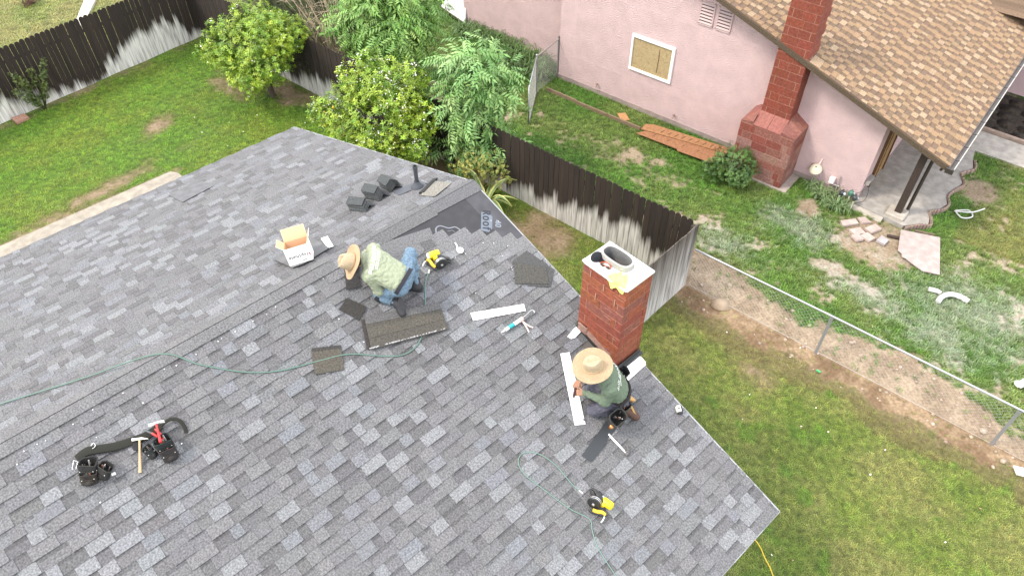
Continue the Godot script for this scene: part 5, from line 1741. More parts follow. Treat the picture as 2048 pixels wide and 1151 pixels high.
func nailer(label: String, s: float, t: float, yaw: float, flip: float) -> Node3D:
	# pneumatic coil nailer lying on its side; x to the right and z down as seen from above
	var n := thing("coil_nailer", label, "nail gun", on_front(s, t, 0.012, yaw) * Transform3D(Basis.from_scale(Vector3.ONE * 1.18), Vector3.ZERO), "yellow and black nail guns on the roof")
	var yel := vmat("yellow_plastic", 0.35)
	var blk := vmat("black_plastic", 0.45)
	var stl := vmat("steel", 0.3, null, null, 1.0, 1.0, 0.8)
	var k := flip
	var b := MB.new()
	b.col = Color(0.72, 0.55, 0.015)
	var ax := Basis(Vector3(0, 0, -1), PI / 2.0 - 0.35)
	var at := Vector3(-0.045 * k, 0.055, -0.075)
	b.lathe([Vector2(0.0, -0.06), Vector2(0.036, -0.06), Vector2(0.046, -0.05), Vector2(0.048, 0.0), Vector2(0.044, 0.055), Vector2(0.030, 0.062), Vector2(0.0, 0.062)], 12, Transform3D(Basis(Vector3.UP, 0.3) * ax, at), Vector2(1.0, 0.9))
	b.soft_box(at + Vector3(0.02 * k, 0.0, 0.045), Vector3(0.06, 0.06, 0.05), 0.012, Basis(Vector3.UP, 0.4))
	obj("head_cap", b, yel, n)
	b = MB.new()
	b.col = Color(0.70, 0.69, 0.64)
	b.lathe([Vector2(0.0, 0.0), Vector2(0.034, 0.0), Vector2(0.040, 0.012), Vector2(0.038, 0.04), Vector2(0.0, 0.04)], 12, Transform3D(Basis(Vector3.UP, 0.3) * ax, at + Basis(Vector3.UP, 0.3) * ax * Vector3(0, -0.088, 0)))
	obj("exhaust_cap", b, vmat("white_metal"), n)
	b = MB.new()
	b.col = Color(0.016, 0.016, 0.018)
	b.soft_box(Vector3(0.035 * k, 0.055, -0.03), Vector3(0.13, 0.075, 0.06), 0.015, Basis(Vector3.UP, -0.35))
	b.tube([Vector3(0.06 * k, 0.06, -0.03), Vector3(0.12 * k, 0.055, -0.035), Vector3(0.155 * k, 0.045, -0.02)], [0.026, 0.02, 0.012], 8)
	b.box(Vector3(0.135 * k, 0.05, 0.005), Vector3(0.05, 0.02, 0.018), Basis(Vector3.UP, -0.4))
	b.box(Vector3(0.10 * k, 0.07, 0.015), Vector3(0.05, 0.015, 0.012), Basis(Vector3.UP, 0.5))
	obj("body", b, blk, n)
	b = MB.new()
	b.col = Color(0.020, 0.020, 0.022)
	var dr := Transform3D(Basis(Vector3.UP, 0.5) * Basis(Vector3.RIGHT, 1.25), Vector3(0.03 * k, 0.06, 0.035))
	b.lathe([Vector2(0.0, -0.03), Vector2(0.062, -0.03), Vector2(0.070, -0.022), Vector2(0.070, 0.022), Vector2(0.062, 0.03), Vector2(0.0, 0.03)], 18, dr)
	obj("magazine", b, blk, n)
	b = MB.new()
	b.col = Color(0.55, 0.55, 0.54)
	b.lathe([Vector2(0.0705, -0.012), Vector2(0.072, -0.008), Vector2(0.0705, -0.004)], 18, dr)
	b.lathe([Vector2(0.0705, 0.006), Vector2(0.072, 0.010), Vector2(0.0705, 0.014)], 18, dr)
	b.ball(dr * Vector3(0, 0.033, 0), Vector3(0.02, 0.008, 0.02), 10)
	obj("nail_coil", b, stl, n)
	b = MB.new()
	b.col = Color(0.66, 0.44, 0.03)
	b.tube(smooth_path([Vector3(-0.125 * k, 0.045, 0.005), Vector3(-0.09 * k, 0.05, 0.02), Vector3(-0.06 * k, 0.05, 0.06), Vector3(-0.025 * k, 0.045, 0.09)]), 0.019, 8)
	obj("handle", b, yel, n)
	b = MB.new()
	b.col = Color(0.018, 0.018, 0.02)
	b.tube(smooth_path([Vector3(-0.145 * k, 0.04, 0.0), Vector3(-0.12 * k, 0.048, 0.005), Vector3(-0.11 * k, 0.04, 0.03), Vector3(-0.09 * k, 0.035, 0.05), Vector3(-0.03 * k, 0.035, 0.11), Vector3(0.0, 0.04, 0.105)]), 0.015, 8)
	obj("grip", b, blk, n)
	b = MB.new()
	b.col = Color(0.6, 0.6, 0.58)
	b.tube([Vector3(-0.135 * k, 0.035, 0.012), Vector3(-0.155 * k, 0.025, 0.045), Vector3(-0.165 * k, 0.018, 0.075)], 0.010, 8)
	obj("air_plug", b, stl, n)
	return n

func hose(label: String, pts: Array, r: float, col: Color) -> void:
	var o := on_front(pts[0].x, pts[0].y)
	var inv := o.affine_inverse()
	var p := []
	for q in pts:
		var h: float = r + 0.010
		p.append(inv * (on_front(q.x, q.y, h).origin if q.y >= 0.0 else on_back(q.x, -q.y, h + 0.01).origin))
	var n := thing("air_hose", label, "hose", o)
	var b := MB.new()
	b.col = col
	b.tube(smooth_path(p, 8), r, 7)
	obj("hose", b, vmat("rubber", 0.5), n)
	b = MB.new()
	b.col = Color(0.62, 0.60, 0.52)
	var last: Vector3 = p[p.size() - 1]
	var prev: Vector3 = p[p.size() - 2]
	b.tube([last, last.move_toward(prev, 0.06)], r * 1.7, 8)
	obj("coupling", b, vmat("steel"), n)

func pouch(parent: Node, at: Vector3, turn: Basis, size: Vector3, col: Color) -> void:
	var b := MB.new()
	var xf := Transform3D(turn * Basis.from_scale(Vector3(size.x, size.y, size.z)), at)
	# soft, sagging leather: a squarish bag whose mouth gapes
	var prof := [Vector2(0.0, 0.0), Vector2(0.78, 0.0), Vector2(0.95, 0.10), Vector2(1.0, 0.35), Vector2(0.95, 0.62), Vector2(1.0, 0.86), Vector2(1.08, 0.97), Vector2(1.05, 1.0), Vector2(0.93, 0.97), Vector2(0.86, 0.5), Vector2(0.0, 0.40)]
	var segs := 20
	var g := []
	for i in prof.size():
		for k in segs:
			var a := TAU * k / segs
			var c := Vector2(signf(cos(a)) * pow(absf(cos(a)), 0.6), signf(sin(a)) * pow(absf(sin(a)), 0.6))
			var wob := 1.0 + 0.10 * n_fine.get_noise_3d(at.x * 3.0 + cos(a) * 0.2, prof[i].y * 0.25, at.z * 3.0 + sin(a) * 0.2) * 2.0
			g.append(xf * Vector3(prof[i].x * c.x * wob, prof[i].y + 0.05 * sin(a * 2.0 + at.x * 9.0) * prof[i].y + (0.12 * clampf(-c.y, 0, 1) if i > 4 and i < 9 else 0.0), prof[i].x * c.y * wob))
	for i in prof.size() - 1:
		b.col = col * (2.2 if i == 6 else (0.55 if i > 7 else 1.0))
		for k in segs:
			var p0: Vector3 = g[i * segs + k]
			var hint := (p0 - xf * Vector3(0, prof[i].y, 0)) * (1.0 if i < 7 else -1.0) + turn * Vector3.UP * (0.02 if i >= 6 else -0.005)
			b.quad(p0, g[i * segs + (k + 1) % segs], g[(i + 1) * segs + (k + 1) % segs], g[(i + 1) * segs + k], hint)
	# outer pocket, strap and rivets
	b.col = col * 1.25
	b.ball(xf * Vector3(0.1, 0.30, 0.95), Vector3(size.x * 0.62, size.y * 0.26, size.z * 0.32), 10, turn)
	b.col = col * 1.9
	b.box(xf * Vector3(0.0, 0.58, 1.02), Vector3(size.x * 1.5, 0.006, 0.006), turn)
	b.col = Color(0.45, 0.42, 0.36)
	for q in [-0.7, 0.7]:
		b.ball(xf * Vector3(q, 0.62, 1.03), Vector3.ONE * 0.006, 6)
	# nails and small tools inside
	for i in 7:
		b.col = [Color(0.30, 0.29, 0.27), Color(0.02, 0.02, 0.022), Color(0.10, 0.09, 0.08), Color(0.20, 0.07, 0.04)][i % 4]
		var p := xf * Vector3(rng.randf_range(-0.55, 0.55), 0.52, rng.randf_range(-0.5, 0.5))
		b.tube([p, p + turn * Vector3(rng.randf_range(-0.02, 0.02), size.y * rng.randf_range(0.3, 0.62), rng.randf_range(-0.02, 0.01))], 0.007, 6)
	obj("pouch", b, vmat("leather", 0.6, noise_tex(0.04, 0.5, 1.0, 91), bump_tex(0.08, 5.0, 92), 4.0), parent)

func hammer(called: String, label: String, at: Transform3D, handle_len: float, wood: Color, head: Color) -> Node3D:
	# head at the origin along x, handle running down z
	var h := thing(called, label, "hammer", at)
	var b := MB.new()
	b.col = wood
	b.tube([Vector3(0, 0, -0.01), Vector3(0, 0, handle_len * 0.4), Vector3(0, 0, handle_len * 0.75), Vector3(0, 0, handle_len)], [0.011, 0.012, 0.015, 0.017], 8)
	obj("handle", b, vmat("ash_wood", 0.6), h)
	b = MB.new()
	b.col = head
	b.tube([Vector3(-0.075, 0, 0), Vector3(-0.05, 0, 0), Vector3(-0.045, 0, 0), Vector3(0.02, 0, 0)], [0.017, 0.017, 0.013, 0.015], 8)
	for sd in [-1, 1]:
		b.hull8([Vector3(0.02, -0.012, -0.012), Vector3(0.02, 0.012, -0.012), Vector3(0.02, 0.012, 0.010), Vector3(0.02, -0.012, 0.010), Vector3(0.085, sd * 0.014 - 0.005, 0.010), Vector3(0.085, sd * 0.014 + 0.005, 0.010), Vector3(0.085, sd * 0.014 + 0.005, 0.014), Vector3(0.085, sd * 0.014 - 0.005, 0.014)])
	obj("head", b, vmat("white_metal"), h)
	return h

func build_roof_things() -> void:
	var grit := vmat("grit")
	var backing := vmat("backing", 0.95, noise_tex(0.04, 0.5, 1.0, 95, 512, 5), bump_tex(0.1, 4.0, 96), 1.6)
	var white := vmat("white_metal")
	var felt := vmat("felt")
	# loose shingles
	sheet("loose_shingle", "dark torn half shingle lying left of the stacked brown shingles", "shingle", [Vector2(-2.58, 0.573), Vector2(-2.456, 0.816), Vector2(-2.49, 0.84), Vector2(-2.643, 0.919), Vector2(-2.76, 0.649)], 0.018, 0.008, Color(0.050, 0.047, 0.040), backing)
	var sq := sheet("loose_shingle", "brown backed square of shingle with the green hose across it", "shingle", [Vector2(-3.335, 0.914), Vector2(-3.023, 1.072), Vector2(-3.17, 1.357), Vector2(-3.483, 1.209)], 0.017, 0.007, Color(0.110, 0.100, 0.082), backing)
	var b := MB.new()
	b.col = Color(0.062, 0.058, 0.052)
	b.slab(PackedVector2Array([Vector2(-0.07, -0.235), Vector2(0.235, -0.07), Vector2(0.215, -0.03), Vector2(-0.085, -0.19)]), 0.0072, 0.0085)
	obj("granule_strip", b, backing, sq)
	sheet("loose_shingle", "shingle scrap under the brim of the left worker's straw hat", "shingle", [Vector2(-2.353, 0.182), Vector2(-2.169, 0.251), Vector2(-2.351, 0.518), Vector2(-2.511, 0.453)], 0.018, 0.008, Color(0.062, 0.058, 0.055), grit)
	sheet("loose_shingle", "dark scrap of shingle beneath another scrap at the left worker's hat", "shingle", [Vector2(-2.40, 0.36), Vector2(-2.28, 0.39), Vector2(-2.345, 0.54), Vector2(-2.53, 0.475)], 0.028, 0.010, Color(0.050, 0.047, 0.045), grit)
	var st := sheet("loose_shingle", "bottom shingle of the brown stack, its dark edge showing at the left", "shingle", [Vector2(-2.62, 0.93), Vector2(-2.80, 1.30), Vector2(-2.55, 1.40), Vector2(-1.9, 1.55), Vector2(-1.75, 1.30)], 0.016, 0.012, Color(0.055, 0.050, 0.045), backing)
	var topst := sheet("loose_shingle", "brown backed shingle strip on top of the stack below the left worker", "shingle", [Vector2(-2.573, 0.926), Vector2(-2.762, 1.336), Vector2(-1.809, 1.665), Vector2(-1.67, 1.30)], 0.030, 0.014, Color(0.105, 0.096, 0.079), backing)
	var off := Vector2(-2.2035, 1.30675)
	for q in [[Vector2(-2.573, 0.926), Vector2(-2.615, 1.02), Vector2(-1.705, 1.39), Vector2(-1.67, 1.30), Color(0.150, 0.147, 0.149), "granule_strip"], [Vector2(-2.64, 1.07), Vector2(-2.70, 1.20), Vector2(-1.76, 1.53), Vector2(-1.72, 1.43), Color(0.118, 0.108, 0.088), "backing_strip"]]:
		b = MB.new()
		b.col = q[4]
		b.slab(PackedVector2Array([q[0] - off, q[1] - off, q[2] - off, q[3] - off]), 0.0142, 0.019)
		obj(q[5], b, grit if q[5] == "granule_strip" else backing, topst)
	b = MB.new()
	b.col = Color(0.30, 0.30, 0.31)
	for k in 26:
		var f := k / 25.0
		var p := Vector2(-2.755, 1.330).lerp(Vector2(-1.815, 1.655), f) - off
		if rng.randf() < 0.75: b.box(Vector3(p.x, 0.0145, p.y - 0.01), Vector3(rng.randf_range(0.015, 0.045), 0.003, rng.randf_range(0.006, 0.016)), Basis(Vector3.UP, -0.33 + rng.randf() * 0.3))
	stuff(obj("sealant_specks", b, vmat("white_bits"), topst))
	sheet("loose_shingle", "grey shingle lying askew under the brown one near the roof's right edge", "shingle", [Vector2(-0.43, 1.36), Vector2(-0.138, 1.339), Vector2(-0.02, 1.80), Vector2(-0.26, 1.96), Vector2(-0.50, 1.78)], 0.016, 0.006, Color(0.105, 0.104, 0.104), grit)
	sheet("loose_shingle", "brownish worn shingle piece on a grey one near the roof's right edge", "shingle", [Vector2(-0.423, 1.394), Vector2(-0.628, 1.648), Vector2(-0.249, 1.925), Vector2(-0.10, 1.70)], 0.024, 0.007, Color(0.105, 0.099, 0.088), backing)
	# white metal
	sheet("flashing_strip", "short wide white metal strip lying beside the caulking gun", "flashing", [Vector2(-1.421, 1.643), Vector2(-0.741, 1.952), Vector2(-0.786, 2.044), Vector2(-1.46, 1.751)], 0.018, 0.004, Color(0.82, 0.82, 0.82), white)
	var ws := sheet("flashing_strip", "long white metal strip in front of the kneeling worker at the chimney", "flashing", [Vector2(-0.829, 2.78), Vector2(-0.715, 2.837), Vector2(-1.229, 3.676), Vector2(-1.347, 3.60)], 0.018, 0.004, Color(0.82, 0.82, 0.82), white)
	b = MB.new()
	b.col = Color(0.12, 0.12, 0.12)
	b.tube([Vector3(0.02, 0.0045, 0.05), Vector3(-0.07, 0.0045, 0.22), Vector3(-0.165, 0.0045, 0.385)], 0.002, 4)
	b.box(Vector3(-0.175, 0.007, 0.40), Vector3(0.03, 0.006, 0.02), Basis(Vector3.UP, 1.0))
	obj("crease", b, felt, ws)
	sheet("flashing_strip", "small white metal strip lying behind the ridge beside the open carton", "flashing", [Vector2(-2.20, 0.70), Vector2(-2.11, 0.667), Vector2(-2.215, 0.30), Vector2(-2.29, 0.33)], 0.02, 0.004, Color(0.82, 0.82, 0.82), white, true)
	# black membrane
	sheet("membrane_strip", "torn black membrane strip lying beside the kneeling worker's boots", "membrane", [Vector2(-0.96, 3.80), Vector2(-0.872, 3.935), Vector2(-0.99, 3.97), Vector2(-1.12, 3.98), Vector2(-1.22, 4.02), Vector2(-1.36, 4.05), Vector2(-1.505, 4.06), Vector2(-1.545, 3.93), Vector2(-1.25, 3.87)], 0.016, 0.004, Color(0.024, 0.028, 0.034), vmat("membrane", 0.6))
	# back slope pieces
	sheet("loose_shingle", "plain grey shingle lying flat far down the back slope", "shingle", [Vector2(-2.903, 5.29), Vector2(-2.303, 5.395), Vector2(-2.265, 4.70), Vector2(-2.878, 4.60)], 0.016, 0.008, Color(0.140, 0.140, 0.147), felt, true)
	sheet("felt_sheet", "smooth grey felt sheet spread under the open carton", "roofing felt", [Vector2(-2.885, 0.82), Vector2(-2.843, 0.30), Vector2(-2.70, 0.24), Vector2(-2.283, 0.29), Vector2(-2.26, 0.90)], 0.035, 0.005, Color(0.145, 0.142, 0.146), felt, true)
	sheet("weathered_sheet", "pale weathered sheet with torn dark edges lying beside the vent pipe", "sheet", [Vector2(-0.69, 0.40), Vector2(-0.277, 0.60), Vector2(-0.21, 0.26), Vector2(-0.60, 0.145)], 0.018, 0.006, Color(0.32, 0.30, 0.26), backing, true)
	sheet("weathered_scrap", "thin dark scrap along the pale weathered sheet by the vent pipe", "sheet", [Vector2(-0.66, 0.47), Vector2(-0.25, 0.66), Vector2(-0.20, 0.62), Vector2(-0.60, 0.42)], 0.016, 0.02, Color(0.04, 0.04, 0.04), backing, true)
	# bent ridge caps in three stacks
	var capm: ArrayMesh
	b = MB.new()
	b.col = Color(0.098, 0.104, 0.108)
	for sd in [-1.0, 1.0]:
		var p := []
		for y in [0.0, 0.006]:
			for q in [Vector3(0, y + 0.07, -0.165), Vector3(sd * 0.105, y, -0.165), Vector3(sd * 0.105, y, 0.165), Vector3(0, y + 0.07, 0.165)]:
				p.append(q)
		b.hull8(p)
	capm = b.mesh(grit)
	var ords := ["topmost", "second from top", "third from top", "fourth from top", "fifth from top", "sixth from top", "lowest"]
	for q in [["leftmost", -1.35, 1.0, 6, 0.30, 0.02], ["middle", -1.02, 1.10, 7, 0.15, -0.012], ["rightmost", -0.72, 1.18, 6, -0.10, 0.012]]:
		for k in q[3]:
			var up: int = q[3] - 1 - k
			var o := MeshInstance3D.new()
			o.mesh = capm
			o.name = unique("ridge_cap_shingle", self)
			add_child(o, true)
			o.transform = on_back(q[1] + rng.randf_range(-0.006, 0.006), q[2] + k * 0.013 - 0.04, 0.012 + k * 0.019, q[4] + rng.randf_range(-0.05, 0.05))
			tag(o, "dark bent ridge cap shingle, %s of the %s stack" % ["lowest" if up == q[3] - 1 else ords[up], q[1 - 1]], "shingle", "ridge cap shingles in three stacks")
	# open carton
	var cx := thing("carton", "open white cardboard carton with kraft inside standing behind the ridge", "box", on_back(-2.705, 0.285, 0.04, -0.50))
	# local x runs towards the house's far end, z down the back slope; the printed face looks at -z
	var w := 0.31; var d := 0.24; var h := 0.24
	var ext := Color(0.80, 0.79, 0.77); var kr := Color(0.58, 0.37, 0.22)
	var card := vmat("card", 0.85)
	for q in [["front_panel", Vector3(0, h / 2.0, 0.0), Vector3(w, h, 0.004)], ["back_panel", Vector3(0, h / 2.0, d), Vector3(w, h, 0.004)], ["side_panel", Vector3(-w / 2.0, h / 2.0, d / 2.0), Vector3(0.004, h, d - 0.005)], ["side_panel", Vector3(w / 2.0, h / 2.0, d / 2.0), Vector3(0.004, h, d - 0.005)], ["base_panel", Vector3(0, 0.003, d / 2.0), Vector3(w, 0.004, d)]]:
		var c: Vector3 = q[1]
		var inn := (Vector3(0, c.y, d / 2.0) - c).normalized() * 0.0035
		if q[0] == "base_panel": inn = Vector3(0, 0.0035, 0)
		b = MB.new()
		b.col = ext
		b.box(c, q[2])
		b.col = kr
		b.box(c + inn, (q[2] as Vector3) * 0.985 + Vector3.ONE * 0.0)
		obj(q[0], b, card, cx)
	# flaps
	for q in [[Vector3(0, h + 0.075, d + 0.03), Vector3(w, 0.17, 0.004), Basis(Vector3.RIGHT, 0.35)], [Vector3(-w / 2.0 - 0.03, h + 0.05, d / 2.0), Vector3(0.004, 0.12, d * 0.9), Basis(Vector3.BACK, 0.5)], [Vector3(w / 2.0 + 0.035, h + 0.03, d / 2.0), Vector3(0.004, 0.11, d * 0.9), Basis(Vector3.BACK, -0.8)]]:
		b = MB.new()
		b.col = ext
		b.box(q[0], q[1], q[2])
		b.col = kr
		var side: Vector3 = (q[2] as Basis) * (Vector3(0, 0, -0.0035) if q[1].z < 0.01 else Vector3(-0.0035 * signf((q[0] as Vector3).x), 0, 0))
		b.box(q[0] + side, (q[1] as Vector3) * 0.985, q[2])
		obj("flap", b, card, cx)
	var tm := text_mesh("TopShield", 0.040, 0.0006)
	var im := StandardMaterial3D.new()
	im.albedo_color = Color(0.03, 0.03, 0.035); im.roughness = 0.8
	tm.material = im
	var o := inst("print", tm, cx)
	# upside down on the face that looks at -z
	o.transform = Transform3D(Basis(Vector3(1, 0, 0), Vector3(0, -1, 0), Vector3(0, 0, -1)), Vector3(0.0, 0.105, -0.0034))
	b = MB.new()
	b.col = Color(0.01, 0.01, 0.012)
	b.hull8([Vector3(-0.09, 0.045, -0.0028), Vector3(-0.02, 0.030, -0.0028), Vector3(-0.02, 0.022, -0.0028), Vector3(-0.085, 0.036, -0.0028), Vector3(-0.09, 0.045, -0.0036), Vector3(-0.02, 0.030, -0.0036), Vector3(-0.02, 0.022, -0.0036), Vector3(-0.085, 0.036, -0.0036)])
	b.hull8([Vector3(-0.015, 0.024, -0.0028), Vector3(0.05, 0.043, -0.0028), Vector3(0.052, 0.037, -0.0028), Vector3(-0.013, 0.018, -0.0028), Vector3(-0.015, 0.024, -0.0036), Vector3(0.05, 0.043, -0.0036), Vector3(0.052, 0.037, -0.0036), Vector3(-0.013, 0.018, -0.0036)])
	b.col = Color(0.30, 0.02, 0.03)
	b.hull8([Vector3(-0.152, 0.11, -0.0028), Vector3(-0.128, 0.12, -0.0028), Vector3(-0.128, 0.119, -0.0028), Vector3(-0.152, 0.05, -0.0028), Vector3(-0.152, 0.11, -0.0036), Vector3(-0.128, 0.12, -0.0036), Vector3(-0.128, 0.119, -0.0036), Vector3(-0.152, 0.05, -0.0036)])
	obj("print", b, card, cx)
	# nail guns and hoses
	nailer("yellow and black nail gun beside the left worker, hose leading away left", -1.30, 0.80, -0.72, 1.0)
	nailer("yellow and black nail gun lying alone low on the front slope", -1.80, 4.47, -1.75, -1.0)
	hose("long green hose snaking from the ridge to the upper nail gun", [Vector2(-8.2, -1.9), Vector2(-7.2, -1.3), Vector2(-6.152, -0.738), Vector2(-5.512, -0.398), Vector2(-4.748, -0.02), Vector2(-4.447, 0.351), Vector2(-4.098, 0.721), Vector2(-3.772, 0.935), Vector2(-3.33, 1.095), Vector2(-2.996, 1.231), Vector2(-2.572, 1.569), Vector2(-2.298, 1.615), Vector2(-2.035, 1.459), Vector2(-1.78, 1.151), Vector2(-1.643, 0.974), Vector2(-1.46, 0.83)], 0.0085, Color(0.085, 0.150, 0.120))
	hose("thin green hose looping up from the lower roof edge to the lower nail gun", [Vector2(-2.26, 5.70), Vector2(-2.19, 5.164), Vector2(-2.14, 4.822), Vector2(-2.06, 4.647), Vector2(-1.995, 4.53), Vector2(-2.096, 4.304), Vector2(-2.179, 3.996), Vector2(-2.255, 3.676), Vector2(-2.222, 3.512), Vector2(-2.106, 3.464), Vector2(-1.96, 3.577), Vector2(-1.883, 3.812), Vector2(-1.878, 4.12), Vector2(-1.85, 4.27)], 0.0055, Color(0.125, 0.215, 0.175))
	# tool belt lying on the slope; x to the right, z down as seen from above
	var P := func(x: float, y: float, hgt: float) -> Vector3: return Vector3(x / 190.0, hgt * 0.9, y / 172.0)
	var tb := thing("tool_belt", "black tool belt with two loaded pouches lying low on the left of the roof", "tool belt", on_front(-5.53, 0.80, 0.012, -0.72))
	b = MB.new()
	b.col = Color(0.014, 0.012, 0.011)
	b.tube(smooth_path([P.call(-88, 22, 0.02), P.call(-75, 8, 0.03), P.call(-52, 2, 0.04), P.call(-25, -5, 0.03), P.call(5, -18, 0.02), P.call(30, -30, 0.03), P.call(52, -50, 0.04)]), 0.048, 8, true, 0.16)
	b.tube(smooth_path([P.call(52, -50, 0.04), P.call(66, -62, 0.05), P.call(84, -62, 0.05), P.call(98, -50, 0.03), P.call(103, -40, 0.01)]), 0.020, 6, true, 0.3)
	obj("strap", b, vmat("leather"), tb)
	b = MB.new()
	b.col = Color(0.60, 0.60, 0.58)
	b.tube([P.call(-94, 24, 0.015), P.call(-92, 40, 0.015), P.call(-78, 42, 0.015), P.call(-80, 28, 0.015), P.call(-94, 24, 0.015)], 0.004, 6)
	b.tube([P.call(-86, 26, 0.018), P.call(-85, 40, 0.018)], 0.003, 6)
	b.tube(smooth_path([P.call(-68, -2, 0.06), P.call(-64, -7, 0.07), P.call(-60, -2, 0.06), P.call(-64, 3, 0.06)]), 0.004, 6)
	obj("buckle", b, vmat("steel"), tb)
	var lay1 := Basis(Vector3.RIGHT, -0.62)
	pouch(tb, P.call(-57, 52, 0.0), Basis(Vector3.UP, 0.1) * lay1, Vector3(0.088, 0.19, 0.062), Color(0.018, 0.019, 0.016))
	pouch(tb, P.call(-34, 50, 0.0), Basis(Vector3.UP, -0.5) * lay1, Vector3(0.072, 0.15, 0.052), Color(0.019, 0.018, 0.016))
	pouch(tb, P.call(-52, 62, 0.0), Basis(Vector3.UP, 0.25) * lay1, Vector3(0.08, 0.14, 0.06), Color(0.021, 0.016, 0.014))
	pouch(tb, P.call(78, 0, 0.0), Basis(Vector3.UP, 0.6) * lay1, Vector3(0.088, 0.19, 0.065), Color(0.014, 0.017, 0.016))
	pouch(tb, P.call(86, 10, 0.0), Basis(Vector3.UP, 0.6) * lay1, Vector3(0.085, 0.17, 0.07), Color(0.020, 0.016, 0.016))
	pouch(tb, P.call(52, 8, 0.0), Basis(Vector3.UP, 0.9) * lay1, Vector3(0.05, 0.14, 0.04), Color(0.022, 0.022, 0.022))
	b = MB.new()
	b.col = Color(0.13, 0.15, 0.155)
	b.tube([P.call(22, -38, 0.08), P.call(48, -28, 0.11), P.call(70, -17, 0.11)], 0.012, 6, true, 0.4)
	b.col = Color(0.65, 0.65, 0.63)
	b.box(P.call(-10, 48, 0.10), Vector3(0.04, 0.01, 0.03), Basis(Vector3.UP, 0.5))
	obj("trim", b, vmat("felt"), tb)
	b = MB.new()
	b.col = Color(0.018, 0.018, 0.02)
	b.lathe([Vector2(0.0, 0.0), Vector2(0.045, 0.0), Vector2(0.05, 0.02), Vector2(0.042, 0.03), Vector2(0.03, 0.025), Vector2(0.0, 0.024)], 16, Transform3D(Basis.IDENTITY, P.call(16, -8, 0.01)))
	obj("hammer_loop", b, vmat("leather"), tb)
	# tools in the pouch
	var base := on_front(-5.53, 0.80, 0.012, -0.72)
	var sn := thing("tin_snips", "red handled snips sticking out of the right hand tool pouch", "snips", base * Transform3D(Basis.IDENTITY, P.call(56, -32, 0.11)))
	for q in [[Vector3(-0.075, 0.0, 0.01), Vector3(0.045, -0.01, 0.075)], [Vector3(-0.05, 0.012, -0.035), Vector3(0.06, -0.005, 0.06)]]:
		b = MB.new()
		b.col = Color(0.50, 0.025, 0.025)
		b.tube(smooth_path([q[0], (q[0] as Vector3).lerp(q[1], 0.5) + Vector3(0, 0.012, 0), q[1]]), 0.014, 8)
		obj("handle", b, vmat("yellow_plastic"), sn)
	b = MB.new()
	b.col = Color(0.4, 0.4, 0.4)
	b.tube([Vector3(0.05, -0.01, 0.07), Vector3(0.10, -0.03, 0.11)], [0.012, 0.006], 6)
	obj("blade", b, vmat("steel"), sn)
	var rh := hammer("claw_hammer", "white headed hammer with a red handle standing in the right hand pouch", base * Transform3D(Basis(Vector3.UP, 0.45) * Basis(Vector3.RIGHT, -0.25), P.call(46, -48, 0.15)), 0.26, Color(0.48, 0.03, 0.03), Color(0.72, 0.72, 0.70))
	hammer("claw_hammer", "wooden handled hammer with a pale steel head lying across the tool belt", base * Transform3D(Basis(Vector3.UP, 0.22) * Basis(Vector3.RIGHT, 0.16), P.call(19, -20, 0.075)), 0.36, Color(0.50, 0.33, 0.19), Color(0.70, 0.68, 0.60))
	# caulking gun
	var cg := thing("caulking_gun", "caulking gun with a turquoise cartridge lying below the short white strip", "caulking gun", on_front(-1.0, 2.11, 0.02, 0.0))
	b = MB.new()
	b.col = Color(0.70, 0.68, 0.66)
	b.tube([Vector3(-0.275, 0.015, -0.01), Vector3(-0.21, 0.025, -0.005)], [0.007, 0.012], 8)
	b.tube([Vector3(-0.21, 0.026, -0.005), Vector3(-0.16, 0.027, -0.004)], 0.025, 12)
	obj("nozzle", b, vmat("white_metal"), cg)
	b = MB.new()
	b.col = Color(0.02, 0.36, 0.40)
	b.tube([Vector3(-0.158, 0.027, -0.004), Vector3(-0.07, 0.027, 0.0)], 0.026, 12)
	b.col = Color(0.70, 0.70, 0.70)
	b.tube([Vector3(-0.07, 0.027, 0.0), Vector3(0.02, 0.027, 0.002)], 0.0262, 12)
	obj("cartridge", b, vmat("yellow_plastic"), cg)
	b = MB.new()
	b.col = Color(0.56, 0.42, 0.38)
	b.soft_box(Vector3(0.055, 0.03, 0.003), Vector3(0.075, 0.045, 0.055), 0.012)
	for q in [Vector3(0.03, 0.012, 0.20), Vector3(0.12, 0.012, 0.18)]:
		b.tube(smooth_path([Vector3(0.06, 0.022, 0.02), Vector3(0.06, 0.02, 0.08).lerp(q, 0.4), q]), [0.012, 0.011, 0.011, 0.010, 0.010, 0.011, 0.012, 0.012, 0.012, 0.012, 0.012, 0.012, 0.010], 6, true, 0.6)
	obj("handle", b, vmat("painted_metal"), cg)
	b = MB.new()
	b.col = Color(0.68, 0.68, 0.67)
	b.tube(smooth_path([Vector3(0.03, 0.03, 0.0), Vector3(0.17, 0.03, -0.01), Vector3(0.255, 0.03, -0.02), Vector3(0.285, 0.03, 0.0), Vector3(0.275, 0.03, 0.03)]), 0.0045, 6)
	obj("rod", b, vmat("steel"), cg)
	# pry bar
	var pb := thing("pry_bar", "bright steel flat bar with a dark claw lying beside the black membrane strip", "pry bar", on_front(-1.07, 4.10, 0.014, 0.0))
	b = MB.new()
	b.col = Color(0.70, 0.70, 0.70)
	b.hull8([Vector3(-0.022, 0.0, -0.15), Vector3(0.006, 0.0, -0.16), Vector3(0.014, 0.0, 0.15), Vector3(-0.008, 0.0, 0.15), Vector3(-0.018, 0.008, -0.15), Vector3(0.004, 0.008, -0.155), Vector3(0.012, 0.010, 0.15), Vector3(-0.006, 0.010, 0.15)])
	obj("bar", b, vmat("white_metal"), pb)
	b = MB.new()
	b.col = Color(0.10, 0.09, 0.085)
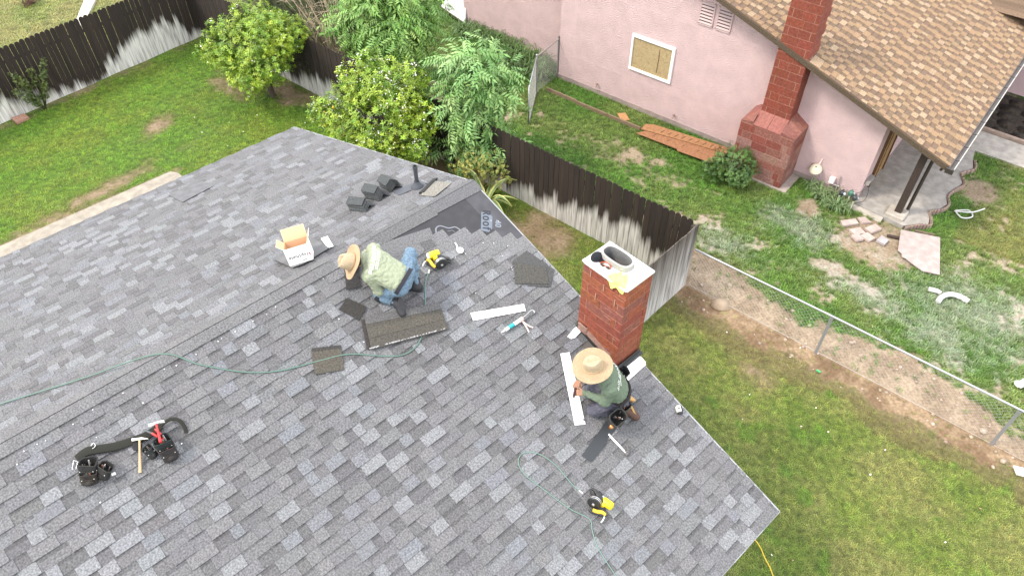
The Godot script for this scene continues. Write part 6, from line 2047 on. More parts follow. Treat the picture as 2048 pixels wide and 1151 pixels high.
	b.tube(smooth_path([Vector3(0.004, 0.006, 0.13), Vector3(0.03, 0.02, 0.15), Vector3(0.055, 0.035, 0.11), Vector3(0.05, 0.03, 0.07)]), 0.009, 6)
	b.box(Vector3(0.0, 0.008, 0.165), Vector3(0.045, 0.014, 0.035))
	obj("claw", b, vmat("painted_metal"), pb)
	# tape measure
	var tp := thing("tape_measure", "white and black tape measure at the roof's right edge", "tape measure", on_front(-0.085, 4.29, 0.014, -0.55))
	b = MB.new()
	b.col = Color(0.72, 0.72, 0.62)
	b.soft_box(Vector3(-0.005, 0.026, -0.005), Vector3(0.062, 0.05, 0.085), 0.012)
	obj("case", b, vmat("white_metal"), tp)
	b = MB.new()
	b.col = Color(0.02, 0.02, 0.02)
	b.soft_box(Vector3(0.006, 0.022, 0.048), Vector3(0.066, 0.042, 0.03), 0.006)
	b.box(Vector3(0.03, 0.026, 0.0), Vector3(0.012, 0.053, 0.07))
	b.box(Vector3(-0.012, 0.052, -0.005), Vector3(0.022, 0.004, 0.026))
	obj("bumper", b, vmat("black_plastic"), tp)
	# roll of white cord
	var wc := thing("white_tape_roll", "small roll of white strip with its tail unwound near the bare underlayment", "tape roll", on_front(-0.905, 0.80, 0.016, -0.72))
	b = MB.new()
	b.col = Color(0.74, 0.74, 0.72)
	b.lathe([Vector2(0.016, 0.0), Vector2(0.045, 0.0), Vector2(0.047, 0.012), Vector2(0.045, 0.022), Vector2(0.016, 0.022), Vector2(0.016, 0.0)], 18, Transform3D(Basis.IDENTITY, Vector3(0.0, 0.0, 0.03)))
	b.tube(smooth_path([Vector3(-0.045, 0.011, 0.03), Vector3(-0.042, 0.011, -0.02), Vector3(-0.055, 0.008, -0.06), Vector3(-0.075, 0.006, -0.09)]), 0.010, 6, true, 0.3)
	obj("roll", b, white, wc)
	# things left on the chimney cap
	var hx := house_xf()
	var cap := thing("dark_cap", "crumpled navy cap on the far left corner of the white chimney top", "cap", hx * Transform3D(Basis.IDENTITY, Vector3(-0.225, 5.19, 2.585)))
	b = MB.new()
	b.col = Color(0.018, 0.020, 0.034)
	b.lathe([Vector2(0.075, 0.0), Vector2(0.08, 0.03), Vector2(0.068, 0.065), Vector2(0.04, 0.088), Vector2(0.0, 0.092)], 14, Transform3D(Basis(Vector3(1, 0, 0.4).normalized(), 0.35), Vector3.ZERO), Vector2(1.0, 0.85))
	obj("crown", b, vmat("cloth_dark", 0.95, noise_tex(0.05, 0.4, 1.0, 99), bump_tex(0.06, 9.0, 100), 3.0, 1.0), cap)
	b = MB.new()
	b.col = Color(0.016, 0.018, 0.03)
	b.ball(Vector3(0.02, 0.02, 0.075), Vector3(0.065, 0.012, 0.05), 12)
	b.ball(Vector3(-0.04, 0.05, 0.02), Vector3(0.035, 0.03, 0.04), 10)
	obj("peak", b, vmat("cloth_dark"), cap)
	var gl := thing("safety_glasses", "dark sunglasses with an orange strap lying on the chimney top", "glasses", hx * Transform3D(Basis(Vector3.UP, 0.15), Vector3(-0.265, 5.188, 2.77)))
	for q in [-0.042, 0.036]:
		b = MB.new()
		b.col = Color(0.02, 0.016, 0.016)
		b.ball(Vector3(0.0, 0.022, q), Vector3(0.014, 0.022, 0.034), 10)
		obj("lens", b, vmat("dark_lens", 0.15), gl)
	b = MB.new()
	b.col = Color(0.40, 0.07, 0.02)
	b.tube(smooth_path([Vector3(0.0, 0.035, -0.075), Vector3(0.05, 0.03, -0.05), Vector3(0.06, 0.03, 0.0), Vector3(0.03, 0.035, 0.05), Vector3(0.0, 0.03, 0.07)]), 0.008, 6)
	b.tube([Vector3(0.0, 0.03, -0.07), Vector3(-0.005, 0.04, 0.0), Vector3(0.0, 0.03, 0.07)], 0.006, 6)
	obj("frame", b, vmat("yellow_plastic"), gl)
	var cl := thing("yellow_cloth", "fluorescent yellow cloth draped over the front edge of the chimney top", "cloth", hx * Transform3D(Basis.IDENTITY, Vector3(-0.30, 5.185, 3.03)))
	b = MB.new()
	b.col = Color(0.60, 0.74, 0.17)
	var N := 11
	var g := []
	for i in N:
		for j in N:
			var u := (i / 10.0 - 0.5) * 0.25; var v := (j / 10.0 - 0.5) * 0.26
			var x := u + 0.02 * sin(v * 40.0) - 0.015
			var y := 0.012 + 0.016 * absf(sin(u * 34.0 + v * 21.0)) + 0.010 * sin(v * 55.0 + 1.0)
			if x < -0.075:
				y += (x + 0.075) * 1.5
				x = -0.075 + (x + 0.075) * 0.25
			g.append(Vector3(x * (1.0 - 0.25 * absf(v) / 0.13), y + 0.004, v * (1.0 - 0.45 * maxf(0.0, u / 0.125))))
	for i in N - 1:
		for j in N - 1:
			b.quad(g[i * N + j], g[(i + 1) * N + j], g[(i + 1) * N + j + 1], g[i * N + j + 1], Vector3(-0.3, 1, 0))
	obj("fabric", b, vmat("hi_vis", 0.8), cl)

# ================================================================= people
func hat(parent: Node3D, at: Vector3, axis: Vector3, fwd: Vector3, r: float, band: Color) -> void:
	var y := axis.normalized()
	var x := fwd.cross(y).normalized()
	var z := x.cross(y)
	var xf := Transform3D(Basis(x, y, z), at)
	var straw := vmat("straw", 0.85, noise_tex(0.12, 0.68, 1.0, 111, 512, 3), bump_tex(0.16, 9.0, 112, 512, 2), 2.2, 0.9)
	var b := MB.new()
	# brim: rings of plaited straw, dipping fore and aft, curled at the sides
	var rings := 17; var segs := 48
	var g := []
	for i in rings:
		var f := i / float(rings - 1)
		var rr := lerpf(0.088, r, f)
		for k in segs:
			var a := TAU * k / segs
			var lift := 0.014 * f * f * absf(cos(a)) - 0.012 * f * absf(sin(a)) + 0.004 * sin(a * 5.0 + f * 6.0) * f
			g.append(xf * Vector3(cos(a) * rr, lift + 0.0025 * sin(f * 50.0), sin(a) * rr * 1.04))
	var mk := func(i: int, k: int) -> Vector3: return g[i * segs + k % segs]
	for i in rings - 1:
		b.col = jig(Color(0.56, 0.385, 0.215), 0.10, 0.03)
		for k in segs:
			b.col = Color(0.60, 0.435, 0.265) * (0.88 + 0.16 * fposmod(sin(i * 12.9 + k * 78.2) * 437.5, 1.0))
			b.quad(mk.call(i, k), mk.call(i, k + 1), mk.call(i + 1, k + 1), mk.call(i + 1, k), y)
			var dn := -y * 0.004
			b.quad(mk.call(i, k) + dn, mk.call(i, k + 1) + dn, mk.call(i + 1, k + 1) + dn, mk.call(i + 1, k) + dn, -y)
	for k in segs:
		b.col = Color(0.44, 0.30, 0.16)
		var dn := -y * 0.004
		b.quad(mk.call(rings - 1, k), mk.call(rings - 1, k + 1), mk.call(rings - 1, k + 1) + dn, mk.call(rings - 1, k) + dn, mk.call(rings - 1, k) - at)
	obj("straw_hat", b, straw, parent)
	b = MB.new()
	# crown, pinched at the top front
	var pr := [[0.106, -0.012], [0.103, 0.02], [0.099, 0.07], [0.094, 0.115], [0.080, 0.146], [0.056, 0.155], [0.026, 0.146], [0.0, 0.138]]
	var cg := []
	var cseg := 28
	for q in pr:
		for k in cseg:
			var a := TAU * k / cseg
			var rr: float = q[0]
			var p := Vector3(cos(a) * rr * 0.94, q[1], sin(a) * rr * 1.16)
			var pinch := clampf((p.y - 0.06) / 0.08, 0, 1) * clampf(p.z / 0.09, 0, 1)
			p.x *= 1.0 - 0.32 * pinch
			p.y -= 0.025 * clampf(1.0 - absf(p.x) / 0.03, 0, 1) * clampf((p.y - 0.12) / 0.03, 0, 1)
			cg.append(xf * p)
	for i in pr.size() - 1:
		for k in cseg:
			b.col = Color(0.66, 0.52, 0.34) * (0.90 + 0.14 * fposmod(sin(i * 22.9 + k * 48.2) * 437.5, 1.0))
			var c0: Vector3 = cg[i * cseg + k]
			b.quad(c0, cg[i * cseg + (k + 1) % cseg], cg[(i + 1) * cseg + (k + 1) % cseg], cg[(i + 1) * cseg + k], (c0 - at) + y * 0.02)
	var hm := obj("hat_crown", b, straw, parent)
	b = MB.new()
	b.col = band
	var rim := []
	for k in 29:
		var a := TAU * k / 28
		rim.append(xf * Vector3(cos(a) * 0.099, 0.008, sin(a) * 0.122))
	b.tube(rim, 0.007, 6, false)
	obj("hat_band", b, vmat("leather"), hm)

func hand_bones(wrist: Vector3, d: Vector3, nrm: Vector3, curl: float, thumb_side: float) -> Array:
	# d points from wrist to knuckles, nrm out of the back of the hand
	d = d.normalized()
	var sd := d.cross(nrm).normalized()
	nrm = sd.cross(d).normalized()
	var out := []
	for i in 4:
		var o := sd * (i - 1.5) * 0.020
		var kn := wrist + d * (0.085 - 0.004 * absf(i - 1.3)) + o
		out.append([wrist + o * 0.6 + d * 0.01, kn, 0.014, 0.012])
		var l: float = [0.040, 0.046, 0.043, 0.033][i]
		var d1 := (d * cos(curl) - nrm * sin(curl)).normalized()
		var d2 := (d * cos(curl * 2.3) - nrm * sin(curl * 2.3)).normalized()
		out.append([kn, kn + d1 * l, 0.0095, 0.0088])
		out.append([kn + d1 * l, kn + d1 * l + d2 * l * 0.9, 0.0088, 0.0075])
	var t0 := wrist + d * 0.025 + sd * thumb_side * 0.026
	var t1 := t0 + (d * 0.6 + sd * thumb_side * 0.7 - nrm * 0.35).normalized() * 0.042
	out.append([wrist + d * 0.015, t0, 0.016, 0.014])
	out.append([t0, t1, 0.012, 0.010])
	out.append([t1, t1 + (d * 0.85 + sd * thumb_side * 0.1 - nrm * 0.5).normalized() * 0.034, 0.010, 0.008])
	return out

# J holds joints in roof coordinates (s, off the slope, t)
func worker(label: String, J: Dictionary, shirt_col: Color, jean_col: Color, boot_col: Color, sole_col: Color, words: Dictionary) -> Dictionary:
	var o: Vector3 = J.base
	var node := thing("person", label, "person", on_front(o.x, o.z, 0.0))
	var L := {}
	for k in J: L[k] = J[k] - Vector3(o.x, 0, o.z)
	var side: Vector3 = (L.sh_r - L.sh_l).normalized()
	var skin := Color(0.30, 0.155, 0.095)
	var torso := [[L.pelvis, L.chest, 0.112, 0.118], [L.pelvis + side * 0.07, L.chest + side * 0.085, 0.10, 0.105], [L.pelvis - side * 0.07, L.chest - side * 0.085, 0.10, 0.105], [L.sh_l, L.sh_r, 0.068, 0.068], [L.chest, L.neck, 0.105, 0.065]]
	var arms := []
	for s in ["l", "r"]:
		arms.append([L["sh_" + s], L["elbow_" + s], 0.060, 0.047])
		arms.append([L["elbow_" + s], L["wrist_" + s], 0.045, 0.031])
	var legs := []
	for s in ["l", "r"]:
		legs.append([L["hip_" + s], L["knee_" + s], 0.098, 0.064])
		legs.append([L["knee_" + s], L["knee_" + s].lerp(L["ankle_" + s], 0.35), 0.064, 0.062])
		legs.append([L["knee_" + s].lerp(L["ankle_" + s], 0.35), L["ankle_" + s], 0.062, 0.042])
	legs.append([L.hip_l, L.hip_r, 0.112, 0.112])
	var look: Vector3 = L.look.normalized() if false else (J.look as Vector3).normalized()
	var hd: Vector3 = L.head
	var hup: Vector3 = (hd - L.neck).normalized()
	var body := torso + arms + legs
	for s in ["l", "r"]: body.append([L["ankle_" + s], L["toe_" + s], 0.040, 0.034])
	body.append([L.neck, hd, 0.054, 0.062])
	var b := MB.new()
	b.col = skin
	nets(field(body, 0.014, 0.035), b)
	# head with brow, nose, jaw and ears on a finer grid
	var up := (hup - look * hup.dot(look)).normalized()
	var lr := look.cross(up).normalized()
	var head := [[hd + up * 0.045 - look * 0.012, hd + up * 0.03 + look * 0.01, 0.078, 0.074], [hd - up * 0.03 + look * 0.02, hd - up * 0.065 + look * 0.045, 0.060, 0.036], [hd + up * 0.012 + look * 0.085, hd - up * 0.018 + look * 0.104, 0.010, 0.014], [hd + up * 0.03 + look * 0.075 - lr * 0.03, hd + up * 0.03 + look * 0.075 + lr * 0.03, 0.014, 0.014], [hd - up * 0.048 + look * 0.078 - lr * 0.014, hd - up * 0.048 + look * 0.078 + lr * 0.014, 0.009, 0.009], [L.neck, hd - up * 0.03, 0.053, 0.055]]
	for e in [-1.0, 1.0]:
		head.append([hd + lr * e * 0.076 + up * 0.015, hd + lr * e * 0.080 - up * 0.022, 0.012, 0.009])
	nets(field(head, 0.006, 0.014), b)
	for s in ["l", "r"]:
		var wr: Vector3 = L["wrist_" + s]
		var hdv: Vector3 = L["hand_" + s] - wr
		nets(field(hand_bones(wr, hdv, Vector3(0, 1, 0) + side * (0.3 if s == "r" else -0.3), 0.65, 1.0 if s == "l" else -1.0), 0.004, 0.006), b)
	var bodym := obj("body", b, vmat("skin", 0.6), node)
	b = MB.new()
	b.col = Color(0.012, 0.010, 0.010)
	for e in [-1.0, 1.0]: b.ball(hd + up * 0.008 + look * 0.080 + lr * e * 0.030, Vector3.ONE * 0.010, 8)
	obj("eyes", b, vmat("dark_lens"), bodym)
	b = MB.new()
	b.col = Color(0.014, 0.011, 0.010)
	nets(field([[hd + up * 0.052 - look * 0.022, hd - up * 0.035 - look * 0.035, 0.080, 0.066]], 0.009, 0.01), b)
	obj("hair", b, vmat("hair", 0.7), bodym)
	# shirt with long sleeves
	var sh := []
	for q in torso: sh.append([q[0], q[1], q[2] + 0.030, q[3] + 0.018])
	for i in 3: sh[i][0] = (sh[i][0] as Vector3).lerp(sh[i][1], 0.16)
	for s in ["l", "r"]:
		sh.append([L["sh_" + s], L["elbow_" + s], 0.084, 0.070])
		sh.append([L["elbow_" + s], L["elbow_" + s].lerp(L["wrist_" + s], 1.0), 0.060, 0.040])
	var SF := field(sh, 0.010, 0.045, 0.013, 9.0)
	b = MB.new()
	b.col = shirt_col
	nets(SF, b)
	var shirt := obj("shirt", b, vmat("shirt", 0.95, noise_tex(0.05, 0.78, 1.0, 121), bump_tex(0.03, 9.0, 122, 512, 3), 2.4, 0.6), node)
	b = MB.new()
	b.col = Color(0.56, 0.58, 0.53)
	for q in words.lines:
		if q[0] != "":
			lay_text(SF, q[0], q[1], (q[2] as Vector3) - Vector3(o.x, 0, o.z), words.right, words.up, words.nrm, b)
		else:
			# lines of print too small to read, as broken bars
			var c: Vector3 = (q[2] as Vector3) - Vector3(o.x, 0, o.z)
			var x := -0.13
			while x < 0.13:
				var w := rng.randf_range(0.015, 0.05)
				var ps := []
				for e in [[x, 0.0], [x + w, 0.0], [x + w, q[1]], [x, q[1]]]:
					var p: Vector3 = c + (words.right as Vector3) * e[0] + (words.up as Vector3) * e[1] + (words.nrm as Vector3) * 0.16
					for k in 110:
						if SF.sample(p) < 0.003: break
						p -= (words.nrm as Vector3) * 0.003
					ps.append(p + (words.nrm as Vector3) * 0.003)
				b.quad(ps[0], ps[1], ps[2], ps[3], words.nrm)
				x += w + 0.008
	obj("shirt_print", b, vmat("print_ink"), shirt)
	# trousers
	var tr := []
	for q in legs: tr.append([q[0], q[1], q[2] + 0.014, q[3] + 0.016])
	tr.append([L.pelvis, L.pelvis.lerp(L.chest, 0.10), 0.126, 0.120])
	tr.append([L.pelvis + side * 0.07, L.pelvis + side * 0.07 + (L.chest - L.pelvis) * 0.08, 0.114, 0.108])
	tr.append([L.pelvis - side * 0.07, L.pelvis - side * 0.07 + (L.chest - L.pelvis) * 0.08, 0.114, 0.108])
	b = MB.new()
	b.col = jean_col
	nets(field(tr, 0.011, 0.04, 0.016, 7.0), b)
	obj("trousers", b, vmat("denim", 0.95, noise_tex(0.02, 0.62, 1.0, 123, 512, 5), bump_tex(0.04, 8.0, 124), 3.0, 0.6), node)
	# boots
	for s in ["l", "r"]:
		var a: Vector3 = L["ankle_" + s]; var t: Vector3 = L["toe_" + s]
		var sn: Vector3 = J["sole_" + s]
		var d := (t - a).normalized()
		b = MB.new()
		b.col = boot_col
		nets(field([[a - d * 0.03, t, 0.058, 0.050], [a, a.lerp(L["knee_" + s], 0.25), 0.060, 0.062], [a - d * 0.045 + sn * 0.02, a + sn * 0.02, 0.044, 0.044]], 0.008, 0.02), b)
		var boot := obj("boot", b, vmat("boot_leather", 0.7), node)
		b = MB.new()
		b.col = sole_col
		var x := d.cross(sn).normalized()
		var y := sn.normalized()
		var poly := PackedVector2Array()
		for k in 20:
			var an := TAU * k / 20
			poly.append(Vector2(cos(an) * (0.046 if sin(an) > 0 else 0.040), sin(an) * 0.14))
		b.slab(poly, 0.0, 0.022, Transform3D(Basis(x, y, x.cross(y)), (a - d * 0.03).lerp(t, 0.48) + y * 0.038))
		obj("sole", b, vmat("boot_leather"), boot)
	return {"node": node, "L": L, "side": side}

func belt_ring(parent: Node3D, c: Vector3, axis: Vector3, side: Vector3, rx: float, rz: float, w: float, col: Color) -> MeshInstance3D:
	var y := axis.normalized()
	var x := (side - y * side.dot(y)).normalized()
	var z := x.cross(y)
	var b := MB.new()
	b.col = col
	var segs := 36
	for k in segs:
		var p := []
		for e in [[k, -1], [k + 1, -1], [k + 1, 1], [k, 1]]:
			var a: float = TAU * e[0] / segs
			p.append(c + x * cos(a) * rx + z * sin(a) * rz + y * w * 0.5 * e[1])
		b.quad(p[0], p[1], p[2], p[3], p[0] - c)
		for e in [0, 1]:
			var i0: Vector3 = p[0 if e == 0 else 3]; var i1: Vector3 = p[1 if e == 0 else 2]
			b.quad(i0, i1, c.lerp(i1, 0.88), c.lerp(i0, 0.88), y * (-1.0 if e == 0 else 1.0))
	return obj("belt", b, vmat("leather"), parent)

func build_people() -> void:
	# left worker: squatting on one knee, bent forward
	var J := {"base": Vector3(-2.1, 0, 0.8), "look": Vector3(0.12, -0.97, -0.10),
		"pelvis": Vector3(-2.02, 0.42, 0.92), "chest": Vector3(-2.18, 0.50, 0.60), "neck": Vector3(-2.27, 0.50, 0.46), "head": Vector3(-2.375, 0.48, 0.415),
		"sh_l": Vector3(-2.325, 0.46, 0.66), "sh_r": Vector3(-2.075, 0.48, 0.40),
		"elbow_l": Vector3(-2.27, 0.23, 0.80), "wrist_l": Vector3(-2.20, 0.09, 0.60), "hand_l": Vector3(-2.235, 0.06, 0.52),
		"elbow_r": Vector3(-2.09, 0.24, 0.30), "wrist_r": Vector3(-2.26, 0.08, 0.26), "hand_r": Vector3(-2.34, 0.05, 0.25),
		"hip_l": Vector3(-2.09, 0.38, 0.96), "hip_r": Vector3(-1.92, 0.39, 0.86),
		"knee_l": Vector3(-2.24, 0.09, 0.79), "ankle_l": Vector3(-2.135, 0.09, 1.04), "toe_l": Vector3(-2.16, 0.055, 1.16), "sole_l": Vector3(0.15, 0.75, 0.6),
		"knee_r": Vector3(-1.70, 0.42, 0.67), "ankle_r": Vector3(-1.79, 0.09, 0.96), "toe_r": Vector3(-1.86, 0.055, 0.88), "sole_r": Vector3(0, -1, 0)}
	var axis := (J.chest - J.pelvis as Vector3).normalized()
	var side: Vector3 = ((J.sh_l - J.sh_r) as Vector3).normalized()
	var nrm := side.cross(axis)
	if nrm.y < 0: nrm = -nrm
	var W := worker("worker in straw hat, sage green shirt and blue jeans bent forward near the ridge", J, Color(0.325, 0.360, 0.250), Color(0.185, 0.285, 0.385), Color(0.022, 0.022, 0.025), Color(0.035, 0.034, 0.036), {"right": -side, "up": axis, "nrm": nrm, "lines": [["BOX ROOFING", 0.044, J.chest + axis * 0.075, 0], ["", 0.007, J.chest + axis * 0.050, 0], ["", 0.012, J.chest + axis * 0.022, 0], ["", 0.012, J.chest + axis * 0.0, 0]]})
	var HAT1 := Vector3(-0.80, 0.38, -0.46).normalized()
	hat(W.node, W.L.head + HAT1 * 0.035, HAT1, Vector3(-0.1, -0.9, 0.1), 0.215, Color(0.32, 0.20, 0.10))
	belt_ring(W.node, W.L.pelvis - axis * 0.02, axis, side, 0.206, 0.152, 0.05, Color(0.018, 0.018, 0.024))
	var b := MB.new()
	b.col = Color(0.015, 0.015, 0.018)
	b.ball(W.L.knee_l + Vector3(-0.01, -0.01, 0.02), Vector3(0.085, 0.07, 0.085), 12)
	obj("knee_pad", b, vmat("leather"), W.node)
	b = MB.new()
	b.col = Color(0.55, 0.10, 0.03)
	b.box(W.L.pelvis + nrm * 0.11 - side * 0.06 + axis * 0.02, Vector3(0.02, 0.03, 0.04))
	obj("pocket_tag", b, vmat("yellow_plastic"), W.node)

	# right worker: kneeling beside the chimney
	J = {"base": Vector3(-0.85, 0, 3.55), "look": Vector3(-0.72, -0.55, 0.05),
		"pelvis": Vector3(-0.735, 0.335, 3.655), "chest": Vector3(-0.865, 0.60, 3.47), "neck": Vector3(-0.945, 0.71, 3.385), "head": Vector3(-1.01, 0.775, 3.32),
		"sh_l": Vector3(-0.97, 0.62, 3.585), "sh_r": Vector3(-0.775, 0.62, 3.295),
		"elbow_l": Vector3(-1.01, 0.39, 3.64), "wrist_l": Vector3(-1.125, 0.36, 3.40), "hand_l": Vector3(-1.20, 0.35, 3.34),
		"elbow_r": Vector3(-0.88, 0.42, 3.20), "wrist_r": Vector3(-1.06, 0.37, 3.24), "hand_r": Vector3(-1.14, 0.36, 3.27),
		"hip_l": Vector3(-0.785, 0.30, 3.73), "hip_r": Vector3(-0.68, 0.30, 3.58),
		"knee_l": Vector3(-1.05, 0.09, 3.61), "ankle_l": Vector3(-0.70, 0.09, 3.87), "toe_l": Vector3(-0.645, 0.06, 4.01), "sole_l": Vector3(0.75, 0.45, 0.25),
		"knee_r": Vector3(-0.93, 0.09, 3.40), "ankle_r": Vector3(-0.63, 0.10, 3.72), "toe_r": Vector3(-0.565, 0.06, 3.80), "sole_r": Vector3(0.5, 0.85, 0.1)}
	axis = (J.chest - J.pelvis as Vector3).normalized()
	side = ((J.sh_l - J.sh_r) as Vector3).normalized()
	nrm = side.cross(axis)
	if nrm.x < 0: nrm = -nrm
	W = worker("worker in wide straw hat and dark green shirt kneeling beside the roof's brick chimney", J, Color(0.145, 0.190, 0.130), Color(0.115, 0.115, 0.150), Color(0.070, 0.035, 0.022), Color(0.42, 0.24, 0.075), {"right": -side, "up": axis, "nrm": nrm, "lines": [["BOX ROOFING", 0.044, J.chest + axis * 0.03, 0], ["", 0.010, J.chest + axis * 0.0, 0], ["", 0.010, J.chest - axis * 0.025, 0]]})
	hat(W.node, W.L.head + Vector3(-0.045, 0.055, -0.05), Vector3(-0.22, 0.93, -0.20), Vector3(-0.85, 0.0, -0.5), 0.232, Color(0.42, 0.29, 0.16))
	var bl := belt_ring(W.node, W.L.pelvis + axis * 0.03, axis, side, 0.212, 0.160, 0.055, Color(0.016, 0.015, 0.015))
	var c: Vector3 = W.L.pelvis
	pouch(bl, c + side * 0.20 + Vector3(-0.10, -0.22, 0.05), Basis(Vector3(0.3, 0, 1).normalized(), 0.2), Vector3(0.10, 0.24, 0.085), Color(0.026, 0.026, 0.024))
	pouch(bl, c + side * 0.19 + Vector3(0.04, -0.16, 0.02), Basis(Vector3(0.3, 0, 1).normalized(), 0.1), Vector3(0.07, 0.19, 0.055), Color(0.034, 0.032, 0.028))
	pouch(bl, c - side * 0.17 + Vector3(0.07, -0.12, 0.0), Basis.IDENTITY, Vector3(0.085, 0.22, 0.07), Color(0.020, 0.020, 0.022))
	b = MB.new()
	b.col = Color(0.45, 0.45, 0.43)
	b.box(c + side * 0.26 + Vector3(-0.02, -0.17, 0.03), Vector3(0.03, 0.08, 0.05), Basis(Vector3.UP, 0.4))
	b.tube([c + side * 0.05 + Vector3(0.16, 0.0, 0.0), c + side * 0.07 + Vector3(0.18, -0.1, 0.0)], 0.009, 6)
	b.col = Color(0.45, 0.20, 0.08)
	b.ball(c + side * 0.27 + Vector3(-0.17, -0.16, 0.03), Vector3(0.045, 0.05, 0.03), 10)
	obj("belt_tools", b, vmat("steel"), bl)
	# knife in the hand
	var kn := thing("utility_knife", "dark utility knife in the kneeling worker's hand over the white strip", "knife", on_front(-1.215, 3.325, 0.345, 0.6))
	b = MB.new()
	b.col = Color(0.05, 0.022, 0.022)
	b.soft_box(Vector3(0, 0, 0), Vector3(0.13, 0.022, 0.028), 0.006)
	obj("handle", b, vmat("black_plastic"), kn)
	b = MB.new()
	b.col = Color(0.5, 0.5, 0.5)
	b.hull8([Vector3(-0.095, -0.005, -0.001), Vector3(-0.063, -0.008, -0.001), Vector3(-0.063, -0.008, 0.001), Vector3(-0.095, -0.005, 0.001), Vector3(-0.08, 0.006, -0.001), Vector3(-0.063, 0.006, -0.001), Vector3(-0.063, 0.006, 0.001), Vector3(-0.08, 0.006, 0.001)])
	obj("blade", b, vmat("steel"), kn)

# ================================================================= things in the yards
func flat(called: String, label: String, category: String, pts: Array, y: float, thick: float, col: Color, m: Material, tilt := Basis.IDENTITY, group := "") -> Node3D:
	var c := Vector2.ZERO
	for p in pts: c += p
	c /= pts.size()
	var node := thing(called, label, category, Transform3D(tilt, Vector3(c.x, y, c.y)), group)
	var poly := PackedVector2Array()
	for p in pts: poly.append(p - c)
	var b := MB.new()
	b.col = col
	b.slab(poly, 0.0, thick)
	obj("slab", b, m, node)
	return node

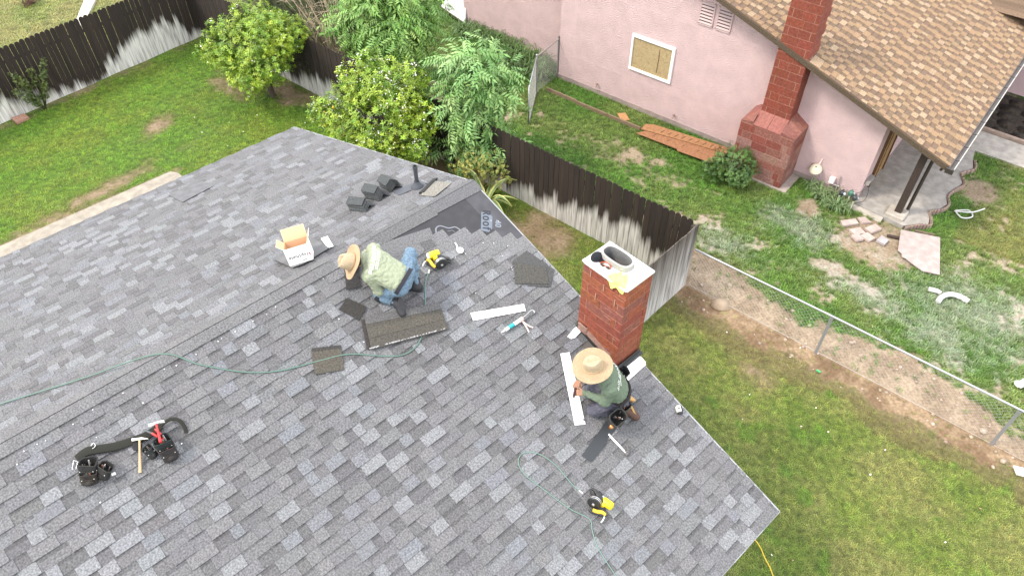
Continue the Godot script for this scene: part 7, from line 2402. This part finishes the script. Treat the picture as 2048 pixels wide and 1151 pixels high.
func build_yard_things() -> void:
	var conc := vmat("concrete")
	var white := vmat("white_board", 0.8, noise_tex(0.012, 0.84, 1.0, 131, 512, 5), null, 0.7)
	flat("brick", "pale terracotta paving brick lying at the foot of the left fence", "brick", [Vector2(-21.78, -4.69), Vector2(-21.72, -5.03), Vector2(-21.44, -5.02), Vector2(-21.42, -4.68)], 0.0, 0.07, Color(0.50, 0.27, 0.19), vmat("painted_brick"))
	# pavers by the porch
	var pav := [["long pinkish paver nearest the garden valves", [Vector2(-2.40, -14.93), Vector2(-2.15, -15.21), Vector2(-2.03, -15.10), Vector2(-2.27, -14.80)]],
		["pinkish paver against the porch step", [Vector2(-2.13, -15.28), Vector2(-2.0, -15.42), Vector2(-1.82, -15.32), Vector2(-1.97, -15.17)]],
		["pinkish paver right of the others, below the step's end", [Vector2(-1.86, -15.02), Vector2(-1.72, -15.32), Vector2(-1.55, -15.24), Vector2(-1.68, -14.95)]],
		["square pinkish paver in the middle of the scattered ones", [Vector2(-2.12, -14.76), Vector2(-1.95, -14.98), Vector2(-1.78, -14.87), Vector2(-1.93, -14.66)]],
		["dull pink paver touching the middle one's right corner", [Vector2(-1.85, -14.72), Vector2(-1.76, -14.91), Vector2(-1.54, -14.85), Vector2(-1.62, -14.66)]],
		["pinkish paver furthest from the porch, at the group's tip", [Vector2(-2.0, -14.58), Vector2(-1.90, -14.73), Vector2(-1.73, -14.63), Vector2(-1.84, -14.48)]],
		["grey chipped paver lying apart on the bare earth", [Vector2(-1.50, -14.78), Vector2(-1.46, -15.02), Vector2(-1.28, -14.98), Vector2(-1.30, -14.74)]]]
	for q in pav:
		flat("paver", q[0], "paver", q[1], rng.randf_range(0.0, 0.015), 0.06, jig(Color(0.52, 0.41, 0.37) if not (q[0] as String).begins_with("grey") else Color(0.42, 0.38, 0.38), 0.06), conc, Basis(Vector3.RIGHT, rng.randf_range(-0.04, 0.04)), "loose pavers by the porch step")
	flat("loose_board", "large off white board with a torn corner lying on the neighbour's grass", "board", [Vector2(-1.191, -15.467), Vector2(-0.407, -15.752), Vector2(-0.028, -14.551), Vector2(-0.362, -14.437), Vector2(-0.62, -14.53), Vector2(-0.78, -14.60), Vector2(-0.86, -14.60), Vector2(-0.90, -14.70), Vector2(-1.0, -14.75)], 0.05, 0.02, Color(0.40, 0.335, 0.31), white, Basis(Vector3.RIGHT, 0.02))
	flat("wood_scrap", "short brown wood scrap poking out under the white board's top edge", "wood", [Vector2(-0.95, -15.72), Vector2(-0.55, -15.86), Vector2(-0.53, -15.80), Vector2(-0.93, -15.66)], 0.01, 0.04, Color(0.20, 0.14, 0.10), vmat("grey_wood"))
	flat("wood_scrap", "dark wood scrap at the left corner of the white board", "wood", [Vector2(-1.38, -15.17), Vector2(-1.12, -15.26), Vector2(-1.10, -15.19), Vector2(-1.36, -15.10)], 0.01, 0.04, Color(0.08, 0.05, 0.04), vmat("grey_wood"))
	# white plastic pipe bends
	var pv := thing("plastic_pipe", "bent white plastic pipe on the dusty grass", "pipe", Transform3D(Basis.IDENTITY, Vector3(0.36, 0.03, -13.95)))
	var b := MB.new()
	b.col = Color(0.62, 0.62, 0.60)
	b.tube(smooth_path([Vector3(-0.16, 0.04, 0.26), Vector3(-0.14, 0.08, 0.10), Vector3(-0.04, 0.09, -0.06), Vector3(0.12, 0.08, -0.14), Vector3(0.32, 0.04, -0.16)]), 0.052, 12)
	for f in [[Vector3(0.10, 0.08, -0.13), Vector3(0.15, 0.075, -0.145)], [Vector3(0.22, 0.06, -0.15), Vector3(0.26, 0.055, -0.155)]]:
		b.tube(f, 0.060, 12)
	obj("pipe", b, vmat("white_metal"), pv)
	pv = thing("plastic_pipe", "short straight white plastic pipe piece beside the bent one", "pipe", Transform3D(Basis.IDENTITY, Vector3(0.06, 0.05, -13.98)))
	b = MB.new()
	b.col = Color(0.60, 0.60, 0.58)
	b.tube([Vector3(-0.13, 0.02, 0.03), Vector3(0.02, 0.02, -0.02), Vector3(0.10, 0.0, -0.03)], [0.05, 0.05, 0.045], 12)
	obj("pipe", b, vmat("white_metal"), pv)
	var wr := thing("wire_hanger", "bent white wire frame lying in the grass right of the porch", "wire", Transform3D(Basis.IDENTITY, Vector3(-0.24, 0.07, -17.0)))
	b = MB.new()
	b.col = Color(0.50, 0.50, 0.47)
	b.tube(smooth_path([Vector3(-0.2, 0, 0.05), Vector3(0.0, 0.01, 0.22), Vector3(0.18, 0.0, 0.02), Vector3(0.05, 0.03, -0.12), Vector3(-0.2, 0, 0.05), Vector3(0.12, 0.06, -0.05), Vector3(0.32, 0.08, -0.35)]), 0.018, 6)
	obj("wire", b, vmat("white_metal"), wr)
	var pl := thing("plastic_scrap", "crumpled white plastic at the photo's right edge beyond the wire fence", "plastic", Transform3D(Basis.IDENTITY, Vector3(2.15, 0.05, -12.55)))
	b = MB.new()
	b.col = Color(0.78, 0.78, 0.76)
	for i in 6: b.ball(Vector3(rng.randf_range(-0.1, 0.1), 0.02, rng.randf_range(-0.1, 0.1)), Vector3(0.09, 0.04, 0.07), 6, Basis(Vector3.UP, rng.randf() * 6.0) * Basis(Vector3.RIGHT, rng.randf()))
	obj("sheet", b, vmat("white_metal"), pl)
	# rocks along the wire fence
	for q in [["large pale rounded rock on the dirt beside the wire fence", -3.28, -10.80, 0.20, 0.13, 0.15], ["small pale stone on the dirt near the grey fence panel", -3.42, -11.42, 0.085, 0.05, 0.06], ["small stone at the foot of the wire fence at far right", 2.62, -10.55, 0.09, 0.05, 0.07]]:
		var r := thing("rock", q[0], "rock", Transform3D(Basis(Vector3.UP, 0.5), Vector3(q[1], 0.02, q[2])))
		b = MB.new()
		b.col = Color(0.46, 0.36, 0.26)
		var pr := []
		for i in 9:
			var a := -PI / 2 + PI * i / 8.0
			pr.append(Vector2(cos(a) * (1.0 + 0.08 * sin(i * 2.1)), sin(a) * (1.0 if sin(a) > 0 else 0.5)))
		b.lathe(pr, 14, Transform3D(Basis.from_scale(Vector3(q[3], q[4], q[5])), Vector3.ZERO))
		obj("stone", b, conc, r)
	# rubble along the verge, many pebbles
	b = MB.new()
	for i in 130:
		b.col = jig(Color(0.52, 0.41, 0.32), 0.3, 0.05)
		var x := rng.randf_range(-4.0, 5.0)
		var z := rng.randf_range(-11.7, -10.35)
		var s := rng.randf_range(0.012, 0.05) * (1.5 if rng.randf() < 0.1 else 1.0)
		b.ball(Vector3(x, ground_y(x, z) + s * 0.2, z), Vector3(s, s * 0.35, s * rng.randf_range(0.6, 1.2)), 6, Basis(Vector3.UP, rng.randf() * 6.0))
	stuff(tag(obj("pebbles", b, conc), "pebbles and clods scattered over the bare verge along the wire fence", "pebbles"))
	b = MB.new()
	for i in 80:
		b.col = jig(Color(0.66, 0.62, 0.52) if rng.randf() < 0.6 else Color(0.30, 0.20, 0.10), 0.2)
		var left := rng.randf() < 0.45
		var x := rng.randf_range(-19.0, -10.0) if left else rng.randf_range(-5.0, 3.0)
		var z := rng.randf_range(-10.6, -7.0) if left else rng.randf_range(-13.5, -5.0)
		b.box(Vector3(x, 0.05, z), Vector3(rng.randf_range(0.012, 0.035), 0.006, rng.randf_range(0.012, 0.03)), Basis(Vector3.UP, rng.randf() * 6.0) * Basis(Vector3.RIGHT, rng.randf() * 0.8))
	stuff(tag(obj("fallen_leaves", b, vmat("white_bits")), "fallen petals and dry leaves scattered over the lawns", "leaves"))
	# brown panel of siding in the weeds
	var card := thing("siding_panel", "long warped brown siding panel with slots lying along the pink wall", "panel", Transform3D(Basis.IDENTITY, Vector3(-6.85, 0.06, -15.2)))
	var brown := vmat("hardboard", 0.85, noise_tex(0.02, 0.75, 1.0, 141), null, 1.0)
	for q in [[[Vector2(-1.15, -0.12), Vector2(-0.95, -0.25), Vector2(1.15, -0.55), Vector2(1.18, -0.28), Vector2(0.2, -0.12), Vector2(-1.12, 0.15)], 0.08, Color(0.38, 0.185, 0.085)], [[Vector2(-1.0, 0.12), Vector2(-1.13, 0.36), Vector2(0.08, 0.30), Vector2(0.12, 0.36), Vector2(1.0, 0.28), Vector2(1.17, -0.05), Vector2(1.18, -0.30), Vector2(0.2, -0.14)], 0.055, Color(0.34, 0.16, 0.075)]]:
		b = MB.new()
		b.col = q[2]
		b.slab(PackedVector2Array(q[0]), q[1], q[1] + 0.012)
		obj("board", b, brown, card)
	b = MB.new()
	b.col = Color(0.05, 0.028, 0.018)
	for k in 9:
		b.box(Vector3(-0.6 + k * 0.19, 0.094, -0.10 - 0.035 * k), Vector3(0.018, 0.004, 0.15), Basis(Vector3.UP, -0.25))
		if k % 2 == 0: b.box(Vector3(-0.7 + k * 0.21, 0.069, 0.16 - 0.02 * k), Vector3(0.014, 0.004, 0.12), Basis(Vector3.UP, -0.2))
	obj("slots", b, vmat("deck"), card)
	flat("wood_scrap", "small orange brown board in the grass left of the siding panel", "wood", [Vector2(-8.93, -15.36), Vector2(-8.76, -15.53), Vector2(-8.50, -15.34), Vector2(-8.62, -15.13)], 0.06, 0.02, Color(0.50, 0.26, 0.11), brown, Basis(Vector3.BACK, -0.06))
	var ed := thing("garden_edging", "low weathered wooden edging in the grass parallel to the pink wall", "edging", Transform3D(Basis.IDENTITY, Vector3(-9.6, 0, -15.15)))
	for k in 3:
		b = MB.new()
		b.col = jig(Color(0.30, 0.21, 0.135), 0.1)
		b.box(Vector3(-1.1 + k * 1.07, 0.06, rng.randf_range(-0.02, 0.02)), Vector3(1.05, 0.11, 0.045), Basis(Vector3.UP, rng.randf_range(-0.02, 0.02)))
		obj("board", b, vmat("grey_wood"), ed)
	# scalloped bricks edging the porch
	var sc := thing("brick_edging", "row of small rounded bricks edging the neighbour's porch slab", "edging", Transform3D(Basis.IDENTITY, Vector3(-0.75, 0, -17.0)))
	var path := smooth_path([Vector3(-1.12, 0, -15.60), Vector3(-0.93, 0, -15.86), Vector3(-0.72, 0, -16.02), Vector3(-0.78, 0, -16.28), Vector3(-0.89, 0, -16.5), Vector3(-0.70, 0, -16.75), Vector3(-0.62, 0, -17.05), Vector3(-0.74, 0, -17.4), Vector3(-0.66, 0, -17.8), Vector3(-0.58, 0, -18.1), Vector3(-0.76, 0, -18.5), Vector3(-0.56, 0, -18.9), Vector3(-0.68, 0, -19.3)], 4)
	for i in path.size() - 1:
		var p: Vector3 = path[i]
		b = MB.new()
		b.col = jig(Color(0.34, 0.25, 0.20), 0.15, 0.05)
		var dd: Vector3 = path[i + 1] - p
		b.soft_box(p - Vector3(-0.75, 0, -17.0) + Vector3(0, 0.06, 0), Vector3(0.06, 0.15, dd.length() * 0.94), 0.02, Basis(Vector3.UP, atan2(dd.x, dd.z)))
		obj("brick", b, conc, sc)
	# valves by the wall
	var vl := [["left garden valve with a round dark top", -2.72, -15.60, Color(0.03, 0.035, 0.04)], ["middle green topped garden valve", -2.56, -15.72, Color(0.06, 0.16, 0.12)], ["right garden valve nearest the porch", -2.42, -15.60, Color(0.04, 0.045, 0.05)]]
	for q in vl:
		var v := thing("garden_valve", q[0] + " on white pipes by the pink wall", "valve", Transform3D(Basis(Vector3.UP, rng.randf() * 2.0), Vector3(q[1], 0, q[2])), "garden valves by the porch")
		b = MB.new()
		b.col = Color(0.66, 0.66, 0.56)
		for x in [-0.06, 0.06]: b.tube([Vector3(x, -0.02, 0.02), Vector3(x, 0.27, 0.02)], 0.016, 8)
		obj("pipe", b, vmat("white_metal"), v)
		b = MB.new()
		b.col = q[3]
		b.lathe([Vector2(0.0, -0.05), Vector2(0.05, -0.05), Vector2(0.065, -0.02), Vector2(0.065, 0.02), Vector2(0.045, 0.045), Vector2(0.02, 0.06), Vector2(0.02, 0.10), Vector2(0.0, 0.10)], 14, Transform3D(Basis.IDENTITY, Vector3(0, 0.31, 0.02)))
		b.tube([Vector3(-0.08, 0.29, 0.02), Vector3(0.08, 0.29, 0.02)], 0.028, 8)
		obj("valve_body", b, vmat("black_plastic"), v)
		b = MB.new()
		b.col = Color(0.45, 0.50, 0.52)
		b.lathe([Vector2(0.0, 0.0), Vector2(0.035, 0.0), Vector2(0.035, 0.006), Vector2(0.0, 0.006)], 12, Transform3D(Basis(Vector3.RIGHT, 0.9), Vector3(0, 0.33, 0.085)))
		obj("dial", b, vmat("white_metal"), v)
	# white sheet leaning at the far corner of the pink house
	var wp := thing("leaning_panel", "white sheet with dark framed edge leaning at the far left corner of the pink house", "panel", Transform3D(Basis.IDENTITY, Vector3(-16.15, 0.0, -16.85)))
	b = MB.new()
	b.col = Color(0.74, 0.74, 0.75)
	b.hull8([Vector3(-0.47, 0.45, 0.37), Vector3(0.63, 0.22, 0.40), Vector3(0.63, 0.20, 0.37), Vector3(-0.47, 0.43, 0.34), Vector3(0.08, 1.25, 0.05), Vector3(0.52, 1.25, 0.10), Vector3(0.52, 1.23, 0.07), Vector3(0.08, 1.23, 0.02)])
	obj("sheet", b, white, wp)
	b = MB.new()
	b.col = Color(0.16, 0.12, 0.08)
	b.tube([Vector3(0.64, 0.21, 0.41), Vector3(-0.48, 0.44, 0.38), Vector3(0.07, 1.26, 0.06)], 0.016, 4)
	b.tube([Vector3(-0.3, -0.02, 0.1), Vector3(-0.25, 0.6, 0.25)], 0.03, 6)
	b.tube([Vector3(0.5, -0.02, 0.1), Vector3(0.5, 0.5, 0.25)], 0.03, 6)
	obj("edge", b, vmat("grey_wood"), wp)
	# yellow cord across the lawn below the eave
	var co := thing("power_cord", "thin yellow cord crossing the lawn below the grey roof's front corner", "cord", Transform3D(Basis.IDENTITY, Vector3(-0.35, 0, -6.5)))
	b = MB.new()
	b.col = Color(0.62, 0.44, 0.03)
	b.tube(smooth_path([Vector3(-1.2, 0.06, -0.35), Vector3(-0.6, 0.06, -0.2), Vector3(0.0, 0.06, -0.02), Vector3(0.22, 0.065, 0.14), Vector3(0.45, 0.06, 0.32), Vector3(1.0, 0.06, 0.9)]), 0.009, 6)
	obj("cord", b, vmat("yellow_plastic"), co)
	# a few bits of litter on the dirt
	flat("litter", "small green bottle cap sized scrap on the dirt beside the wire fence post", "litter", [Vector2(-1.02, -10.45), Vector2(-0.94, -10.44), Vector2(-0.95, -10.40), Vector2(-1.03, -10.41)], 0.03, 0.02, Color(0.05, 0.35, 0.12), vmat("yellow_plastic"))
	flat("litter", "white crumpled paper on the dirt at the fence's far right end", "litter", [Vector2(2.46, -10.58), Vector2(2.62, -10.64), Vector2(2.70, -10.50), Vector2(2.55, -10.44)], 0.04, 0.03, Color(0.72, 0.72, 0.70), vmat("white_metal"))
